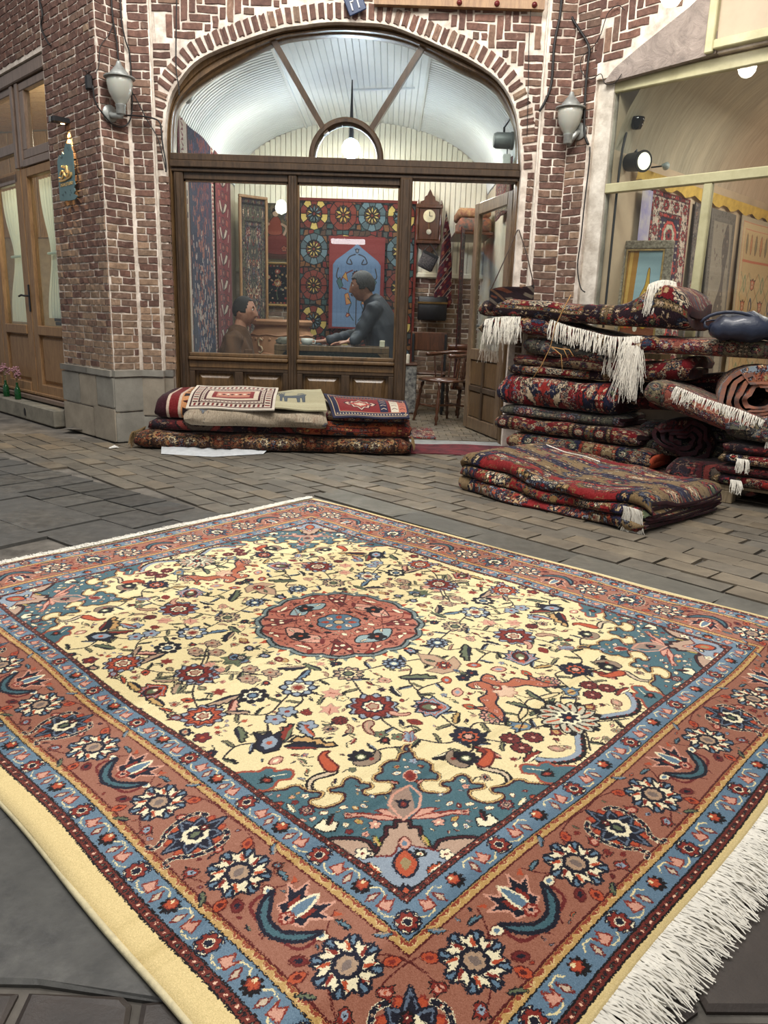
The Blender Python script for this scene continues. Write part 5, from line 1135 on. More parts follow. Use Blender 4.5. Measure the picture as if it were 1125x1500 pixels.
# panes of the arch: left, middle, right, half moon
def pane(name,pts,y,par,th=.004): return MB().prism([Vector(p) for p in pts],lambda a,t:(a.x,y+(th if t else 0),a.y)).build(name,M_GLASS,par)
IcA=Ic[1:-1]; iL=min(range(len(IcA)),key=lambda i:(IcA[i]-Vector((b1a.x,b1a.z))).length); iR=min(range(len(IcA)),key=lambda i:(IcA[i]-Vector((b2a.x,b2a.z))).length)
moon=[hc2+Vector((cos(pi-pi*k/16)*.26,sin(pi*k/16)*.265)) for k in range(17)]
mL=[m for m in moon if m.x<=b1b.x+.02]; mR=[m for m in moon if m.x>=b2b.x-.02]; mM=[m for m in moon if b1b.x-.02<m.x<b2b.x+.02]
pane('pane',IcA[:iL+1]+mL[::-1]+[Vector((IcA[0].x,2.185))],GY,win)
pane('pane',IcA[iL:iR+1]+mM[::-1],GY,win)
pane('pane',IcA[iR:]+[Vector((IcA[-1].x,2.185))]+mR[::-1],GY,win)
pane('pane',moon,GY,win)
# sash below the transom
for x0,x1,nm,w_ in ((XL1-.005,-1.62,'stile',0),(-.815,-.745,'mullion',0),(.045,.14,'door_post',1)):
    mb=MB(); y0=6.195 if not w_ else 6.175; mb.box((x0,y0,.02),(x1,6.30,2.06),None,0,.008); mb.box((x0+.022,y0-.012,.05),(x1-.022,y0+.01,2.05),None,0,.005); mb.build(nm,M_WOOD2,win)
for x0,x1 in ((-1.62,-.815),(-.745,.045)):
    bar('top_rail',x0,x1,2.005,2.06,6.21,6.29,M_WOOD2,win); mb=MB(); mb.box((x0,6.20,.585),(x1,6.30,.645),None,0,.006); mb.box((x0,6.175,.645),(x1,6.30,.675),None,0,.008); mb.box((x0,6.21,.675),(x1,6.29,.705),None,0,.006); mb.build('sill_rail',M_WOOD,win)
    pane('pane',[(x0,.70),(x1,.70),(x1,2.01),(x0,2.01)],GY,win)
    for t,z in (('bead',0),):
        mb=MB(); mb.box((x0,6.225,.70),(x0+.014,6.25,2.01)); mb.box((x1-.014,6.225,.70),(x1,6.25,2.01)); mb.box((x0,6.225,1.992),(x1,6.25,2.006)); mb.build('glazing_bead',M_WOOD,win)
    xm=(x0+x1)/2
    bar('bottom_rail',x0,x1,.02,.10,6.20,6.30,M_WOOD2,win)
    mb=MB(); mb.box((x0,6.205,.56),(x1,6.29,.60),None,0,.004); mb.box((xm-.035,6.205,.10),(xm+.035,6.29,.56),None,0,.004); mb.box((x0,6.205,.1),(x0+.045,6.29,.56),None,0,.004); mb.box((x1-.045,6.205,.1),(x1,6.29,.56),None,0,.004); mb.build('panel_frame',M_WOOD2,win)
    for a,b in ((x0+.045,xm-.035),(xm+.035,x1-.045)):
        mb=MB(); mb.box((a,6.245,.10),(b,6.26,.56)); vs=[(a+.02,6.245,.12),(b-.02,6.245,.12),(b-.02,6.245,.54),(a+.02,6.245,.54),(a+.055,6.222,.155),(b-.055,6.222,.155),(b-.055,6.222,.505),(a+.055,6.222,.505)]
        mb.add(vs,[(4,5,6,7),(0,1,5,4),(1,2,6,5),(2,3,7,6),(3,0,4,7)]); mb.build('raised_panel',M_WOOD,win)
# threshold
tr=MB().box((.14,6.12,0.0),(.95,6.32,.035),None,0,.006).build('trim_1',mat('worn_grey_sill',(150,152,150),.5,var=.2,scale=10,bump=.3)); tr['kind']='structure'
# the open door leaf
dh=Vector((.955,6.36,0)); dd=(Vector((.745,7.19,0))-dh).normalized(); dn=Vector((-dd.y,dd.x,0)); door=empty('door_1',dh,kind='structure')
DM=basis(dh,dd,dn)   # x along the leaf, y through it
def dbox(name,x0,x1,z0,z1,y0=-.022,y1=.022,m=M_WOOD2,bev=.006): return MB().box((x0,y0,z0),(x1,y1,z1),DM,0,bev).build(name,m,door)
M_DOORL=mat_wood('worn_door_wood',(128,106,82),(70,52,38),.35)
dbox('stile',0,.10,.05,2.03,m=M_DOORL); dbox('stile',.75,.85,.05,2.03,m=M_DOORL); dbox('top_rail',.10,.75,1.93,2.03,m=M_DOORL); dbox('lock_rail',.10,.75,.68,.78,m=M_DOORL); dbox('bottom_rail',.10,.75,.05,.16,m=M_DOORL); dbox('muntin',.10,.75,.40,.45); dbox('muntin',.40,.45,.16,.68)
for a,b in ((.10,.40),(.45,.75)):
    for c_,d_ in ((.16,.40),(.45,.68)): dbox('raised_panel',a+.002,b-.002,c_+.002,d_-.002,-.012,.012,M_WOOD,.01)
MB().box((.10,-.003,.78),(.75,.003,1.93),DM).build('pane',M_GLASS,door)
MB().tube([DM@Vector(p) for p in ((.80,-.02,.98),(.80,-.06,.98),(.80,-.07,.97),(.70,-.07,.97))],.009,8).build('door_handle',M_STEEL,door)
# ------------------------------------------------------------------ inside of the rug shop
M_CREAM=mat('cream_board_paint',(232,226,204),.5,var=.06,scale=3,bump=.1); M_WHITEB=mat('white_board_paint',(224,228,228),.42,var=.05,scale=3,bump=.1); M_PLAST=mat('cream_plaster',(196,186,166),.85,var=.12,scale=4,bump=.3)
XI0,XI1,YB=-1.74,1.02,8.82
VXC,VA,VZ,VB_=(XI0+XI1)/2,(XI1-XI0)/2,2.36,.70
def vz(x): u=min(1,abs((x-VXC)/VA)); return VZ+VB_*sqrt(max(0,1-u*u))
YI=6.31
o=MB().add([(XI0-1,YI,.03),(XI1,YI,.03),(XI1,YB,.03),(XI0-1,YB,.03)],[(0,1,2,3)]).build('floor_shop',M_GR); o['kind']='structure'; flo=o
it=[]; rr=random.Random(2)
for i in range(10):
    for j in range(22):
        it.append((Matrix.Translation((.0+i*.117+(.05 if j%2 else 0),6.39+j*.117,.03))@Matrix.Diagonal((.11,.11,.02,1)),rr.choice((0,2,3,5))))
lay(flo,it,PVM,'floor_tile')
wb=MB().add([(XI0,YB,0),(XI1,YB,0),(XI1,YB,3.2),(XI0,YB,3.2)],[(0,1,2,3)]).build('wall_back',M_MORT); wb['kind']='structure'
BKP=Plane((0,YB),0)
lay(wb,courses(BKP,.14,1.0,.03,1.5,.19,51)+courses(BKP,-1.6,-1.0,.9,1.5,.19,52),ALLBR)
mb=MB(); x=XI0; 
while x<XI1-.03:
    top=min(vz(x+.002),vz(x+.05)); mb.box((x+.003,YB-.022,1.52),(x+.053,YB-.004,top)); x+=.056
mb.box((XI0,YB-.04,1.48),(XI1,YB-.002,1.53),None,0,.006)
o=mb.build('beadboard',M_CREAM,wb); o['kind']='stuff'
wl=MB().add([(XI0,YI,0),(XI0,YB,0),(XI0,YB,vz(XI0)),(XI0,YI,vz(XI0))],[(0,1,2,3)]).build('wall_inner_left',M_PLAST); wl['kind']='structure'
wr=MB().add([(XI1,YI,0),(XI1,YB,0),(XI1,YB,vz(XI1)),(XI1,YI,vz(XI1))],[(0,1,2,3)]).build('wall_inner_right',M_PLAST); wr['kind']='structure'
# vault: bent boards on both flanks, straight boards along the crown
ce=MB().add(*(lambda P:([(p[0],y,p[1]) for y in (YI-.04,YB) for p in P],[(i,i+1,len(P)+i+1,len(P)+i) for i in range(len(P)-1)]))([(VXC+VA*cos(a)*1.01,VZ+VB_*sin(a)*1.015) for a in [pi*k/36 for k in range(37)]])).build('ceiling',M_WHITEB); ce['kind']='structure'
for s in (1,-1):
    mb=MB(); y=YI-.03; a0=0.02; a1=acos(.60/VA)
    while y<YB-.02:
        P=[(VXC+s*VA*cos(a0+(a1-a0)*k/12),VZ+VB_*sin(a0+(a1-a0)*k/12)) for k in range(13)]; vs=[]
        for (px_,pz) in P:
            dx,dz=(VXC-px_),(VZ-pz); l=hypot(dx,dz)
            for yy,d in ((y+.004,0),(y+.010,.007),(y+.044,.007),(y+.050,0)): vs.append((px_+dx/l*d,yy,pz+dz/l*d))
        mb.add(vs,[(k*4+q,k*4+q+1,k*4+q+5,k*4+q+4) for k in range(12) for q in range(3)]); y+=.054
    o=mb.build('bent_boards',M_WHITEB,ce); o['kind']='stuff'
    P=VXC+s*.60; MB().box((P-.012,YI-.03,vz(P)-.022),(P+.012,YB,vz(P)-.002)).build('batten',M_WHITEB,ce)
mb=MB(); x=VXC-.59
while x<VXC+.55: z0,z1=vz(x)-.010,vz(x+.05)-.010; mb.add([(x+.004,YI-.03,z0),(x+.05,YI-.03,z1),(x+.05,YB,z1),(x+.004,YB,z0),(x,YI-.03,z0+.008),(x,YB,z0+.008),(x+.054,YI-.03,z1+.008),(x+.054,YB,z1+.008)],[(0,1,2,3),(4,0,3,5),(1,6,7,2)]); x+=.054
o=mb.build('crown_boards',M_WHITEB,ce); o['kind']='stuff'
MB().tube([(-.42,YB-.04,vz(-.42)-.03),(-.42,7.6,vz(-.42)-.03),(.15,7.3,vz(.15)-.03)],.010,6).build('cable_duct',M_WHITEB,ce)
# lamps of the shop
bulb=empty('hanging_bulb',(-.40,7.35,2.50),'bright bluish-white hanging bulb behind the half-moon pane of the arched window','lamp')
MB().lathe([(0.001,-.095),(.045,-.085),(.078,-.045),(.082,0),(.06,.045),(.022,.07)],20,Matrix.Translation((-.40,7.35,2.50))).build('glass_bulb',mat_emit('bulb_glow_white',(200,222,255),34),bulb,True)
MB().tube([(-.40,7.35,2.56),(-.40,7.35,2.62),(-.40,7.35,vz(-.4)-.015)],[.02,.02,.005],8).build('lamp_cord',M_BLACK,bulb)
lamp('POINT','hanging_bulb_light',(-.40,7.35,2.40),52,(.86,.93,1),.06)
lamp('AREA','shop_light_back',(-.40,8.0,2.92),26,(1,.93,.78),.5,.5); lamp('POINT','shop_light_left',(-1.25,7.6,2.35),9,(1,.92,.8),.08); lamp('POINT','shop_light_right',(.75,7.7,2.3),7,(1,.93,.82),.08)
def cloth(name,P,X,Z,w,h,m,uv=(0,0,1,1),label=None,cat=None,group=None,th=.008,wave=.008,n=(10,14),fr=None,ph=0,parent=None,flare=0,rot=0):
    # a hanging textile: P is its lower left corner, X and Z its directions
    X=Vector(X).normalized(); Z=Vector(Z).normalized(); N=X.cross(Z).normalized(); 
    if rot: X,Z=X*cos(rot)+Z*sin(rot),Z*cos(rot)-X*sin(rot)
    vs=[];uvs=[];fs=[];a,b=n
    for side in (0,1):
        for j in range(b+1):
            for i in range(a+1):
                u,v=i/a,j/b; d=wave*(sin(u*9+ph+v*2)*(1-v*.6)+.5*sin(u*21+v*5+ph)*(1-v)); uu=(u-.5)*(1+flare*(1-v))+.5
                vs.append(Vector(P)+X*(uu*w)+Z*(v*h)+N*(d+(th if side else 0))); uvs.append((uv[0]+(uv[2]-uv[0])*u,uv[1]+(uv[3]-uv[1])*v))
    q=(a+1)*(b+1)
    for j in range(b):
        for i in range(a): k=j*(a+1)+i; fs+=[(k,k+1,k+a+2,k+a+1),(q+k+a+1,q+k+a+2,q+k+1,q+k)]
    ed=[i for i in range(a+1)]+[(j+1)*(a+1)-1 for j in range(1,b+1)]+[b*(a+1)+i for i in range(a-1,-1,-1)]+[j*(a+1) for j in range(b-1,0,-1)]
    for i in range(len(ed)): j=(i+1)%len(ed); fs.append((ed[i],q+ed[i],q+ed[j],ed[j]))
    o=MB().add(vs,fs,uvs).build(name,m,parent,35); return tag(o,label,cat,group)

cloth('hanging_rug',(XI0+.03,6.40,.42),LY,UPZ,1.22,2.12,TM['tall_stripe'],(0,0,.58,1),'long hanging rug with a blue and rust flame stripe on the left inner shop wall','rug')
cloth('hanging_rug',(XI0+.035,7.66,.50),LY,UPZ,.72,2.0,TM['tall_stripe'],(.6,.05,1,.95),'narrow maroon hanging rug with large white medallions beside the flame-striped one','rug')
cloth('patchwork_hanging',(-1.05,YB-.06,.40),(1,0,0),UPZ,1.32,1.87,TM['patchwork'],(0,0,1,1),'large patchwork wall hanging of yellow, blue and red wheels on the back wall','textile',wave=.004)
cloth('prayer_hanging',(-.69,YB-.12,.90),(1,0,0),UPZ,.61,.98,TM['niche'],(0,0,1,1),'light blue niche-shaped hanging with red corners in front of the patchwork','textile',wave=.006)
f=empty('picture_tapestry',(-1.32,YB-.07,1.9),'woven picture of a dancing figure in a red dress, high on the back wall','picture')
cloth('tapestry',(-1.53,YB-.06,1.62),(1,0,0),UPZ,.47,.58,TM['figure'],parent=f,wave=.002); MB().box((-1.55,YB-.05,2.19),(-1.04,YB-.035,2.205)).build('hanging_rod',M_WOOD2,f)
def framed(name,P,X,w,h,m,fm,lab,fw=.03,lean=0,d=.03,cat='picture',inner=None):
    X=Vector(X).normalized(); N=Vector((X.y,-X.x,0)); Z=(UPZ*cos(lean)-N*sin(lean)*0+(-N)*sin(lean)).normalized(); P=Vector(P); e=empty(name,P,lab,cat); M=basis(P,X,-N if False else Z.cross(X) ,Z)
    M=Matrix(((X.x,-N.x,Z.x,P.x),(X.y,-N.y,Z.y,P.y),(X.z,-N.z,Z.z,P.z),(0,0,0,1)))
    mb=MB()
    for a,b in (((0,0,0),(w,d,fw)),((0,0,h-fw),(w,d,h)),((0,0,fw),(fw,d,h-fw)),((w-fw,0,fw),(w,d,h-fw))): mb.box(a,b,M,0,.006)
    if inner:
        k=fw; g=.015
        for a,b in (((k,.008,k),(w-k,d,k+g)),((k,.008,h-k-g),(w-k,d,h-k)),((k,.008,k+g),(k+g,d,h-k-g)),((w-k-g,.008,k+g),(w-k,d,h-k-g))): mb.box(a,b,M,1,.002)
    mb.build('frame',[fm,inner] if inner else fm,e); k=fw
    MB().add([M@Vector(q) for q in ((k,d*.6,k),(w-k,d*.6,k),(w-k,d*.6,h-k),(k,d*.6,h-k))],[(0,1,2,3)],[(0,0),(1,0),(1,1),(0,1)]).build('picture_panel',m,e,recalc=False)
    return e
M_GILT=mat('gilt_frame',(168,138,84),.4,.5,var=.25,scale=30,bump=.5)
framed('framed_rug_panel',(-1.50,YB-.07,1.12),(1,0,0),.46,.47,TM['dark_floral'],M_GILT,'small framed dark floral rug panel below the woven figure picture',.018)
framed('standing_picture',(-1.62,8.42,.03),(.40,.30,0),.34,2.21,TM['olive_grey'],M_PINE,'tall narrow wood-framed blue-grey panel standing beside the white-medallion rug',.03)

P=onY(275,143,6.42); e=empty('globe_lamp',P,'small white globe lamp at the upper left inside the arched window','lamp'); MB().lathe([(.002,-.045),(.03,-.034),(.045,0),(.034,.032),(.016,.045)],16,Matrix.Translation(P)).build('globe',mat('opal_white',(206,206,200),.3),e,True); MB().tube([P+Vector((0,0,.04)),P+Vector((-.06,0,.09)),P+Vector((-.10,-.1,.09))],.01,6).build('bracket',M_LMETs if False else M_STEEL,e)
P=onY(738,206,6.46); e=empty('floodlight',P,'grey barrel-shaped floodlight at the right inside the arched window','lamp'); MB().lathe([(.002,-.08),(.05,-.08),(.06,-.06),(.06,.05),(.066,.055),(.066,.075),(.05,.078),(.002,.078)],18,Matrix.Translation(P)@Matrix.Rotation(pi/2,4,'Y')).build('housing',mat('dull_grey_metal',(108,112,110),.5,.3),e,40); MB().tube([P,P+Vector((.0,.02,.10)),P+Vector((.04,-.1,.16))],.009,6).build('bracket',M_BLACK,e)
P=onY(742,236,6.46); e=empty('junction_box',P,'small pale box under the floodlight at the right inside the arch','box'); MB().box((P.x-.03,P.y-.02,P.z-.05),(P.x+.03,P.y+.02,P.z+.05),None,0,.008).build('housing',mat('pale_plastic',(190,192,186),.5),e); MB().tube([P+Vector((0,0,.05)),P+Vector((0,0,.1))],.005,5).build('conduit',M_BLACK,e)
def mirrored(x,y,yy): g=onY(x,y,GY); d=g-Vector((0,0,EYE)); t=(GY-yy)/d.y; return g+Vector((d.x*t,-d.y*t,d.z*t))
P=mirrored(412,304,-1.0); e=empty('street_bulb',P,'round street lamp seen only as a bright reflection in the left window pane','lamp'); MB().lathe([(.002,-.11),(.08,-.08),(.11,0),(.08,.08),(.03,.12)],16,Matrix.Translation(P)).build('globe',mat_emit('reflected_globe',(255,250,240),26),e,True); MB().tube([P+Vector((0,0,.11)),P+Vector((0,0,1))],.006,5).build('lamp_cord',M_BLACK,e)
P=mirrored(510,353,-.6); e=empty('tube_lamp',P,'fluorescent tube lamp seen as a white bar reflected over the niche-shaped hanging','lamp'); MB().box((P.x-.28,P.y-.03,P.z-.05),(P.x+.28,P.y+.03,P.z+.03),None,0,.01).build('diffuser',mat_emit('reflected_tube',(250,252,255),11),e); MB().box((P.x-.29,P.y-.035,P.z+.03),(P.x+.29,P.y+.035,P.z+.05)).build('casing',M_STEEL,e); MB().tube([P+Vector((0,0,.05)),P+Vector((0,0,1.6))],.005,5).build('lamp_cord',M_BLACK,e)
# ------------------------------------------------------------------ left shop: brown framed double door on the diagonal wall
def pm(P,off=0.0): o=P.at(0,0,off); return Matrix(((P.d.x,0,P.n.x,o.x),(P.d.y,0,P.n.y,o.y),(0,1,0,o.z),(0,0,0,1)))   # x along, y up, z out
LM=pm(LWP); M_BRF=mat_wood('taupe_window_frame',(132,112,98),(96,78,66),.3); 
def lbox(name,s0,s1,z0,z1,o0,o1,m,par,bev=.005,M=None): return MB().box((s0,z0,o0),(s1,z1,o1),M or LM,0,bev).build(name,m,par)
lw=empty('window_2',LWP.at(1.7,.2,-.05),kind='structure'); ld=empty('door_2',LWP.at(1.3,.2,-.05),kind='structure')
mb=MB()
for a,b in (((.94,.17,-.12),(.985,2.96,-.015)),((.985,2.86,-.12),(3.4,2.96,-.015)),((.985,.17,-.12),(3.4,.215,0.0))): mb.box(a,b,LM,0,.008)
mb.build('outer_frame',M_BRF,lw)
lbox('transom_rail',.985,1.60,2.195,2.255,-.11,-.03,M_BRF,lw); lbox('post',1.60,1.665,2.2,2.86,-.11,-.03,M_BRF,lw); lbox('post',1.72,1.785,2.2,2.86,-.11,-.03,M_BRF,lw); lbox('post_core',1.665,1.72,2.2,2.86,-.10,-.06,M_WOOD2,lw)
mb=MB()
for a,b in (((.99,2.26,-.1),(1.60,2.335,-.04)),((.99,2.79,-.1),(1.60,2.855,-.04)),((.985,2.33,-.1),(1.0,2.79,-.04)),((1.50,2.33,-.1),(1.60,2.79,-.04))): mb.box(a,b,LM,0,.006)
mb.build('upper_sash',M_BRF,lw); lbox('pane',1.0,1.5,2.33,2.8,-.075,-.071,M_GLASS,lw,0)
mb=MB()
for a,b in (((1.785,2.335,-.1),(3.4,2.42,-.04)),((1.785,2.80,-.1),(3.4,2.86,-.04)),((1.785,2.09,-.1),(3.4,2.17,-.04))): mb.box(a,b,LM,0,.006)
mb.build('upper_sash',M_BRF,lw); lbox('pane',1.785,3.4,2.42,2.8,-.075,-.071,M_GLASS,lw,0); lbox('pane',1.785,3.4,2.17,2.335,-.075,-.071,M_GLASS,lw,0)
for (s0,s1,g0,g1,nm) in ((.99,1.685,1.02,1.57,'right'),(1.70,2.50,1.84,2.40,'left'),(2.51,3.3,2.62,3.2,'left')):
    mb=MB()
    for a,b in (((s0,.215,-.1),(g0,2.19,-.04)),((g1,.215,-.1),(s1,2.19,-.04)),((g0,2.115,-.1),(g1,2.19,-.04)),((g0,.775,-.1),(g1,.86,-.03)),((g0,.215,-.1),(g1,.33,-.03))): mb.box(a,b,LM,0,.006)
    mb.build('door_leaf_frame',M_PINE if nm!='x' else M_BRF,ld)
    mb=MB(); mb.box((g0,.33,-.09),(g1,.775,-.075),LM); vs=[(g0+.01,.34,-.075),(g1-.01,.34,-.075),(g1-.01,.765,-.075),(g0+.01,.765,-.075),(g0+.04,.37,-.055),(g1-.04,.37,-.055),(g1-.04,.735,-.055),(g0+.04,.735,-.055)]
    mb.add([LM@Vector(v) for v in vs],[(4,5,6,7),(0,1,5,4),(1,2,6,5),(2,3,7,6),(3,0,4,7)]); mb.build('raised_panel',M_PINE,ld)
    lbox('pane',g0,g1,.86,2.115,-.075,-.071,M_GLASS,ld,0); lbox('drip_rail',s0,s1,.225,.25,-.04,-.015,M_PINE,ld)
hs=1.71; h=empty('door_lever',LWP.at(hs,1.1,-.03)); h.parent=ld; h.matrix_parent_inverse=ld.matrix_basis.inverted()
MB().box((hs-.014,.98,-.04),(hs+.014,1.22,-.028),LM,0,.004).build('lock_plate',M_BLACK,h); MB().tube([LM@Vector(p) for p in ((hs,1.12,-.03),(hs,1.12,.015),(hs+.04,1.125,.02),(hs+.10,1.115,.02))],.009,8).build('lever',M_BLACK,h)
# curtains gathered in the middle, just behind the glass
M_CURT=NT('sheer_curtain'); M_CURT.b.inputs['Base Color'].default_value=lin((222,230,216)); M_CURT.b.inputs['Roughness'].default_value=.9; M_CURT.b.inputs['Transmission Weight'].default_value=0
tr_=M_CURT.n('BsdfTranslucent'); tr_.inputs[0].default_value=lin((226,232,214)); ad=M_CURT.n('MixShader'); ad.inputs[0].default_value=.45; M_CURT.l(M_CURT.b.outputs[0],ad.inputs[1]); M_CURT.l(tr_.outputs[0],ad.inputs[2]); M_CURT.l(ad.outputs[0],M_CURT.out.inputs[0]); M_CURT=M_CURT.m
def curtain(s0,s1,z0,z1,off,lab,tie=1.48):
    vs=[];fs=[];n,m=40,26; mid=(s0+s1)/2
    for j in range(m+1):
        z=z0+(z1-z0)*j/m; q=1-.62*exp(-((z-tie)/.30)**2) 
        for i in range(n+1):
            u=i/n; s=mid+(s0+(s1-s0)*u-mid)*q; vs.append(LWP.at(s,z,off+.016*sin(u*46)*(.5+.5*q)))
    for j in range(m):
        for i in range(n): k=j*(n+1)+i; fs.append((k,k+1,k+n+2,k+n+1))
    e=empty('curtain',LWP.at(mid,z0,off),lab,'curtain')
    MB().add(vs,fs).build('curtain_cloth',M_CURT,e,True); MB().tube([LWP.at(mid+(.5-k/8)*(s1-s0)*.42,tie,off+.03) for k in range(9)],.012,6).build('tie_band',M_CURT,e)
curtain(1.03,1.50,.93,2.10,-.13,'white sheer curtain tied in the middle, in the right leaf of the brown door'); curtain(1.83,2.42,.88,2.08,-.13,'white sheer curtain tied in the middle, in the left leaf at the photo edge')
# room behind
M_LWD=mat_wood('pale_plank',(206,176,134),(166,132,94),.5,coat=0)
LR=[((.9,0),(3.6,0)),((.9,-1.8),(3.6,-1.8))]
q0,q1,q2,q3,q4=LWP.at(.9,0,-.142),Vector((-1.86,7.5,0)),Vector((-1.86,9.4,0)),Vector((-5.6,10.6,0)),LWP.at(3.9,0,-.14)
rm=MB(); R3=lambda p,z:(p.x,p.y,z)
for a,b in ((q0,q1),(q1,q2),(q2,q3),(q3,q4)): rm.add([R3(a,.0),R3(b,.0),R3(b,3.2),R3(a,3.2)],[(0,1,2,3)])
for z in (.17,3.2): rm.add([R3(q,z) for q in (q0,q1,q2,q3,q4)],[(0,1,2,3,4)])
ro=rm.build('wall_left_shop',mat('studio_plaster',(190,176,150),.8,var=.1)); ro['kind']='structure'
BP=Plane(q2,atan2((q3-q2).y,(q3-q2).x)); BM=pm(BP)
for k in range(19): MB().box((k*.2+.004,1.9,.01),(k*.2+.192,3.15,.03),BM,0,.004).build('wall_plank',M_LWD,ro)
CD=(q3-q2).normalized(); CN=Vector((CD.y,-CD.x,0))
if CN.y>0: CN=-CN
for k in range(17): 
    o_=q2+CN*(.05+k*.15); L_=min(3.9,(-.30-(o_-A0).dot(LWP.n))/LWP.n.dot(CD)); MB().prism([(0,0),(L_,0),(L_,.142),(0,.142)],lambda a,t:Vector((o_.x,o_.y,3.16+.015*t))+CD*a[0]+CN*a[1]).build('ceiling_plank',M_LWD,ro) if o_.y>7.2 and L_>.3 else None
lamp('POINT','left_shop_light',tuple(LWP.at(2.1,2.5,-.9)),62,(1,.87,.66),.15)
# pink box and dark books on the shelf behind the right leaf
e=empty('pink_box',LWP.at(1.3,.93,-.25),'pinkish-brown box seen through the right door leaf above two dark books','box'); MB().box((1.05,.935,-.30),(1.50,1.06,-.18),LM,0,.006).build('box_body',mat('pink_card',(150,104,92),.7),e)
for k,(z0,z1) in enumerate(((.865,.898),(.902,.932))):
    b=empty('book',LWP.at(1.3,z0,-.25),('lower','upper')[k]+' of the two dark books lying under the pinkish box behind the door glass','book','dark books on the shelf'); MB().box((1.04,z0,-.31),(1.50+.02*k,z1,-.17),LM,0,.004).build('cover',mat('black_book_cloth',(26,28,36),.6),b); MB().box((1.045,z0+.006,-.30),(1.505+.02*k,z1-.006,-.175),LM).build('pages',mat('book_pages',(190,180,160),.8),b)
o=empty('poster',LWP.at(2.1,2.2,-.2),'small turquoise poster with a dark emblem behind a small upper pane','poster'); MB().box((1.90,2.12,-.16),(2.05,2.34,-.15),LM).build('paper',mat('turquoise_print',(96,168,160),.7,var=.3,scale=6,c2=(196,206,170)),o); MB().tube([LM@Vector((1.975+.03*cos(a),2.19+.035*sin(a),-.147)) for a in np.arange(0,6.4,.7)],.005,5).build('emblem',M_BLACK,o)
o=empty('painting_on_wall',LWP.at(1.45,1.7,-1.5),'yellow and violet painting partly hidden by the white curtain in the right leaf','picture'); MB().box((1.05,1.2,-1.0),(1.75,1.75,-.98),LM).build('canvas',mat('violet_painting',(96,84,150),.6,var=.5,scale=9,c2=(196,190,180)),o); MB().box((1.05,1.78,-1.0),(1.75,2.15,-.98),LM).build('canvas',mat('yellow_painting',(206,176,70),.6,var=.5,scale=12,c2=(110,150,110)),o)
# concrete step with its drain hole
st=MB(); st.box((1.0,0,-.14),(3.6,.155,.10),LM,0,.012); so=st.build('trim_2',M_CONC); so['kind']='structure'
q=LM@Vector((1.68,.07,.1015)); MB().lathe([(.026,0),(.034,.003),(.034,.0)],14,LM@Matrix.Translation((1.68,.07,.10))@Matrix.Diagonal((1,1.35,1,1))).build('drain_rim',M_CONC,so); MB().lathe([(.027,-.001),(.027,.0035)],14,LM@Matrix.Translation((1.68,.07,.10))@Matrix.Diagonal((1,1.35,1,1))).build('drain_hole',M_BLACK,so)
# bottles with dried flowers on the step
M_BOT=NT('green_bottle_glass'); M_BOT.b.inputs['Base Color'].default_value=lin((30,96,50)); M_BOT.b.inputs['Roughness'].default_value=.06; M_BOT.b.inputs['Transmission Weight'].default_value=.55; M_BOT=M_BOT.m
M_DRY=mat('dusty_pink_flower',(178,134,140),.9,var=.3,scale=40,c2=(120,84,92))
for k,(s,lab) in enumerate(((1.99,'green bottle with dried pink flowers on the step, the one nearer the brick pier'),(2.30,'green bottle with dried pink flowers on the step, the middle one'),(2.60,'green bottle with dried pink flowers at the left photo edge'))):
    P=LWP.at(s,.156,.045); b=empty('flower_bottle',P,lab,'vase','flower bottles on the step'); MB().lathe([(.002,0),(.027,0),(.029,.01),(.029,.085),(.022,.105),(.011,.13),(.011,.155),(.013,.16)],14,Matrix.Translation(P)).build('bottle',M_BOT,b,True)
    mb=MB(); mf=MB(); rr=random.Random(k)
    for q in range(9):
        a=rr.uniform(0,6.28); t=P+Vector((cos(a)*rr.uniform(.01,.045),sin(a)*rr.uniform(.01,.045),rr.uniform(.22,.30))); mb.tube([P+Vector((0,0,.12)),P+Vector((0,0,.17)),t],.0016,4)
        for w in range(5): p=t+Vector([rr.uniform(-.02,.02) for _ in range(3)]); mf.lathe([(.001,-.008),(.009,-.003),(.008,.005),(.001,.009)],6,Matrix.Translation(p))
    mb.build('stems',mat('dry_stem',(110,104,66),.8),b); o=mf.build('blossom',M_DRY,b); o['kind']='stuff'
# ------------------------------------------------------------------ right shop: pale olive metal frame on the other diagonal wall
RMX=pm(RWP,-.05); M_OLV=mat('olive_painted_metal',(182,178,142),.45,var=.08,scale=5,bump=.12,c2=(160,154,118))
rw=empty('window_3',RWP.at(.7,.6,-.06),kind='structure')
for nm,a,b in (('corner_post',(.25,0,-.04),(.325,2.69,.012)),('top_rail',(.325,2.605,-.04),(3.2,2.69,.012)),('middle_rail',(.325,1.943,-.035),(3.2,2.008,.015)),('mullion',(1.05,.5,-.035),(1.11,1.943,.01)),('sill_rail',(.325,.44,-.04),(3.2,.5,.012))): MB().box(a,b,RMX,0,.006).build(nm,M_OLV,rw)
for nm,a,b in (('upper_post',(.985,2.70,.04),(1.04,3.5,.10)),('upper_rail',(1.04,2.715,.04),(3.2,2.77,.10))): MB().box(a,b,RMX,0,.006).build(nm,M_OLV,rw)
for a,b in (((.325,2.008),(3.2,2.605)),((.325,.5),(1.05,1.943)),((1.11,.5),(3.2,1.943))): MB().box((a[0],a[1],-.008),(b[0],b[1],-.004),RMX).build('pane',M_GLASS,rw)
MB().box((1.04,2.77,.052),(3.2,3.5,.06),RMX).build('upper_board',mat('beige_board',(172,156,134),.6,var=.06,scale=3),rw)
wb2=slab('wall_right_sill',[(Plane(RWP.at(0,0,-.03),radians(-45)),.33,3.2,0,.44,.15)],M_PLAST)
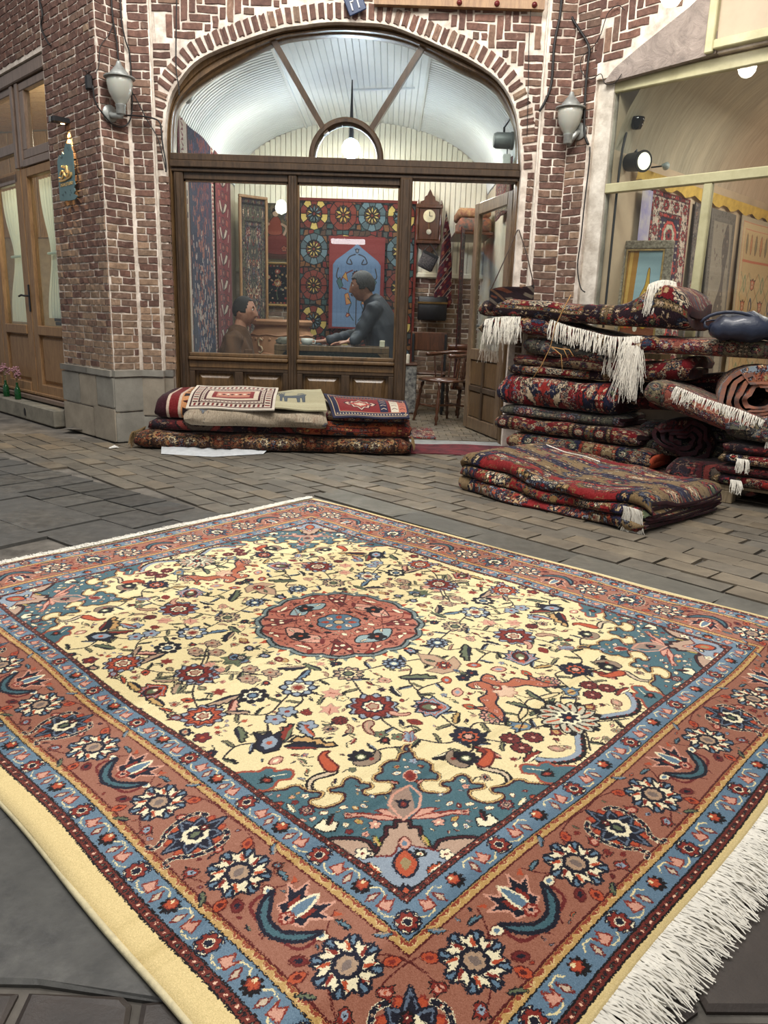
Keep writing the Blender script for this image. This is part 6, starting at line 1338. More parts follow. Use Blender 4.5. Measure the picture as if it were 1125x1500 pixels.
RL=Plane(RWP.at(.36,0,-.06),radians(45)); RL.n=Vector((.7071,-.7071,0))
t=NT('brushed_plaster'); 
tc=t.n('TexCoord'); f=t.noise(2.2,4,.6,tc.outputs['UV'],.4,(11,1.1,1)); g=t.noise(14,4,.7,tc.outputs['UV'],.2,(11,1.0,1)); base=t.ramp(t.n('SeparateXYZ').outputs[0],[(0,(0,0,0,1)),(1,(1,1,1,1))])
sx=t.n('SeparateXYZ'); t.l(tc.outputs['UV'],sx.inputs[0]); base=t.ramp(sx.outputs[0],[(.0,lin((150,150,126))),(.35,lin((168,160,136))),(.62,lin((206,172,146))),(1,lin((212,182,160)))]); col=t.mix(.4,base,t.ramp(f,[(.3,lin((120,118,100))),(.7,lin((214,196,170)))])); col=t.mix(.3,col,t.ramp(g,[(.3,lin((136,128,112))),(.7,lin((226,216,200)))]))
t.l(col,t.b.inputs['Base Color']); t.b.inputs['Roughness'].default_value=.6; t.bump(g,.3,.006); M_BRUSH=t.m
sc_,sa_,sz_,sb_=1.62,1.27,2.12,.98; vs=[];uv=[];n=24
for d in (.06,4.0):
    for k in range(n+1): a=pi-pi*k/n; vs.append(RWP.at(sc_+sa_*cos(a),sz_+sb_*sin(a),-d)); uv.append(((d-.06)/3.4,k/n))
# subdivide along the depth for the brushed streaks
vs=[];uv=[];fs=[]
for j in range(9):
    d=.06+j*.48
    for k in range(n+1): a=pi-pi*k/n; vs.append(RWP.at(sc_+sa_*cos(a),sz_+sb_*sin(a),-d)); uv.append((j/8*1.0,k/n))
for j in range(8):
    for k in range(n): q=j*(n+1)+k; fs.append((q,q+1,q+n+2,q+n+1))
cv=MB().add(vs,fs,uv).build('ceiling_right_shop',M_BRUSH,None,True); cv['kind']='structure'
M_BEI=mat('beige_plaster',(196,176,150),.8,var=.1,scale=3)
w3=MB().add([RL.at(0,0),RL.at(4,0),RL.at(4,3.1),RL.at(0,3.1)],[(0,1,2,3)]); w3.add([RWP.at(.2,0,-4),RWP.at(3.2,0,-4),RWP.at(3.2,3.3,-4),RWP.at(.2,3.3,-4)],[(0,1,2,3)]); w3.add([RWP.at(2.9,0,-.1),RWP.at(2.9,0,-4),RWP.at(2.9,3.0,-4),RWP.at(2.9,3.0,-.1)],[(0,1,2,3)]); w3.add([RWP.at(.3,.03,-.1),RWP.at(3.2,.03,-.1),RWP.at(3.2,.03,-4),RWP.at(.3,.03,-4)],[(0,1,2,3)])
w3=w3.build('wall_right_shop',M_BEI); w3['kind']='structure'
lamp('AREA','right_shop_light',tuple(RWP.at(1.5,2.7,-1.3)),34,(1,.92,.82),.6,.6); lamp('POINT','right_shop_light_deep',tuple(RWP.at(1.7,2.2,-2.6)),16,(1,.84,.7),.15)
RLd,RLn=RL.d,Vector((.7071,-.7071,0))
def wallrug(t0,t1,z0,z1,key,off,lab,uv=(0,0,1,1),tilt=0): P=RL.P+RLd*t0+RLn*off+Vector((0,0,z0)); return cloth('hanging_rug',P,RLd,(UPZ-RLn*.03).normalized(),t1-t0,z1-z0,TM[key],uv,lab,'rug',None,.01,.012)
wallrug(.60,1.30,.45,2.06,'hex_runner',.05,'hanging rug with a column of red and grey hexagons in the right shop window'); wallrug(1.36,1.66,.5,2.05,'grey_floral',.06,'narrow grey floral runner hanging beside the red hexagon rug'); wallrug(1.72,2.28,.5,2.05,'pale_tree',.05,'pale grey hanging rug with a dark trunk shape behind the window post'); wallrug(2.36,3.45,.5,2.06,'blossom',.07,'cream hanging rug with orange tulips and arches at the right photo edge')
yb=MB()
for k in range(40): 
    t0=.3+k*.085; z=2.075+.02*sin(k*1.7); yb.add([RL.P+RLd*t0+RLn*.03+Vector((0,0,z)),RL.P+RLd*(t0+.085)+RLn*.03+Vector((0,0,2.075+.02*sin((k+1)*1.7))),RL.P+RLd*(t0+.085)+RLn*.045+Vector((0,0,2.16)),RL.P+RLd*t0+RLn*.045+Vector((0,0,2.16))],[(0,1,2,3)])
tag(yb.build('yellow_cloth_strip',mat('yellow_cloth',(206,172,84),.8,var=.15,scale=14,bump=.3)),'strip of yellow cloth running along the top of the hanging rugs in the right shop','cloth')
# carved frame with the golden ewer picture, leaning in the window
fp=framed('ewer_painting',RWP.at(.33,1.0,-.30)-Vector((0,0,.15)),(RWP.d*.93+RWP.n*-.35),.40,.80,TM['still_life'],mat('carved_dark_frame',(84,70,54),.5,var=.4,scale=60,bump=.9,bd=.01,c2=(190,180,160)),'ornate framed painting of a golden ewer leaning in the right shop window',.06,.06,.04,'picture',M_GILT)
MB().tube([RWP.at(.42,.03,-.42),RWP.at(.42,.84,-.40)],.014,6).build('easel_leg',M_WOOD2,fp); MB().tube([RWP.at(.66,.03,-.50),RWP.at(.66,.84,-.48)],.014,6).build('easel_leg',M_WOOD2,fp); MB().box((.33,.78,-.45),(.76,.82,-.28),RMX).build('easel_shelf',M_WOOD2,fp)
# floodlight and camera on the wall inside, cables
def axis_mat(p,z): z=Vector(z).normalized(); x=z.orthogonal().normalized(); y=z.cross(x); return Matrix(((x.x,y.x,z.x,p[0]),(x.y,y.y,z.y,p[1]),(x.z,y.z,z.z,p[2]),(0,0,0,1)))
P=RL.P+RLd*.16+RLn*.09+Vector((0,0,2.17)); e=empty('floodlight',P,'round black floodlight with a lit face inside the right shop window','lamp'); ax=(RWP.d*.95+RWP.n*.35-Vector((0,0,.1)))
MB().lathe([(.002,-.09),(.045,-.09),(.062,-.07),(.068,.06),(.074,.07),(.074,.085),(.06,.085)],18,axis_mat(P,ax)).build('housing',M_BLACK,e,30); MB().lathe([(.001,.088),(.058,.086),(.06,.08)],18,axis_mat(P,ax)).build('lens',mat_emit('flood_lens',(236,232,206),1.3),e); MB().tube([P-RLn*.08,P+Vector((0,0,.08)),P+Vector((0,0,.02))],.008,6).build('bracket',M_BLACK,e)
P=RL.P+RLd*.14+RLn*.08+Vector((0,0,2.43)); e=empty('security_camera',P,'small black dome camera above the floodlight in the right shop','camera'); MB().lathe([(.002,-.05),(.03,-.045),(.042,-.02),(.045,.0),(.05,.004),(.05,.03),(.03,.035)],16,Matrix.Translation(P)).build('dome',mat('gloss_black',(16,16,20),.1),e,True); MB().tube([P+Vector((0,0,.02)),P-RLn*.075+Vector((0,0,.03))],.014,8).build('arm',M_BLACK,e)
P=RL.P+RLd*.55+RLn*.12+Vector((0,0,2.20)); e=empty('spotlight',P,'small pale grey spotlight beside the round floodlight','lamp'); MB().lathe([(.012,-.03),(.018,0),(.03,.02),(.001,.024)],12,axis_mat(P,RLd)).build('head',mat('pale_metal',(170,186,186),.4),e,True); MB().tube([P,P-RLn*.11],.006,6).build('stalk',M_BLACK,e)
P=RL.P+RLd*.40+RLn*.04; e=empty('flower_poster',P+Vector((0,0,1.7)),'tall lit poster of a blue flower behind the leaning frame','poster'); MB().add([P+RLd*0+Vector((0,0,1.30)),P+RLd*.17+Vector((0,0,1.30)),P+RLd*.17+Vector((0,0,2.03)),P+Vector((0,0,2.03))],[(0,1,2,3)]).build('print',mat('blue_flower_print',(120,118,170),.5,var=.3,scale=6,c2=(196,190,186)),e)
cab=tag(MB().tube([RL.P+RLd*a+RLn*.03+Vector((0,0,z)) for a,z in ((.09,2.36),(.06,2.25),(.045,2.1),(.04,1.9),(.04,1.5),(.04,1.0))],.009,6).build('cable',M_WIRE),'thick black cable running down the wall inside the right shop window','cable')
# ------------------------------------------------------------------ lamps, cables and signs on the brick
M_LG=NT('milky_lamp_glass'); M_LG.b.inputs['Base Color'].default_value=lin((168,168,158)); M_LG.b.inputs['Roughness'].default_value=.25; M_LG.b.inputs['Subsurface Weight'].default_value=.2; M_LG=M_LG.m; M_LMET=mat('cast_grey_metal',(150,152,148),.4,.4,var=.15,scale=20,bump=.2)
def wall_lamp(P,Pb,n,lab):
    e=empty('wall_lamp',P,lab,'lamp'); T=Matrix.Translation(P)
    MB().lathe([(.03,-.085),(.036,-.07),(.055,-.045),(.078,0),(.088,.05),(.09,.085),(.085,.09)],20,T).build('glass_globe',M_LG,e,True)
    MB().lathe([(.088,.088),(.108,.092),(.108,.10),(.07,.104),(.062,.13),(.055,.136),(.04,.155),(.022,.175),(.014,.20),(.003,.205)],20,T).build('cap',M_LMET,e,40)
    MB().lathe([(.03,-.14),(.034,-.135),(.034,-.09),(.038,-.085),(.038,-.075)],16,T).build('socket',M_LMET,e,40)
    MB().tube([P+Vector((0,0,-.12)),P+Vector((0,0,-.15)),Pb+n*.05+Vector((0,0,-.02)),Pb+n*.005],.021,8).build('arm',M_LMET,e,True)
    MB().lathe([(.058,0),(.058,.014),(.045,.022),(.02,.026),(.001,.027)],18,axis_mat(Pb,n)).build('wall_plate',M_LMET,e,40)
nb=LBP.n; s,z=LBP.hit(176,136,.12); P=LBP.at(s,z,.12); s2,z2=LBP.hit(160,167,.0); wall_lamp(P,LBP.at(s2,z2,.004),nb,'grey bell-shaped wall lamp on the left brick pier')
s,z=PRP.hit(834,180,.10); P=PRP.at(s,z,.10); s2,z2=RWP.hit(850,193,0); wall_lamp(P,RWP.at(s2,z2,.004),RWP.n,'grey bell-shaped wall lamp on the right brick pier')
def pcable(P,px,r,lab,off=.02,cat='cable',seg=5): 
    q=[Vector(P.at(*P.hit(x,y,off),off)) for x,y in px]; q=[Vector(v) for v in crv([tuple(v) for v in q],4)]; return tag(MB().tube(q,r,seg).build('cable',M_WIRE,None,True),lab,cat)
pcable(LBP,[(163,-8),(165,25),(171,60),(174,90),(180,110),(190,128),(196,140)],.006,'thick cable hanging down behind the left wall lamp',.03)
pcable(LBP,[(176,-8),(178,30),(184,60),(190,80),(193,130),(193,165),(186,183),(170,185),(155,172),(140,150),(136,125)],.0055,'cable looping under the left wall lamp to the small black box',.03)
pcable(LBP,[(163,0),(166,30),(160,50),(147,68),(145,95),(140,108)],.003,'thin wavy wire reaching the small black box',.02)
pcable(PCP,[(182,169),(205,170),(226,174),(235,182),(238,210),(243,240),(243,252)],.006,'black cable from the left lamp over to the arch frame',.06)
pcable(PCP,[(197,140),(215,175),(232,205),(243,250)],.004,'thin slanting wire from the left lamp to the arch frame',.05)
pcable(AWP,[(259,-8),(258,50),(258,100),(262,128),(262,140)],.0045,'straight black cable down the bricks left of the arch',.03)
pcable(LWP,[(55,-8),(62,20),(60,40),(70,62),(74,66)],.007,'short dark cable above the left door frame',.02)
pcable(PRP,[(823,-8),(820,25),(812,65),(808,120),(800,145),(790,163)],.010,'thick grey cable hanging down the right brick pier',.02)
pcable(RWP,[(823,-8),(840,30),(862,66),(861,95),(858,130),(856,190),(862,212)],.009,'thick black cable beside the right wall lamp',.03)
pcable(RWP,[(864,215),(863,240),(856,300),(851,350),(846,390),(850,420),(857,428)],.005,'black cable down the white plaster strip on the right',.035)
pcable(RWP,[(915,15),(905,8),(890,20),(880,50),(868,70),(852,85),(852,105),(866,116),(880,108),(886,122),(900,122),(911,108)],.003,'thin looping wire at the corner of the right wall',.03)
pcable(AWP,[(779,-8),(775,60),(774,120),(772,200)],.003,'thin black wire down the bricks right of the arch',.03)
P=LWP.at(*LWP.hit(130,121,.03),.03); e=empty('junction_box',P,'small black junction box on the brick corner by the left lamp','box'); MB().box((-.028,-.05,-.02),(.028,.05,.02),Matrix.Translation(P)@LM.to_3x3().to_4x4(),0,.01).build('housing',M_BLACK,e)
mb=MB(); rr=random.Random(4)
for k in range(8): mb.tube([P+Vector((0,0,.04)),P+Vector((rr.uniform(-.02,.03),-.02,.07)),P+Vector((rr.uniform(-.04,.05),-.03,rr.uniform(.05,.11)))],.002,4)
mb.build('loose_wires',M_WIRE,e)
# spot lamp and cut-metal studio sign
s,z=LWP.hit(101,172,.06); s=.545; e=empty('sign_spotlight',LWP.at(s,z,.06),'small black and silver downlight above the metal studio sign','lamp'); MB().box((s-.055,z-.02,.0),(s+.02,z+.02,.13),LM,0,.005).build('body',M_BLACK,e); MB().box((s-.012,z-.022,.131),(s+.018,z+.02,.14),LM,0,.003).build('face',M_STEEL,e)
MB().lathe([(.001,-.0225),(.015,-.0225),(.015,-.02)],12,Matrix.Translation(LM@Vector((s-.02,z,.05)))).build('lens',mat_emit('warm_spot_lens',(255,214,150),14),e)
lamp('SPOT','sign_spot_light',tuple(LM@Vector((s-.02,z-.03,.040))),60,(1,.66,.26),.012,rot=(-LWP.n*.10-UPZ).to_track_quat('-Z','Y').to_euler(),spot=radians(56),blend=.5)
S0,S1,Z0,Z1=.375,.675,1.83,2.33; fz=lambda z:1.83+(z-1.83)*.80; M_TEAL=mat('teal_sheet_metal',(98,126,128),.4,.3,var=.08,scale=6)
e=empty('studio_sign',LWP.at(.52,2.08,.04),'teal cut-metal sign with gold lettering and ornate edges, lit from above','sign')
ol=[(S1,Z0+.015),(S1,2.20),(S1-.03,2.235),(S1-.045,2.25),(S1-.075,2.235),(S1-.10,2.27),(S1-.125,2.245),(S1-.15,2.30),(S1-.175,2.335),(S0+.045,2.32),(S0+.03,2.27),(S0+.012,2.25),(S0+.008,2.05),(S0+.015,1.99),(S0,1.955),(S0+.022,1.93),(S0+.01,1.90),(S0+.035,1.875),(S0-.03,1.85),(S0+.02,1.825),(S0+.10,Z0-.005),(S1-.05,Z0+.005)]
MB().prism([(a,b) for a,b in ol],lambda q,t:LWP.at(q[0],fz(q[1]),.05 if t else .042)).build('plate',M_TEAL,e)
for a in (S0+.06,S1-.05): MB().tube([LWP.at(a,2.08,.0),LWP.at(a,2.08,.045)],.005,6).build('spacer',M_STEEL,e)
M_GOLD=mat('gold_lettering',(226,186,120),.4,.3,var=.1)
mb=MB()
for st_ in ([(.64,2.045),(.60,2.035),(.57,2.05),(.55,2.08),(.53,2.05),(.50,2.04),(.47,2.06),(.46,2.09)],[(.62,2.07),(.59,2.10),(.56,2.09)],[(.52,2.08),(.50,2.13),(.49,2.07)],[(.645,2.015),(.58,2.012),(.50,2.02),(.43,2.035),(.42,2.07)],[(.58,2.13),(.575,2.145)],[(.545,2.12),(.54,2.14)]): mb.tube([Vector(LWP.at(a,fz(b),.054)) for a,b in crv(st_,4)],.0085,5)
mb.build('calligraphy',M_GOLD,e)
def text(name,s,M,size,m,par,ext=.001):
    c=bpy.data.curves.new(name,'FONT'); c.body=s; c.size=size; c.extrude=ext; c.align_x='CENTER'; o=bpy.data.objects.new(name,c); COL.objects.link(o); dg=bpy.context.evaluated_depsgraph_get(); me=bpy.data.meshes.new_from_object(o.evaluated_get(dg)); bpy.data.objects.remove(o); me.transform(M); me.materials.clear(); me.materials.append(m); q=bpy.data.objects.new(name,me); COL.objects.link(q); q.parent=par; q.matrix_parent_inverse=par.matrix_basis.inverted(); return q
LT=LWP.at(.525,1.935,.052); dR=-LWP.d
TMX=Matrix(((dR.x,0,LWP.n.x,LT.x),(dR.y,0,LWP.n.y,LT.y),(0,1,0,LT.z),(0,0,0,1))); text('lettering','DIGAR STUDIO',TMX,.034,M_GOLD,e)
mb=MB(); rr=random.Random(8)
for (a,b) in ((.60,2.21),(.58,2.20),(.565,2.215),(.46,2.27),(.445,2.26),(.62,1.88),(.60,1.865),(.56,1.90),(.55,1.885),(.46,1.90),(.45,1.88),(.47,1.86),(.43,2.06),(.44,2.00)): 
    w,l=.006,rr.uniform(.01,.03); c=LWP.at(a,fz(b),.0515); mb.add([c-LWP.d*w,c+LWP.d*w+Vector((0,0,l*.5)),c+LWP.d*(w*.3)+Vector((0,0,l))],[(0,1,2)])
mb.build('cut_outs',M_BLACK,e)['kind']='stuff'
# blue house-number plate and the plank with red bolts over the arch
P=AWP.at(*AWP.hit(521,8,.05),.05); e=empty('number_plate',P,'small tilted dark blue number plate at the top of the arch','sign'); MT=Matrix.Translation(P)@Matrix.Rotation(radians(-24),4,'Y'); MB().box((-.066,-.006,-.05),(.066,.006,.09),MT,0,.012).build('plate',mat('enamel_blue',(34,52,84),.3,var=.05),e); mb=MB()
for x in (-.032,.018): mb.tube([MT@Vector((x,-.009,-.025)),MT@Vector((x+.004,-.009,.02)),MT@Vector((x+.002,-.009,.032)),MT@Vector((x+.02,-.009,.028)),MT@Vector((x+.026,-.009,.04))],.0055,5)
mb.build('digits',mat('white_enamel',(226,228,230),.4),e)
a0,b0=AWP.hit(548,5,.05); a1,b1=AWP.hit(797,16,.05); zb=(b0+b1)/2; e=empty('plank',AWP.at((a0+a1)/2,zb,.03),'light wooden plank with dark red bolts across the top of the arch wall','board'); MB().box((-1.8+a0,YW-.06,zb),(-1.8+a1,YW-.005,zb+.22)).build('board',M_PINE,e)
for x in (.50,.72,.94): MB().lathe([(.001,.022),(.016,.016),(.02,.004),(.02,0)],12,axis_mat(Vector((-1.8+a0+(a1-a0)*x,YW-.06,zb+.025)),(0,-1,0))).build('bolt',mat('dark_red_knob',(96,30,30),.25),e,True)
# street lamp bulb at the upper right
P=Vector(onY(984,-7,5.0)); e=empty('street_bulb',P,'glowing globe lamp hanging at the top right of the picture','lamp'); MB().lathe([(.002,-.06),(.04,-.05),(.062,-.015),(.062,.02),(.04,.055),(.02,.07)],18,Matrix.Translation(P)).build('globe',mat_emit('warm_globe',(255,240,214),16),e,True); MB().tube([P+Vector((0,0,.06)),P+Vector((0,0,1.2))],.006,6).build('lamp_cord',M_BLACK,e)
lamp('POINT','street_bulb_light',tuple(P-Vector((0,0,.11))),4,(1,.93,.84),.06)
# ------------------------------------------------------------------ folded and rolled rugs
def fold_path(depth,height,layers,r0=0):
    # accordion fold seen from the end: (y,z) points, folds alternately at front and back, starts at the back
    layers=layers+(layers%2); th=height/layers; p=[]; n=6; y0,y1=th*.5,depth-th*.5
    for k in range(layers):
        z=th*(k+.5); A,B=(y1,y0) if k%2==0 else (y0,y1); A=depth if k==0 else A; B=depth if (k==layers-1 and B==y1) else (0.02 if (k==layers-1) else B)
        for i in range(n+1): p.append((A+(B-A)*i/n,z))
        if k<layers-1:
            s=-1 if k%2==0 else 1; c=(B,z+th/2)
            for i in range(1,6): a=-pi/2+pi*i/6; p.append((c[0]+s*cos(a)*th/2*1.1,c[1]+sin(a)*th/2))
    return p,th
def roll_path(rx,rz,turns,th):
    p=[]; N=int(turns*22)
    for i in range(N+1):
        a=-pi/2-2*pi*turns*i/N; q=1-(i/N)*(turns*th/min(rx,rz))*.94; q=max(q,.08); p.append((rx+rx*q*cos(a)*(1 if rx>rz else 1),rz+rz*q*sin(a)))
    return p,th
M_SELV=[mat('dark_selvage',(62,26,30),.95,var=.35,scale=22,bump=.5,c2=(36,26,34)),mat('rusty_selvage',(150,92,66),.95,var=.3,scale=22,bump=.5,c2=(110,96,92))]
def fold_rug(name,P,ang,length,path,th,key,label,group=None,zb=None,hs=None,yb=None,seed=0,tw=1.0,tl=1.4,u0=0,v0=0,amp=.006,nx=26,tilt=0,ethick=.82,cat='rug',swap=False,skew=0,endm=None,rend=.05):
    r=random.Random(seed); ex=Vector((cos(ang),sin(ang),0)); ey=Vector((-sin(ang),cos(ang),0)); P=Vector(P); P3=Vector((P.x,P.y,P.z))
    ph=[r.uniform(0,6.28) for _ in range(8)]; n=len(path); T=[];L=[0]
    for i in range(n):
        a,b=Vector(path[max(i-1,0)]),Vector(path[min(i+1,n-1)]); T.append((b-a).normalized())
        if i: L.append(L[-1]+(Vector(path[i])-Vector(path[i-1])).length)
    zmax=max(z for _,z in path); vs=[];uv=[];fs=[]; t=th*ethick/2
    def W(x,y,z):
        f=x/length; dz=amp*sin(x*7+ph[0]+y*3)+amp*.6*sin(x*17+ph[1])*(z/zmax); dy=amp*1.6*sin(x*6+ph[2]+z*14)+amp*sin(x*15+ph[3]+z*30)
        H=hs(f) if hs else 1; g=min(x,length-x); e=1 if g>rend else sqrt(max(0,1-(1-g/rend)**2))*.42+.58; zc=zmax*.42; z=zc+(z-zc)*e; y=y+(1-e)*.05*(1 if y<.15 else 0); Z=z*H*(1+tilt*y)+(dz if z>th*.6 else dz*.1)+(zb(f) if zb else 0); Y=y+dy+(yb(f) if yb else 0)+skew*z
        return P3+ex*x+ey*Y+Vector((0,0,max(Z,.003)))
    for s in (1,-1):
        for j in range(n):
            y,z=path[j]; N=Vector((-T[j].y,T[j].x))*s*t
            for i in range(nx+1):
                x=length*i/nx; end=(.010*sin(j*.9+ph[4])) if i in(0,nx) else 0; vs.append(W(x+end,y+N.x,z+N.y)); a,b=u0+x/tw,v0+L[j]/tl; uv.append((b,a) if swap else (a,b))
    q=n*(nx+1); em=[]
    for j in range(n-1):
        for i in range(nx): k=j*(nx+1)+i; fs+=[(k,k+1,k+nx+2,k+nx+1),(q+k+nx+1,q+k+nx+2,q+k+1,q+k)]
        for i in (0,nx): k=j*(nx+1)+i; fs.append((k,k+nx+1,q+k+nx+1,q+k)); em.append(len(fs)-1)
    for j in (0,n-1):
        for i in range(nx): k=j*(nx+1)+i; fs.append((k,k+1,q+k+1,q+k))
    mb=MB().add(vs,fs,uv)
    for k in em: mb.mi[k]=1
    o=mb.build(name,[TM[key],M_SELV[key in ('faded_orange',)]],None,50); tag(o,label,cat,group); o['_']=0; del o['_']; return o,W
def root_of(o,P): return o
GRP_L='rugs folded in the low pile under the shop window'; GRP_R='rugs stacked against the right pier'
def zz(px_,py_,Y): return max(0,onY(px_,py_,Y).z)
def LX(px_,Y=5.72,py_=620): return onY(px_,py_,Y).x
# --- low pile under the window
def lrug(name,x0,x1,y,depth,z0,h,layers,key,lab,**k):
    p,th=fold_path(depth,h,layers); a,b=LX(x0,y),LX(x1,y); return fold_rug(name,(a,y,z0),.015,b-a,p,th,key,lab,GRP_L,**k)
o1,W1=lrug('folded_rug',197,603,5.66,.39,0,.135,2,'brown_floral','long dark brown floral rug folded at the bottom of the pile under the window',seed=1,tw=.7,tl=.8,swap=False,zb=lambda f:.0+.0*f,amp=.008)
lrug('folded_rug',216,450,5.70,.35,.135,.085,2,'dark_garnet','dark garnet folded rug at the left end, just above the long brown floral one',seed=2,tw=.8,tl=.6)
lrug('folded_rug',436,602,5.68,.37,.135,.115,2,'orange_dark','orange and black patterned folded rug at the right end above the brown floral one',seed=3,tw=.8,tl=.5,v0=.05)
lrug('folded_rug',474,598,5.70,.35,.25,.062,1,'rust_tan','thin rust and tan rug between the orange one and the red medallion kilim',seed=4,tw=.9,tl=.6,v0=.02)
lrug('striped_kilim',228,400,5.70,.37,.22,.20,2,'arrow_kilim','striped kilim with an orange band of black triangles, folded at the left of the pile',seed=5,tw=.88,tl=.9,u0=0.0,tilt=.25,skew=.25)
og,WG=lrug('grey_rug',270,478,5.60,.46,.19,.155,2,'grey_gabbeh','thick beige-grey folded rug bulging in the middle of the pile under the window',seed=6,tw=1.2,tl=1.1,tilt=.75,amp=.012,hs=lambda f:1-.10*f+.05*sin(f*7),skew=.1)
def sheet(name,C,key,label,cat='rug',uv=(0,0,1,1),th=.010,amp=.004,n=(18,12),group=None,seed=0,m=None,bulge=0):
    # a small textile lying draped: corners near-left, near-right, far-right, far-left
    C=[Vector(c) for c in C]; r=random.Random(seed); ph=[r.uniform(0,6) for _ in range(4)]; a,b=n; vs=[];uvs=[];fs=[]
    N=(C[1]-C[0]).cross(C[3]-C[0]).normalized()
    if N.z<0: N=-N
    for s in (1,0):
        for j in range(b+1):
            for i in range(a+1):
                u,v=i/a,j/b; p=C[0]*(1-u)*(1-v)+C[1]*u*(1-v)+C[2]*u*v+C[3]*(1-u)*v; p=p+N*(amp*sin(u*9+ph[0]+v*4)+amp*sin(v*8+ph[1])+bulge*sin(pi*v)+(th if s else 0)); vs.append(p); uvs.append((uv[0]+(uv[2]-uv[0])*u,uv[1]+(uv[3]-uv[1])*v))
    q=(a+1)*(b+1)
    for j in range(b):
        for i in range(a): k=j*(a+1)+i; fs+=[(k,k+1,k+a+2,k+a+1),(q+k+a+1,q+k+a+2,q+k+1,q+k)]
    ed=[i for i in range(a+1)]+[(j+1)*(a+1)-1 for j in range(1,b+1)]+[b*(a+1)+i for i in range(a-1,-1,-1)]+[j*(a+1) for j in range(b-1,0,-1)]
    for i in range(len(ed)): j=(i+1)%len(ed); fs.append((ed[i],q+ed[i],q+ed[j],ed[j]))
    return tag(MB().add(vs,fs,uvs).build(name,m or TM[key],None,40),label,cat,group)
sheet('turkmen_mat',[onY(272,598,5.60),onY(402,602,5.58),onY(408,569,5.98),onY(289,566,5.98)],'turkmen_mat','small white and maroon bordered mat lying on the grey folded rug','mat',amp=.004,bulge=.02)
sheet('goat_kilim',[onY(380,597,5.62),onY(479,603,5.60),onY(470,571,6.0),onY(385,576,6.0)],'goat_kilim','small beige kilim with a grey long-horned goat, on the grey folded rug','kilim',amp=.004,bulge=.025)
sheet('medallion_kilim',[onY(488,612,5.62),onY(600,614,5.62),onY(594,588,6.0),onY(474,578,6.0)],'medallion_kilim','red kilim with a cream stepped medallion at the right end of the low pile','kilim',amp=.004,bulge=.02)
M_TFR=mat('tan_wool_fringe',(142,116,78),.95,var=.25,scale=30,bump=.3)
o1r=o1
def addfr(par,pts,out,length,n,m=M_FR,seed=0,drop=True,strands=3,wd=.0022,spread=.3):
    pts=[Vector(p) for p in pts]
    def prof(t):
        k=min(int(t*(len(pts)-1)),len(pts)-2); f=t*(len(pts)-1)-k; return pts[k]*(1-f)+pts[k+1]*f
    return fringe('fringe',par,pts[0],pts[-1],Vector(out),length,n,m,seed,drop=drop,strands=strands,wd=wd,spread=spread,prof=prof)
addfr(o1,[Vector((LX(199),5.64,.13)),Vector((LX(196),5.75,.12)),Vector((LX(196),5.95,.12)),Vector((LX(196),6.02,.12))],(-.8,-.5,0),.11,60,M_TFR,1)
addfr(o1,[Vector((LX(603),5.66,.11)),Vector((LX(604),5.8,.11)),Vector((LX(604),6.05,.11))],(.8,-.4,0),.05,36,M_TFR,2)
# plastic sheet peeping out under the pile, and a scrap of paper
rr=random.Random(3); vs=[];fs=[]; n=16
for j in range(4):
    for i in range(n+1):
        f=i/n; a=ground(232+f*166,657+f*3.0+rr.uniform(-1,1)); b=ground(236+f*150,672-abs(f-.5)*9-2); p=b*(1-j/3)+Vector((a.x,5.75,0))*(j/3); vs.append((p.x,p.y,.004+(rr.uniform(0,.022) if 0<j else 0)))
for j in range(3):
    for i in range(n): k=j*(n+1)+i; fs.append((k,k+1,k+n+2,k+n+1))
tag(MB().add(vs,fs).build('plastic_sheet',mat('thin_white_plastic',(206,210,212),.3,var=.1,scale=20,bump=.4),None,True),'crumpled white plastic sheet sticking out from under the low rug pile','plastic sheet')
p=ground(166,657); tag(MB().add([p+Vector(v) for v in ((-.03,-.02,.003),(.03,-.015,.012),(.04,.02,.004),(0,.03,.022),(-.035,.02,.006))],[(0,1,2,3,4)]).build('paper_scrap',mat('white_paper',(214,212,206),.7)),'scrap of white paper on the paving left of the low rug pile','litter')
# --- the stack by the right pier, its front running slantwise
SP=Plane((.92,5.72),radians(-42)); SA=radians(-42)
def srug(name,xl,xr,yref,off,depth,h,layers,key,lab,zl,zr=None,group=GRP_R,path=None,**k):
    # xl, xr = picture columns of the two ends of the front face; zl/zr = picture rows of its underside there (or a number of metres)
    sl,_=SP.hit(xl,yref,off); sr,_=SP.hit(xr,yref,off); Zl=SP.hit(xl,zl,off)[1] if zl>2 else zl; Zr=(SP.hit(xr,zr,off)[1] if zr>2 else zr) if zr is not None else Zl
    Zl,Zr=max(Zl,.0),max(Zr,.0); p,th=path if path else fold_path(depth,h,layers); P=SP.at(sl,0,off)
    zb=k.pop('zb',None); f_=(lambda f:Zl+(Zr-Zl)*f+(zb(f) if zb else 0)); return fold_rug(name,P,SA,sr-sl,p,th,key,lab,group,zb=f_,**k)
srug('folded_rug',741,988,690,.03,.40,.085,2,'brown_rose','flat rose-brown rug at the very bottom of the tall stack by the pier',0.0,0.0,seed=11,tw=.9,tl=.5)
oc,WC=srug('rolled_rug',743,955,650,.02,.34,.135,2,'navy_camel','flattened navy and camel roll with a bright orange end, low in the tall stack',.085,.085,seed=12,tw=.75,tl=.5,v0=.0)
srug('folded_rug',726,938,612,.00,.41,.115,2,'red_cream','red and cream folded rug resting on the navy and camel roll',.22,.22,seed=13,tw=.8,tl=.45,v0=.55)
srug('folded_rug',734,912,595,-.02,.41,.075,1,'olive_grey','thin dark grey-green rug below the large scarlet one in the tall stack',.335,.335,seed=14,tw=.8,tl=.5)
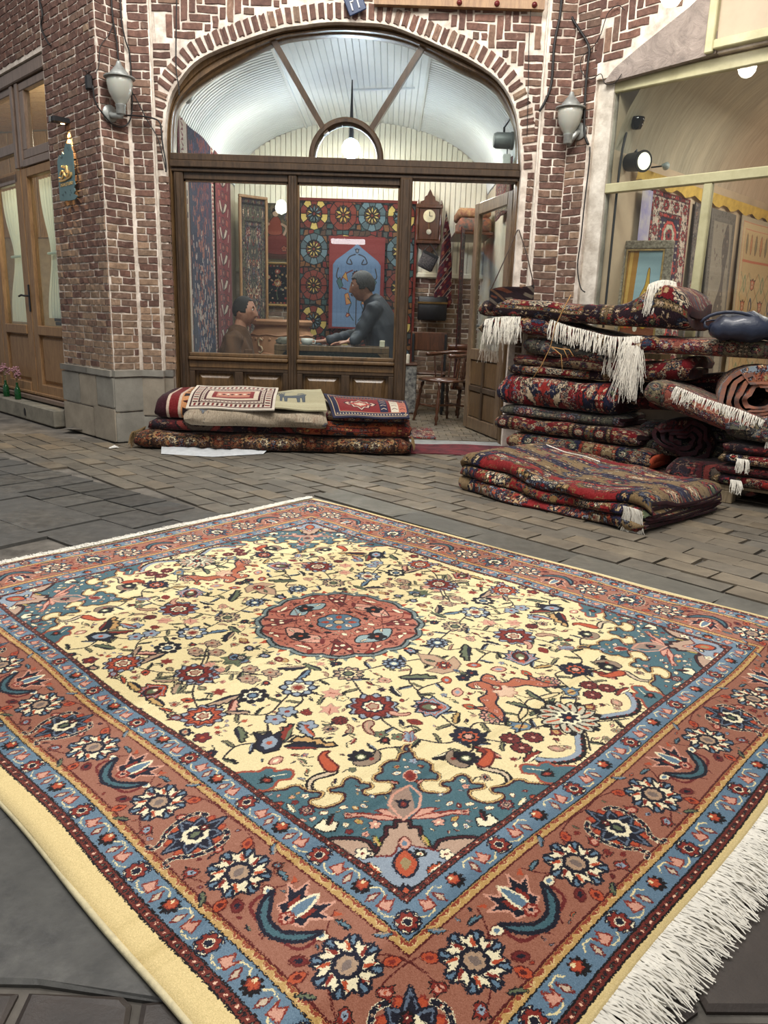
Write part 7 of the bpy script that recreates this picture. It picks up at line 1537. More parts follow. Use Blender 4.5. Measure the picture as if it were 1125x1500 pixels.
srug('folded_rug',732,906,570,-.02,.41,.235,2,'red_navy','large scarlet and navy folded rug in the middle of the tall stack',.405,.405,seed=15,tw=.9,tl=1.35,v0=.08,amp=.009,u0=.05)
srug('folded_rug',745,915,540,-.04,.42,.075,1,'red_cream','thin red floral rug directly on top of the large scarlet one',.64,.64,seed=16,tw=.8,tl=.5,v0=.3)
srug('folded_rug',752,930,520,-.03,.42,.085,1,'rust_tan','rust and tan rug sagging above the thin red floral one',.715,.70,seed=17,tw=.8,tl=.5,v0=.1,amp=.012)
oh,WH=srug('folded_rug',768,902,505,-.02,.42,.12,2,'olive_grey','dark olive-grey folded rug with a short white tassel below the fringed red ones',.795,.76,seed=18,tw=.8,tl=.6,amp=.01)
oi,WI=srug('fringed_rug',703,968,500,.04,.42,.125,2,'red_cream','red and cream folded rug with long hanging white fringe, second from the top',.92,.86,seed=19,tw=1.0,tl=.55,v0=.6,zb=lambda f:-.0+.03*sin(f*6),hs=lambda f:1+.1*sin(f*5))
oj,WJ=srug('fringed_rug',702,1012,450,.05,.40,.13,2,'red_cream','topmost dark red rug of the tall stack, its right end bunched up',1.055,.985,seed=20,tw=1.05,tl=.5,v0=.28,nx=40,hs=lambda f:1+.12*sin(f*4)+(1.35*exp(-((f-.90)/.13)**2)),yb=lambda f:-.03*exp(-((f-.9)/.15)**2))
addfr(oi,[WI(.05+.31*k/8,-.015,.115) for k in range(9)],-SP.d.cross(UPZ) if False else SP.n,.17,66,M_FR,3,strands=3)
addfr(oi,[WI(.60+.66*k/8,-.015,.118) for k in range(9)],SP.n*.8+SP.d*.35,.12,84,M_FR,4,strands=4)
addfr(oi,[WI(1.18+.10*k/4,-.02,.115) for k in range(5)],SP.n,.36,40,M_FR,5,strands=5)
addfr(oi,[WI(.0,.06+.3*k/4,.10) for k in range(5)],-SP.d*.6+SP.n*.2,.24,26,M_FR,6,strands=4)
LJ=SP.hit(1012,450,.05)[0]-SP.hit(702,450,.05)[0]
addfr(oj,[WJ(LJ*(.83+.09*k/6),-.01+.012*k,.135) for k in range(7)],SP.n*.9+SP.d*.6,.17,60,M_FR,7,strands=4)
addfr(oh,[WH(.66+.09*k/4,-.02,.10) for k in range(5)],SP.n,.15,26,M_FR,8,strands=5)
# orange folded-in end of the roll
Lc=SP.hit(955,650,.02)[0]-SP.hit(743,650,.02)[0]; p,th=fold_path(.34,.135,2); mb=MB()
pts=[WC(Lc+.004,y,z) for y,z in p]; mb.tube(pts,.030,6,ry=.55); o=mb.build('orange_end',mat('orange_backing',(176,72,40),.9,var=.2,scale=30,bump=.4),oc,True); o['label']='bright orange folded-in end'
# tan string dangling over the stack
s0=[SP.hit(x,y,.10) for x,y in ((838,432),(826,455),(815,478),(808,508),(795,535),(778,560))]; mb=MB(); mb.tube([SP.at(a,b,.115) for a,b in s0],.0035,5)
for q in (((808,508),(822,520),(824,545)),((808,508),(826,512),(832,525)),((822,511),(834,512),(840,522))): mb.tube([SP.at(*SP.hit(x,y,.12),.12) for x,y in q],.0028,5)
tag(mb.build('string',mat('tan_string',(186,140,84),.9,var=.15),None,True),'tan string dangling down the front of the tall rug stack','string')
# woven shoulder bag standing on the stack, its cord up to a nail on the pier
PB=Plane(SP.at(.02,0,-.06),radians(-8)); a0,z0=PB.hit(716,447); a1,z1=PB.hit(781,446); za,zb_=PB.hit(718,424)[1],PB.hit(770,416)[1]; zlow=z0-.045
bag=empty('kilim_bag',PB.at((a0+a1)/2,z0,0),'dark maroon woven bag with a long thin cord on top of the tall stack','bag'); vs=[];uv=[];fs=[]
n,m_=10,8
for s in (1,-1):
    for j in range(m_+1):
        for i in range(n+1): u,v=i/n,j/m_; vs.append(PB.at(a0+(a1-a0)*u,zlow+(za-zlow+(zb_-za)*u)*v+.008*sin(u*6),s*(.045*sin(pi*min(1,v*1.15+.12))*sin(pi*(u*.8+.1))+.002))); uv.append((v*.3+u*.12,u*.35+v*.2))
q=(n+1)*(m_+1)
for j in range(m_):
    for i in range(n): k=j*(n+1)+i; fs+=[(k,k+1,k+n+2,k+n+1),(q+k+n+1,q+k+n+2,q+k+1,q+k)]
ed=[i for i in range(n+1)]+[(j+1)*(n+1)-1 for j in range(1,m_+1)]+[m_*(n+1)+i for i in range(n-1,-1,-1)]+[j*(n+1) for j in range(m_-1,0,-1)]
for i in range(len(ed)): j=(i+1)%len(ed); fs.append((ed[i],q+ed[i],q+ed[j],ed[j]))
TM['bag']=mat_img('weave_bag',t_kilim(.5,.5,3,(58,26,34)),.95,.5,.003,dim=.42); MB().add(vs,fs,uv).build('bag_body',TM['bag'],bag,True)
nail=AWP.at(*AWP.hit(758,337,.03),.03); A,B=PB.at(a0+.005,za-.01,0),PB.at(a1-.005,zb_-.01,0); mb=MB(); mb.tube([A,(A*.45+nail*.55)+Vector((-.01,0,-.03)),nail,nail+Vector((.012,0,.0)),(B*.5+nail*.5)+Vector((.012,0,.01)),B],.0045,5); mb.build('cord',mat('brown_cord',(58,44,36),.8),bag,True); MB().tube([nail+Vector((.006,-.006,0)),nail+Vector((.006,.04,0))],.004,6).build('nail',M_STEEL,bag)
# --- the rug folded on the paving in front
Pa=ground(670,716); Pb_=ground(938,782); aA=atan2((Pb_-Pa).y,(Pb_-Pa).x); La=(Pb_-Pa).length
p,th=fold_path(.80,.235,6)
oa,WA=fold_rug('folded_rug',(Pa.x,Pa.y,0),aA,La+.02,p,th,'red_camel','large red and navy rug with camel borders, folded on the paving before the stacks',None,seed=31,tw=1.5,tl=1.5,v0=.0,u0=.08,nx=44,amp=.013,hs=lambda f:.94-.26*f+.05*sin(f*8),yb=lambda f:-.04*sin(f*3.1),skew=.22)
addfr(oa,[WA(-.0,.25+.45*k/5,.19) for k in range(6)],(-.7,-.2,0),.12,60,M_FR,11,strands=5); addfr(oa,[WA(.10+.42*k/6,.70,.235) for k in range(7)],(.3,-.9,0),.03,90,M_FR,12,strands=4)
addfr(oa,[WA(La-.10+.03*k,-.035,.15) for k in range(4)],(.4,-.9,0),.15,36,M_FR,13,strands=6); addfr(oa,[WA(La-.05+.02*k,.76,.13) for k in range(4)],(.5,.7,.2),.08,40,M_FR,14,strands=4)
MB().tube([WA(.03+(La-.03)*k/20,.79,.195*(.92-.22*k/20)/.92*.98+.012) for k in range(21)],.016,6).build('navy_selvage',mat('navy_wool',(30,32,62),.95,var=.2,scale=40,bump=.4),oa,True)
# --- more rugs at the right edge
def rug_at(px0,px1,Y0ang,P,ang,length,path,key,lab,**k): pass
GR2='rugs heaped at the right edge of the picture'
RP=Plane(SP.at(1.02,0,.12),radians(-44))
def rrug(name,xl,xr,off,depth,h,layers,key,lab,zl,zr,path=None,**k):
    sl,Zl=RP.hit(xl,zl,off); sr,Zr=RP.hit(xr,zr,off); p,th=path if path else fold_path(depth,h,layers); P=RP.at(sl,0,off); return fold_rug(name,P,SA,sr-sl,p,th,key,lab,GR2,zb=lambda f:max(0,Zl)+(max(0,Zr)-max(0,Zl))*f,**k)
rrug('folded_rug',905,1190,-.10,.34,.115,2,'brown_rose','dull rose-brown rug under the blue leather bag at the right edge',515,532,seed=41,tw=.8,tl=.5,v0=.1)
rrug('folded_rug',900,1010,-.14,.34,.15,2,'red_cream','dark red folded rug between the fringed rugs and the brown ones',562,560,seed=42,tw=.8,tl=.7,amp=.012)
pr,th=roll_path(.20,.115,3.2,.030)
def roll(name,c,ax,length,rx,rz,turns,th,key,lab,seed=0,tilt=0,**k):
    # a roll whose end faces along -ax, centred at c
    ang=atan2(ax[1],ax[0]); p,t=roll_path(rx,rz,turns,th); ey=Vector((-sin(ang),cos(ang),0)); P=Vector(c)-ey*rx-Vector((0,0,rz)); return fold_rug(name,(P.x,P.y,0),ang,length,p,t,key,lab,GR2,zb=lambda f:P.z+tilt*f,seed=seed,nx=8,amp=.006,rend=.0001,**k)
roll('rolled_rug',onY(1112,585,4.45),(.35,.94),.42,.245,.20,4.2,.036,'faded_orange','faded orange and blue loosely rolled rug showing its spiral end at the right edge',51,tw=.8,tl=1.2,ethick=.7)
roll('rolled_rug',onY(998,644,4.92),(.55,.83),.32,.215,.135,3.0,.038,'dark_garnet','dark garnet rug rolled up below the fringed brown rug, spiral end showing',52,tw=.8,tl=1.2,ethick=.72)
oM,WM=rrug('fringed_rug',943,1118,.06,.30,.16,2,'brown_rose','rose-brown folded rug with white fringe along its top, slanting down right',590,655,seed=43,tw=.8,tl=.6,v0=.1,nx=30)
LM_=RP.hit(1118,655,.06)[0]-RP.hit(943,590,.06)[0]
addfr(oM,[WM(.20+(LM_-.22)*k/12,-.005,.160) for k in range(13)],SP.n,.085,100,M_FR,15,strands=4)
addfr(oM,[WM(LM_-.01,.0+.04*k,.15) for k in range(4)],SP.d*.7+SP.n*.5,.14,40,M_FR,16,strands=5)
rrug('folded_rug',975,1100,.00,.36,.20,1,'dark_garnet','dark slumping rug beneath the garnet roll',712,735,seed=44,tw=.8,tl=.6,amp=.016)
rrug('folded_rug',905,1200,-.30,.16,.26,4,'dark_garnet','upper one of two added dark rugs filling the shadowed gap behind the spiral rolls',600,612,seed=45,tw=.8,tl=.6)  # added filler rugs, dark to stand in for the shadow behind the rolls
rrug('folded_rug',930,1200,-.30,.16,.24,4,'olive_grey','lower one of two added dark rugs filling the shadowed gap behind the spiral rolls',665,690,seed=46,tw=.8,tl=.6)
# pallet with thin red rugs
PP=Vector((2.0,4.46,0)); pa=radians(-38); PM=Matrix.Translation(PP)@Matrix.Rotation(pa,4,'Z'); pal=empty('wooden_pallet',PP,'weathered wooden pallet carrying the red rugs at the right edge','pallet'); M_PAL=mat_wood('weathered_pallet_wood',(150,132,104),(104,90,70),.8,coat=0)
for x in (0,.42,.84):
    for y in (0,.20,.40): MB().box((x,y,.0),(x+.10,y+.09,.075),PM,0,.004).build('pallet_block',M_PAL,pal)
for y in (0,.13,.26,.39): MB().box((0,y,.092),(.94,y+.10,.11),PM,0,.003).build('deck_board',M_PAL,pal)
for x in (0,.42,.84): MB().box((x,0,.075),(x+.10,.49,.092),PM,0,.003).build('stringer_board',M_PAL,pal)
lb=['lowest thin dark red rug on the wooden pallet','second thin dark red rug on the wooden pallet','third thin dark red rug on the wooden pallet','topmost thin dark red rug on the wooden pallet']
for k in range(4):
    p,th=fold_path(.47,.062,2); o,Wk=fold_rug('folded_rug',PM@Vector((-.02+.01*k,-.02+.01*(k%2),.112+.064*k)),pa,.98,p,th,('red_cream','dark_garnet','red_cream','dark_garnet')[k],lb[k],'thin rugs on the pallet',seed=60+k,tw=.8,tl=.6,v0=.2*k,amp=.005,zb=lambda f:0.0,nx=14)
    if k in(0,2): addfr(o,[Wk(.10+.03*q,-.01,.04) for q in range(3)],(-.1,-1,0),.07,22,M_FR,70+k,strands=5)
p,th=fold_path(.42,.16,2); fold_rug('folded_rug',PM@Vector((.0,.05,.112+.26)),pa,.9,p,th,'olive_grey','dark grey-green rug sagging over the red ones on the pallet',GR2,seed=70,tw=.8,tl=.6,amp=.02,zb=lambda f:0.0,nx=14)
# blue leather bag
c=onY(1088,482,4.62); bg=empty('leather_bag',c,'dark blue leather handbag lying on the rugs at the right edge','bag'); M_LEA=mat('navy_leather',(34,42,62),.42,var=.15,scale=16,bump=.5,bd=.004,coat=.2)
bm=bmesh.new(); bmesh.ops.create_uvsphere(bm,u_segments=28,v_segments=16,radius=1)
for v in bm.verts:
    x,y,z=v.co; X=.19*(abs(x)**.75)*(1 if x>0 else -1); Y=.10*y; Z=.082*z*(1+.15*cos(x*2)) if z>0 else -.07*(abs(z)**.6); Z+=.008*sin(x*9)*z+.006*sin(x*17+y*5); v.co=(X,Y,Z)
me=bpy.data.meshes.new('bag_body'); bm.to_mesh(me); bm.free(); me.materials.append(M_LEA); me.polygons.foreach_set('use_smooth',[True]*len(me.polygons)); inst('bag_body',me,Matrix.Translation(c)@Matrix.Rotation(SA*.6,4,'Z'),bg)
R_=Matrix.Translation(c)@Matrix.Rotation(SA*.6,4,'Z'); MB().tube([R_@Vector((.16*cos(a)-.07,-.06,.02+.075*sin(a))) for a in np.arange(.3,3.0,.3)],.010,6,ry=.4).build('handle',M_LEA,bg,True); MB().tube([R_@Vector(v) for v in ((-.17,-.03,-.01),(-.21,-.03,.01),(-.215,-.02,.035),(-.18,0,.045),(-.12,.0,.05))],.010,6,ry=.4).build('strap',M_LEA,bg,True); MB().tube([R_@Vector((x,-.0,.083*cos(x*5))) for x in np.arange(-.13,.14,.03)],.004,5).build('zip',mat('dark_zip',(20,22,28),.4,.3),bg)
# red mat in the doorway
pts=[ground(596,650),ground(606,668),ground(690,668),ground(735,664),ground(742,655),ground(738,640)]
o=sheet('door_mat',[Vector((.10,5.80,.003)),Vector((1.05,5.80,.003)),Vector((1.0,6.12,.03)),Vector((.12,6.12,.025))],'red_kilim','worn dark red mat on the paving in front of the open door','mat',th=.008,amp=.004,m=mat('worn_red_pile',(96,34,40),.95,var=.3,scale=14,bump=.4,c2=(60,26,32)))
sheet('door_rug',[Vector((.16,6.34,.045)),Vector((.42,6.34,.045)),Vector((.42,6.95,.045)),Vector((.16,6.95,.045))],'red_navy','small red rug on the shop floor just inside the door','rug',uv=(.1,.1,.6,.5),th=.006,amp=.001)
# ------------------------------------------------------------------ furniture of the rug shop
M_DKW=mat_wood('dark_chair_wood',(92,56,36),(44,26,18),.28,coat=.4)
XD0,XD1,YD0,YD1=-.985,.0,6.58,6.98; zt=.775
dk=empty('desk',((XD0+XD1)/2,(YD0+YD1)/2,.03),'low desk with a brown rim and dark glass front behind the right-hand window','desk')
mb=MB(); mb.box((XD0,YD0,zt-.05),(XD1,YD0+.03,zt),None,0,.005); mb.box((XD0,YD1-.03,zt-.05),(XD1,YD1,zt),None,0,.005); mb.box((XD0,YD0+.03,zt-.05),(XD0+.03,YD1-.03,zt),None,0,.005); mb.box((XD1-.03,YD0+.03,zt-.05),(XD1,YD1-.03,zt),None,0,.005); mb.build('desk_rim',M_WOOD,dk)
MB().box((XD0+.03,YD0+.03,zt-.02),(XD1-.03,YD1-.03,zt-.006)).build('desk_top',mat('dark_glass_top',(30,40,38),.08),dk); MB().box((XD0+.02,YD0+.012,.12),(XD1-.02,YD0+.02,zt-.05)).build('front_panel',mat('dark_green_glass',(26,34,32),.12),dk)
for x in (XD0,XD1-.05):
    for y in (YD0,YD1-.05): MB().box((x,y,.03),(x+.05,y+.05,zt-.05),None,0,.004).build('leg',M_WOOD,dk)
MB().prism([(XD0+.03,zt-.05),(XD0+.10,zt-.05),(XD0+.03,zt-.12)],lambda a,t:(a[0],YD0+.005+.02*t,a[1])).build('corner_brace',M_WOOD,dk); MB().prism([(XD1-.03,zt-.05),(XD1-.10,zt-.05),(XD1-.03,zt-.12)],lambda a,t:(a[0],YD0+.005+.02*t,a[1])).build('corner_brace',M_WOOD,dk)
cx,cy=-.72,6.72; cu=empty('tea_cup',(cx,cy,zt),'small white cup standing on the desk in front of the leaning man','cup'); MB().lathe([(.002,0),(.04,0),(.05,.03),(.052,.055),(.048,.055),(.044,.03),(.003,.006)],18,Matrix.Translation((cx,cy,zt))).build('cup_body',mat('white_porcelain',(206,206,200),.2),cu,True); MB().tube([(cx+.05,cy,zt+.045),(cx+.075,cy,zt+.04),(cx+.07,cy,zt+.015),(cx+.047,cy,zt+.015)],.005,6).build('cup_handle',MC['white_porcelain'],cu,True)
b=empty('card_box',(-.06,6.75,zt),'small white card box at the right end of the desk','box'); MB().box((-.085,6.70,zt+.001),(-.04,6.80,zt+.055),None,0,.003).build('card_body',mat('white_card',(214,206,180),.7),b)
# heap of cloth on the left end
bm=bmesh.new(); bmesh.ops.create_icosphere(bm,subdivisions=3,radius=1)
for v in bm.verts: x,y,z=v.co; v.co=Vector((x*.10,y*.09,max(z,-.2)*.05))*(1+.12*sin(x*7+y*5)+.1*sin(y*13))
me=bpy.data.meshes.new('cloth_heap'); bm.to_mesh(me); bm.free(); me.polygons.foreach_set('use_smooth',[True]*len(me.polygons)); me.materials.append(mat('grey_cloth',(104,100,88),.9,var=.2,scale=16,bump=.5)); o=bpy.data.objects.new('cloth_heap',me); COL.objects.link(o); o.location=(-.90,6.78,zt+.012); tag(o,'crumpled grey cloth on the left end of the desk','cloth')
# big earthenware jar
jx,jy=-1.08,7.75; jr=.34; ja=empty('earthenware_jar',(jx,jy,.03),'huge terracotta storage jar with rope-like relief behind the seated man','jar'); M_TER=mat('terracotta',(168,120,86),.75,var=.14,scale=6,bump=.3,bd=.004); T=Matrix.Translation((jx,jy,.03))
MB().lathe([(.01,0),(.16,0),(.20,.05),(.28,.2),(.335,.42),(.345,.58),(.33,.72),(.295,.82),(.27,.86),(.27,.88),(.30,.90),(.305,.93),(.29,.95),(.25,.945),(.24,.86)],36,T).build('jar_body',M_TER,ja,40)
for z,r_ in ((.62,.347),(.80,.305),(.33,.32)): MB().tube([T@Vector((r_*cos(a),r_*sin(a),z+.006*sin(a*9))) for a in np.arange(0,6.4,.15)],.009,6).build('relief_band',M_TER,ja,True)
for a in np.arange(-2.6,-.5,.26): MB().lathe([(.001,.012),(.014,.008),(.018,0)],8,axis_mat(T@Vector((.318*cos(a),.318*sin(a),.76)),(cos(a),sin(a),.2))).build('boss',M_TER,ja,True)
mb=MB(); a0=-2.05; mb.tube([T@Vector((.352*cos(a0+u),.352*sin(a0+u),.70+w)) for u,w in ((.05,.05),(-.02,.07),(-.09,.05),(-.07,.0),(.02,-.01),(.06,-.04),(0,-.07),(-.07,-.06))],.008,6); mb.build('scroll_relief',mat('pale_terracotta',(206,176,140),.75),ja,True)
for s in (1,-1): MB().tube([T@Vector((.33*cos(-1.7+s*.45+u*s),.33*sin(-1.7+s*.45+u*s),.50-.09*sin(u*4))) for u in np.arange(-.35,.4,.07)],.009,6).build('relief_band',M_TER,ja,True)
# wall clock
c=onY(628,330,8.72); ck=empty('wall_clock',c,'dark carved pendulum clock with a pale round dial on the cream boards','clock'); w,h=.115,.25
MB().box((c.x-w,8.66,c.z-.16),(c.x+w,8.80,c.z+.17),None,0,.01).build('case',M_DKW,ck); mb=MB()
for x in (-w-.01,w+.01): mb.lathe([(.012,-.18),(.016,-.15),(.009,-.1),(.016,0),(.009,.1),(.016,.16),(.012,.19),(.016,.21),(.003,.25)],8,Matrix.Translation((c.x+x,8.665,c.z)))
mb.box((c.x-w-.03,8.64,c.z+.165),(c.x+w+.03,8.80,c.z+.20),None,0,.006); mb.box((c.x-w-.02,8.65,c.z-.195),(c.x+w+.02,8.80,c.z-.16),None,0,.006); mb.build('columns_and_cornice',M_DKW,ck)
MB().prism([(-.11,.20),(.11,.20),(.10,.235),(.06,.25),(.055,.285),(.03,.30),(.018,.33),(0,.36),(-.018,.33),(-.03,.30),(-.055,.285),(-.06,.25),(-.10,.235)],lambda a,t:(c.x+a[0],8.68+.06*t,c.z+a[1])).build('pediment',M_DKW,ck)
MB().prism([(-.11,-.195),(.11,-.195),(.09,-.24),(.04,-.27),(.025,-.31),(0,-.35),(-.025,-.31),(-.04,-.27),(-.09,-.24)],lambda a,t:(c.x+a[0],8.69+.06*t,c.z+a[1])).build('drop_finial',M_DKW,ck)
MB().lathe([(.001,.006),(.062,.006),(.066,.0)],24,axis_mat((c.x,8.655,c.z+.085),(0,-1,0))).build('dial',mat('cream_dial',(206,196,160),.4),ck); mb=MB(); mb.box((c.x-.003,8.642,c.z+.085),(c.x+.003,8.646,c.z+.13)); mb.box((c.x,8.642,c.z+.083),(c.x+.035,8.646,c.z+.088)); mb.build('hands',M_BLACK,ck); MB().tube([(c.x,8.65,c.z+.02),(c.x,8.65,c.z-.06)],.003,5).build('pendulum_rod',M_BRASS,ck); MB().lathe([(.001,.006),(.026,.004),(.028,0)],16,axis_mat((c.x,8.652,c.z-.075),(0,-1,0))).build('pendulum_bob',mat('pale_brass',(206,200,180),.25,.6),ck)
# things hanging by the door
def xz(px_,py_,Y): p=onY(px_,py_,Y); return (p.x,p.z)
ol=[xz(*q,8.6) for q in ((654,308),(661,345),(662,400),(661,445),(655,452),(636,440),(636,425),(645,380),(650,335))]
mb=MB(); n=len(ol); cxx=sum(a for a,_ in ol)/n; czz=sum(b for _,b in ol)/n; vs=[];uv=[];fs=[]
for s in (0,1):
    for t in (1,.5,0):
        for i,(a,b_) in enumerate(ol): vs.append((cxx+(a-cxx)*t,8.62-.03*(1-t)+ .02*sin(i*2.1)*t+(.02 if s else 0),czz+(b_-czz)*t)); uv.append(((a-cxx)*t*.7+(b_-czz)*t*.5+.5,(b_-czz)*t*.6-(a-cxx)*t*.8+.5))
for s in (0,1):
    for k in (0,1):
        for i in range(n): j=(i+1)%n; q=s*3*n+k*n; fs.append((q+i,q+j,q+n+j,q+n+i))
for i in range(n): j=(i+1)%n; fs.append((i,j,3*n+j,3*n+i))
tag(mb.add(vs,fs,uv).build('draped_kilim',TM['red_kilim'],None,50),'red striped kilim hung from one corner in a long point beside the clock','kilim')
P=onY(630,375,8.62); e=empty('small_woven_bag',P,'small black woven bag with pale motifs hung askew under the clock','bag'); RB_=Matrix.Translation(P)@Matrix.Rotation(radians(24),4,'Y'); MB().box((-.09,-.02,-.15),(.09,.02,.03),RB_,0,.02).build('bag_body',mat('black_wool',(28,28,34),.95,var=.3,scale=60,c2=(96,90,88)),e,True); MB().tube([RB_@Vector((-.08,0,.03)),P+Vector((0,.03,.13)),RB_@Vector((.08,0,.03))],.006,5).build('bag_strap',M_BLACK,e); MB().box((-.092,-.024,.0),(.092,-.016,.03),RB_).build('flap',M_BLACK,e)
P=onY(633,452,8.66); e=empty('wall_case',P,'black box-shaped leather case hanging on the brick wall above the chairs','case'); MB().box((P.x-.16,8.60,P.z-.13),(P.x+.16,8.74,P.z+.13),None,0,.015).build('case_body',mat('worn_black_leather',(26,24,26),.5,var=.3,scale=20,bump=.5),e,True); MB().box((P.x-.165,8.59,P.z+.05),(P.x+.165,8.60,P.z+.07)).build('case_strap',M_BRASS,e)
# tall narrow rugs and shelf by the right inner wall
P=onY(680,335,7.9); cloth('hanging_rug',(P.x-.05,7.70,.35),(.10,.5,0),UPZ,.42,1.55,TM['dark_garnet'],(0,0,.4,1),'narrow very dark hanging rug between the kilim and the open door','rug',wave=.01)
sh=empty('corner_shelf',(.86,8.2,1.95),'small high shelf with folded textiles beside the open door','shelf'); MB().box((.62,7.95,1.86),(1.0,8.75,1.885),None,0,.004).build('shelf_board',M_DKW,sh); MB().box((.66,7.97,1.886),(.98,8.5,2.02),None,0,.02).build('folded_textile',TM['orange_dark'] if False else mat('patterned_textile',(120,70,50),.9,var=.5,scale=22,c2=(60,70,66)),sh,True); MB().box((.64,7.97,2.022),(.97,8.5,2.11),None,0,.02).build('folded_textile',mat('patterned_textile_dark',(84,40,38),.9,var=.5,scale=30,c2=(150,120,80)),sh,True)
cloth('hanging_rug',(.96,6.75,1.93),(-.02,1,0),UPZ,.75,.42,TM['rust_tan'],(0,0,.6,.3),'rust patterned rug hung high above the open door leaf','rug')
# patterned box stool behind the post
P=ground(596,590); bx=empty('patterned_chest',(.17,8.25,.03),'slim black chest with white lattice pattern, seen just right of the door post','chest'); MB().box((.155,8.05,.05),(.30,8.45,.55),None,0,.01).build('chest_body',mat('lattice_print',(30,30,34),.6,var=1.2,scale=26,c2=(170,166,156)),bx); MB().box((.15,8.04,.55),(.305,8.46,.57),None,0,.005).build('chest_lid',M_DKW,bx); MB().box((.15,8.04,.031),(.305,8.46,.05)).build('chest_base',M_DKW,bx)
cd=empty('candle',(.20,8.15,.57),'short white candle standing on the lattice chest','candle'); MB().lathe([(.001,0),(.022,0),(.022,.09),(.001,.095)],12,Matrix.Translation((.20,8.15,.571))).build('wax',mat('white_wax',(226,216,196),.5),cd)
# chairs
def turned(mb,a,b,r=.016): 
    a,b=Vector(a),Vector(b); prof=[1,1.1,.6,1.25,.7,1,1.15,1.15,1,.7,1.25,.6,.9]; mb.tube([a+(b-a)*k/12 for k in range(13)],[r*q for q in prof],8)
def arm_chair(P,rz):
    e=empty('captain_chair',P,'brown turned-wood captain chair nearest the open door','chair'); M=Matrix.Translation(P)@Matrix.Rotation(rz,4,'Z'); V=lambda *q:M@Vector(q)
    bm=bmesh.new(); bmesh.ops.create_cube(bm,size=1); bmesh.ops.bevel(bm,geom=bm.edges[:],offset=.18,segments=3,affect='EDGES'); 
    for v in bm.verts: v.co=V(v.co.x*.44,v.co.y*.42,.42+v.co.z*.035)
    me=bpy.data.meshes.new('seat'); bm.to_mesh(me); bm.free(); me.materials.append(M_DKW); me.polygons.foreach_set('use_smooth',[True]*len(me.polygons)); o=bpy.data.objects.new('seat',me); COL.objects.link(o); o.parent=e; o.matrix_parent_inverse=e.matrix_basis.inverted()
    for x,y in ((.15,-.15),(-.15,-.15),(.15,.14),(-.15,.14)): mb=MB(); turned(mb,V(x,y,.405),V(x*1.35,y*1.4,.0),.017); mb.build('leg',M_DKW,e,True)
    for y in (-.17,.16): mb=MB(); turned(mb,V(-.18,y,.17),V(.18,y,.17),.011); mb.build('stretcher',M_DKW,e,True)
    mb=MB(); turned(mb,V(0,-.17,.17),V(0,.16,.17),.011); mb.build('stretcher',M_DKW,e,True)
    A=[V(.23*cos(a),.02+.22*sin(a),.66+.03*max(0,sin(a))) for a in np.arange(-.55,3.7,.18)]; MB().tube(A,.019,8,ry=1.3).build('arm_bow',M_DKW,e,True)
    B=[V(.225*cos(a),.03+.225*sin(a),.72+.015*sin(a)) for a in np.arange(.6,2.6,.15)]; MB().tube(B,.030,8,ry=.6).build('back_crest',M_DKW,e,True)
    for k,a in enumerate(np.arange(.0,3.3,.39)): mb=MB(); turned(mb,V(.19*cos(a),.02+.17*sin(a),.435),V(.23*cos(a),.02+.22*sin(a),.66),.009); mb.build('spindle',M_DKW,e,True)
    return e
arm_chair(Vector((.55,7.50,.034)),radians(-60))
def board_chair(P,rz):
    e=empty('school_chair',P,'plain dark wooden chair with a glossy board back, behind the captain chair','chair'); M=Matrix.Translation(P)@Matrix.Rotation(rz,4,'Z')
    MB().box((-.20,-.20,.42),(.20,.20,.445),M,0,.01).build('seat',M_DKW,e); MB().box((-.20,.185,.66),(.20,.205,.86),M,0,.008).build('backrest',M_DKW,e)
    for x in (-.19,.165): MB().box((x,.165,.0),(x+.028,.192,.84),M,0,.003).build('leg',M_BLACK,e); MB().box((x,-.19,.0),(x+.028,-.163,.42),M,0,.003).build('leg',M_BLACK,e); MB().box((x,-.165,.2),(x+.028,.165,.225),M,0,.003).build('stretcher',M_BLACK,e)
board_chair(Vector((.42,8.30,.034)),radians(-6))
# small stool on the far side
st=empty('low_stool',(.80,7.95,.034),'low dark stool in the shadow between the two chairs and the door','stool'); MB().lathe([(.002,.30),(.15,.30),(.155,.315),(.15,.33),(.002,.335)],20,Matrix.Translation((.80,7.95,.034))).build('seat',M_DKW,st)
for k in range(3): a=k*2.09; mb=MB(); turned(mb,(.80+.09*cos(a),7.95+.09*sin(a),.334),(.80+.13*cos(a),7.95+.13*sin(a),.034),.014); mb.build('leg',M_DKW,st,True)
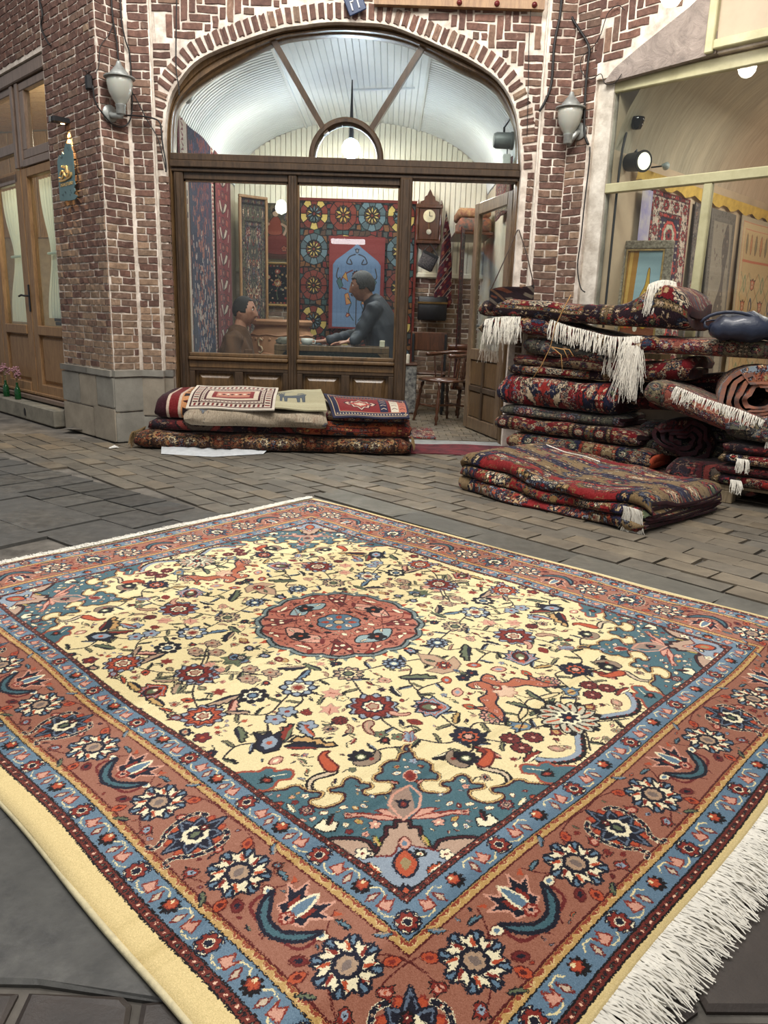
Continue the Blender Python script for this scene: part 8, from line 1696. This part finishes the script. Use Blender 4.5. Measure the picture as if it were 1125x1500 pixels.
# ------------------------------------------------------------------ the two men
def remesh(mb,name,m,parent,voxel=.008,smooth=3,disp=None):
    me=bpy.data.meshes.new(name); me.from_pydata([tuple(v) for v in mb.v],[],mb.f); o=bpy.data.objects.new(name,me); COL.objects.link(o)
    bm=bmesh.new(); bm.from_mesh(me); bmesh.ops.recalc_face_normals(bm,faces=bm.faces); bm.to_mesh(me); bm.free()
    md=o.modifiers.new('r','REMESH'); md.mode='VOXEL'; md.voxel_size=voxel; sm=o.modifiers.new('s','SMOOTH'); sm.iterations=smooth; sm.factor=.6
    dg=bpy.context.evaluated_depsgraph_get(); nm=bpy.data.meshes.new_from_object(o.evaluated_get(dg)); bpy.data.objects.remove(o)
    if disp: 
        co=np.empty(len(nm.vertices)*3,np.float32); nm.vertices.foreach_get('co',co); no=np.empty(len(nm.vertices)*3,np.float32); nm.vertices.foreach_get('normal',no); co=co.reshape(-1,3); no=no.reshape(-1,3); co=co+no*disp(co)[:,None]; nm.vertices.foreach_set('co',co.ravel())
    nm.materials.clear(); nm.materials.append(m); nm.polygons.foreach_set('use_smooth',[True]*len(nm.polygons)); q=bpy.data.objects.new(name,nm); COL.objects.link(q); q.parent=parent; q.matrix_parent_inverse=parent.matrix_basis.inverted(); return q
def limb(mb,pts,rad,seg=14,ry=None):
    # closed tapered limb with rounded ends
    pts=[Vector(p) for p in pts]; P=crv([tuple(p) for p in pts],4); n=len(P); R=np.interp(np.linspace(0,1,n),np.linspace(0,1,len(rad)),rad); a,b=Vector(P[0]),Vector(P[-1]); d0=(Vector(P[1])-a).normalized(); d1=(b-Vector(P[-2])).normalized()
    pl=[a-d0*R[0]*.85,a-d0*R[0]*.5]+[Vector(p) for p in P]+[b+d1*R[-1]*.5,b+d1*R[-1]*.85]; rl=[R[0]*.35,R[0]*.8]+list(R)+[R[-1]*.8,R[-1]*.35]; mb.tube(pl,rl,seg,True,0,ry)
def head_pts(sc=1.0,nu=56,nv=44,grow=0,hair=None):
    # face looks along +x; returns a closed grid
    vs=[];g=lambda v,c,w:exp(-((v-c)/w)**2)
    for j in range(nv+1):
        th=pi*j/nv
        for i in range(nu):
            ph=2*pi*i/nu; dx,dy,dz=sin(th)*cos(ph),sin(th)*sin(ph),cos(th); x,y,z=.096*dx,.076*dy,.118*dz
            low=max(0,-dz); y*=1-.30*low**1.5; 
            if dx<0: x*=1-.38*low**1.3; x-=.008*max(0,dz)
            fr=max(0,dx)**.8
            x*=1-.05*fr*g(z,.055,.03)
            x+=fr*(.0045*g(z,.036,.010)*g(y,0,.05)-.0085*g(z,.016,.014)*(g(y,.031,.014)+g(y,-.031,.014))+.004*g(z,.0,.02)*g(abs(y),.045,.02)-.006*g(z,-.03,.02)*g(abs(y),.05,.02))
            nose=0
            if -.042<z<.030: t=(.030-z)/.072; nose=(.004+.024*min(1,t*1.12)**1.2 if t<.9 else .030*(1-t)/.1)
            x+=fr*nose*g(y,0,.009+.007*max(0,(.01-z)/.05))
            x+=fr*(.0065*g(z,-.057,.006)*g(y,0,.020)+.0055*g(z,-.069,.006)*g(y,0,.018)-.005*g(z,-.080,.006)*g(y,0,.03)+.010*g(z,-.098,.014)*g(y,0,.022)-.003*g(z,-.063,.0025)*g(y,0,.022))
            p=Vector((x,y,z)); 
            if grow: p=p+p.normalized()*grow
            vs.append(p*sc)
    fs=[]
    for j in range(nv):
        for i in range(nu): fs.append((j*nu+i,j*nu+(i+1)%nu,(j+1)*nu+(i+1)%nu,(j+1)*nu+i))
    return vs,fs
def rotM(yaw,pitch=0,roll=0): return Matrix.Rotation(yaw,4,'Z')@Matrix.Rotation(pitch,4,'Y')@Matrix.Rotation(roll,4,'X')
def skin(name,c,c2):
    t=NT(name); f=t.noise(30,5,.6); t.l(t.ramp(f,[(.3,lin(c2)),(.7,lin(c))]),t.b.inputs['Base Color']); t.b.inputs['Roughness'].default_value=.5; t.b.inputs['Subsurface Weight'].default_value=.12; t.b.inputs['Subsurface Radius'].default_value=(.01,.004,.002); return t.m
def add_head(mb,H,sc):
    v,f=head_pts(sc); mb.add([H@p for p in v],f)
    for s in (1,-1):
        # ears
        mb.add([H@(Vector((-.006+.016*cos(a)*q,s*(.071+.009*q*(1 if q<1 else .6)),-.002+.030*sin(a)*q))*sc) for q in (.2,1.0) for a in np.arange(0,6.28,.63)]+[H@(Vector((-.006+.014*cos(a),s*.062,-.002+.026*sin(a)))*sc) for a in np.arange(0,6.28,.63)],[tuple(range(10))]+[(k,(k+1)%10,10+(k+1)%10,10+k) for k in range(10)]+[(10+k,10+(k+1)%10,20+(k+1)%10,20+k) for k in range(10)]+[tuple(range(20,30))])
def face_bits(par,H,sc,hm,brow=True,mous=False,stub=None):
    ew,ei=mat('eye_white',(214,206,196),.3),mat('dark_iris',(34,22,16),.2)
    for s in (1,-1):
        E=H@Matrix.Translation(Vector((.0735,s*.031,.016))*sc); q=MB().lathe([(.001,-.0115),(.007,-.009),(.0113,-.003),(.0113,.003),(.007,.009),(.001,.0115)],12,E@Matrix.Diagonal((sc,sc,sc,1))).build('eye',ew,par,True)
        MB().lathe([(.0058,0),(.0045,.0016),(.001,.0024)],10,E@Matrix.Translation(Vector((.0100,0,0))*sc)@Matrix.Rotation(pi/2,4,'Y')@Matrix.Diagonal((sc,sc,sc,1))).build('iris',ei,q,True)
        MB().tube([H@(Vector((.088-.35*abs(y-.03)-.05*(y>.05),s*y,.034+.006*sin((y-.012)*60)))*sc) for y in (.012,.022,.034,.046)],.0042*sc,6,ry=.7).build('eyebrow',hm,par,True)
    MB().tube([H@(Vector((.0955-.9*y*y*10,y,-.063-.25*abs(y)))*sc) for y in (-.022,-.012,0,.012,.022)],.0032*sc,6).build('mouth',mat('lip',(130,74,64),.5),par,True)
    if mous: MB().tube([H@(Vector((.0985-1.1*y*y*10,y,-.049-.5*abs(y)))*sc) for y in (-.026,-.016,-.006,.006,.016,.026)],[.003*sc,.0065*sc,.0075*sc,.0075*sc,.0065*sc,.003*sc],8,ry=.8).build('moustache',hm,par,True)
def hair_cap(par,H,sc,hm,line,grow=.009,back=-.055,side=-.01,wild=.0):
    v,f=head_pts(sc,grow=grow); keep=[]; r=random.Random(2)
    V0=[p/sc for p in v]
    def ok(p):
        ang=atan2(abs(p.y),p.x)      # 0 front, pi back
        lim=line if ang<.75 else (line-(line-side)*min(1,(ang-.75)/.35) if ang<1.1 else (side-.018 if ang<1.75 else side+(back-side)*min(1,(ang-1.75)/.6)))
        return p.z>lim
    for q in f:
        if all(ok(V0[i]) for i in q): keep.append(q)
    out=[H@(p*(1+wild*sin(p.x*300+p.z*200)*.01)) for p in v]; inn_,_=head_pts(sc,grow=-.004); n=len(v); ed={}
    for q in keep:
        for a,b in zip(q,q[1:]+q[:1]): ed[(a,b)]=1
    bd=[(a,b) for (a,b) in ed if (b,a) not in ed]; fs=list(keep)+[(b,a,n+a,n+b) for a,b in bd]
    return MB().add(out+[H@p for p in inn_],fs).build('hair',hm,par,True)
def hand(mb,Wp,d,up,sc=1.0,curl=.25,side=1):
    # palm and five fingers: Wp wrist, d pointing direction, up = back of the hand
    d=Vector(d).normalized(); up=Vector(up); up=(up-d*up.dot(d)).normalized(); s=d.cross(up)*side; Wp=Vector(Wp)
    for k,(o,l,r) in enumerate(((.030,.070,.0085),(.010,.078,.009),(-.010,.073,.0085),(-.029,.058,.0075))):
        a=Wp+s*o*.6+d*.01*sc; b=Wp+s*o*sc+d*.085*sc; limb(mb,[a,b],[.015*sc,.013*sc],8); q1=b+d*l*.45*sc-up*curl*.012; q2=q1+d*l*.32*sc-up*(curl*.05*sc); q3=q2+d*l*.23*sc-up*(curl*.07*sc); limb(mb,[b,q1,q2,q3],[r*sc,r*.95*sc,r*.85*sc,r*.7*sc],8)
    t0=Wp+s*.022*sc+d*.02*sc; t1=t0+s*.03*sc+d*.03*sc-up*.005; t2=t1+s*.014*sc+d*.032*sc-up*.004; limb(mb,[t0,t1,t2],[.014*sc,.011*sc,.0085*sc],8)
def person(name,lab,base): return empty(name,base,lab,'person')
M_HAIR1=mat('short_dark_hair',(38,32,30),.8,var=.3,scale=160,bump=.8,c2=(22,20,20)); M_HAIR2=mat('grey_dark_hair',(72,68,66),.75,var=.4,scale=140,bump=.8,c2=(30,28,28))
# seated man, facing right
HC=onY(358,456,6.74); sc=1.06; p1=person('person',"man in a brown corduroy shirt seated behind the left window, facing right",(HC.x-.06,6.74,.03))
H=Matrix.Translation(HC)@rotM(radians(-6),radians(2)); mb=MB(); add_head(mb,H,sc); hx,hy,hz=HC
limb(mb,[(hx-.02,hy,hz-.06),(hx-.045,hy,hz-.17)],[.052,.058]); sh=hz-.235
limb(mb,[(hx-.06,hy,sh+.02),(hx-.075,hy,sh-.16),(hx-.10,hy,sh-.34),(hx-.11,hy,sh-.45)],[.10,.135,.125,.13],ry=1.35)
hipz=sh-.45
for s in (1,-1):
    el=(hx-.05,hy-.21*s,sh-.27); wr=(hx+.09,hy-.12*s,sh-.37); limb(mb,[(hx-.065,hy-.165*s,sh-.01),(hx-.07,hy-.20*s,sh-.14),el],[.055,.048,.04]); limb(mb,[el,(hx+.02,hy-.17*s,sh-.33),wr],[.042,.036,.027]); hand(mb,wr,(1,.0+.2*s,-.05),(0,0,1),1.0,.3,s)
    kn=(hx+.20,hy-.13*s,hipz+.03); an=(hx+.18,hy-.13*s,.12); limb(mb,[(hx-.10,hy-.10*s,hipz),kn],[.085,.062]); limb(mb,[kn,an],[.058,.04]); limb(mb,[(hx+.15,hy-.13*s,.075),(hx+.31,hy-.14*s,.062)],[.036,.032])
sk1=skin('warm_skin',(176,128,104),(150,100,80)); remesh(mb,'body',sk1,p1,.0055,2)
hair_cap(p1,H,sc,M_HAIR1,.082,.004,-.045,.004); face_bits(p1,H,sc,M_HAIR1,mous=False)
mb=MB(); limb(mb,[(hx-.058,hy,sh+.035),(hx-.075,hy,sh-.14),(hx-.10,hy,sh-.34),(hx-.11,hy,sh-.50)],[.105,.160,.155,.160],18,ry=1.36)
for s in (1,-1): el=(hx-.05,hy-.22*s,sh-.27); limb(mb,[(hx-.065,hy-.15*s,sh+.0),(hx-.07,hy-.205*s,sh-.13),el],[.078,.070,.060]); limb(mb,[el,(hx+.02,hy-.17*s,sh-.33),(hx+.08,hy-.125*s,sh-.365)],[.060,.050,.042])
M_COR=mat('brown_corduroy',(84,56,36),.9,var=.18,scale=14,bump=.4,bd=.003,stretch=(1,1,.15)); fold=lambda co:.0035*np.sin(co[:,2]*38+co[:,0]*52+2*np.sin(co[:,1]*17))+.0025*np.sin(co[:,1]*41+co[:,2]*23+co[:,0]*19)
SHIRT=remesh(mb,'shirt',M_COR,p1,.008,3,fold)
mb=MB(); 
for s in (1,-1): mb.tube([(hx-.075,hy-.07*s,sh+.085),(hx-.03,hy-.075*s,sh+.075),(hx+.03,hy-.04*s,sh+.045),(hx+.055,hy-.012*s,sh+.0)],[.014,.018,.018,.008],8,ry=.5)
mb.tube([(hx-.08,hy-.07,sh+.085),(hx-.11,hy,sh+.09),(hx-.08,hy+.07,sh+.085)],.016,8); mb.build('collar',M_COR,SHIRT,True)
MB().box((hx+.025,hy-.165,sh-.17),(hx+.095,hy-.145,sh-.08),None,0,.006).build('pocket',M_COR,SHIRT)
mb=MB(); 
for s in (1,-1): kn=(hx+.20,hy-.13*s,hipz+.03); limb(mb,[(hx-.10,hy-.09*s,hipz),kn],[.105,.078]); limb(mb,[kn,(hx+.18,hy-.13*s,.14)],[.074,.058])
remesh(mb,'trousers',mat('dark_trousers',(40,38,40),.85),p1,.011,3); mb=MB()
for s in (1,-1): limb(mb,[(hx+.13,hy-.13*s,.075),(hx+.24,hy-.135*s,.072),(hx+.32,hy-.14*s,.062)],[.045,.042,.032],10)
remesh(mb,'shoes',mat('black_shoe_leather',(24,22,22),.35),p1,.008,2)
s1=empty('stool',(hx-.11,hy,.03),'plain wooden stool under the seated man in brown','stool'); MB().lathe([(.002,hipz-.17),(.17,hipz-.17),(.175,hipz-.155),(.17,hipz-.14),(.002,hipz-.135)],20,Matrix.Translation((hx-.11,hy,0))).build('seat',M_DKW,s1)
for k in range(4): a=k*pi/2+.78; MB().tube([(hx-.11+.11*cos(a),hy+.11*sin(a),hipz-.165),(hx-.11+.15*cos(a),hy+.15*sin(a),.032)],.016,8).build('leg',M_DKW,s1)
# leaning man, facing left
HC=onY(531,420,7.22); sc=1.12; p2=person('person',"man in a dark grey suit leaning over the desk, facing left",(HC.x+.15,7.22,.03))
H=Matrix.Translation(HC)@rotM(radians(186),radians(8)); mb=MB(); add_head(mb,H,sc); hx,hy,hz=HC
limb(mb,[(hx+.03,hy,hz-.06),(hx+.085,hy,hz-.15)],[.055,.062]); sx,sz=hx+.12,hz-.21
TRS=[(sx,hy,sz+.02),(sx+.06,hy,sz-.16),(sx+.09,hy,sz-.34),(sx+.10,hy,sz-.46)]; limb(mb,TRS,[.11,.14,.13,.14],ry=1.35); hpz=sz-.46
for s in (1,-1):
    if s>0: S_=(sx+.0,hy-.18,sz-.0); el=(sx-.13,hy-.22,sz-.22); wr=onY(512,495,6.84)
    else: S_=(sx+.0,hy+.18,sz-.0); el=(sx-.15,hy+.16,sz-.22); wr=onY(478,497,6.90)
    wr=Vector((wr.x,wr.y,zt+.035)); limb(mb,[S_,el],[.056,.042]); limb(mb,[el,wr],[.043,.028]); hand(mb,wr,(-1,-.05*s,-.10),(0,0,1),1.05,.15,-s)
    kn=(sx+.06,hy-.11*s,.50); an=(sx+.12,hy-.11*s,.12); limb(mb,[(sx+.10,hy-.10*s,hpz),kn],[.09,.062]); limb(mb,[kn,an],[.060,.042]); limb(mb,[(sx+.14,hy-.11*s,.075),(sx-.04,hy-.12*s,.062)],[.038,.032])
sk2=skin('olive_skin',(170,122,98),(140,94,76)); remesh(mb,'body',sk2,p2,.0055,2)
hair_cap(p2,H,sc,M_HAIR2,.064,.010,-.05,-.004); face_bits(p2,H,sc,M_HAIR2,mous=True)
mb=MB(); limb(mb,[(sx-.0,hy,sz+.045),(sx+.06,hy,sz-.14),(sx+.09,hy,sz-.34),(sx+.10,hy,sz-.56)],[.115,.168,.165,.175],18,ry=1.36)
for s in (1,-1):
    if s>0: S_=(sx+.0,hy-.165,sz+.01); el=(sx-.13,hy-.225,sz-.22); wr=onY(512,495,6.84)
    else: S_=(sx+.0,hy+.165,sz+.01); el=(sx-.15,hy+.165,sz-.22); wr=onY(478,497,6.90)
    wr=Vector((wr.x+.035,wr.y,zt+.045)); limb(mb,[S_,el],[.082,.062]); limb(mb,[el,wr],[.060,.044])
M_SUIT=mat('dark_suit_wool',(38,42,50),.7,var=.12,scale=10,bump=.2); JACK=remesh(mb,'jacket',M_SUIT,p2,.008,3,fold)
mb=MB()
for s in (1,-1): mb.tube([(sx+.04,hy-.075*s,sz+.105),(sx-.045,hy-.07*s,sz+.075),(sx-.10,hy-.045*s,sz-.02),(sx-.11,hy-.015*s,sz-.12)],[.012,.018,.022,.008],8,ry=.4)
mb.tube([(sx+.03,hy-.075,sz+.105),(sx+.085,hy,sz+.085),(sx+.03,hy+.075,sz+.105)],.015,8); mb.build('lapels',M_SUIT,JACK,True)
mb=MB(); mb.tube([(sx-.005,hy-.062,sz+.095),(sx-.055,hy-.045,sz+.075),(sx-.075,hy,sz+.06),(sx-.055,hy+.045,sz+.075),(sx-.005,hy+.062,sz+.095)],.017,8); mb.build('shirt_collar',mat('pale_lilac_shirt',(196,184,196),.8),p2,True)
mb=MB(); limb(mb,[(sx-.045,hy,sz+.05),(sx-.055,hy,sz-.10)],[.05,.045],10,ry=.9); remesh(mb,'shirt_front',MC['pale_lilac_shirt'],p2,.008,2)
mb=MB()
for s in (1,-1): kn=(sx+.06,hy-.11*s,.50); limb(mb,[(sx+.10,hy-.09*s,hpz-.02),kn],[.11,.080]); limb(mb,[kn,(sx+.12,hy-.11*s,.13)],[.076,.060])
remesh(mb,'trousers',M_SUIT,p2,.011,3); mb=MB()
for s in (1,-1): limb(mb,[(sx+.15,hy-.11*s,.075),(sx+.04,hy-.115*s,.072),(sx-.05,hy-.12*s,.062)],[.046,.042,.032],10)
remesh(mb,'shoes',MC['black_shoe_leather'],p2,.008,2)
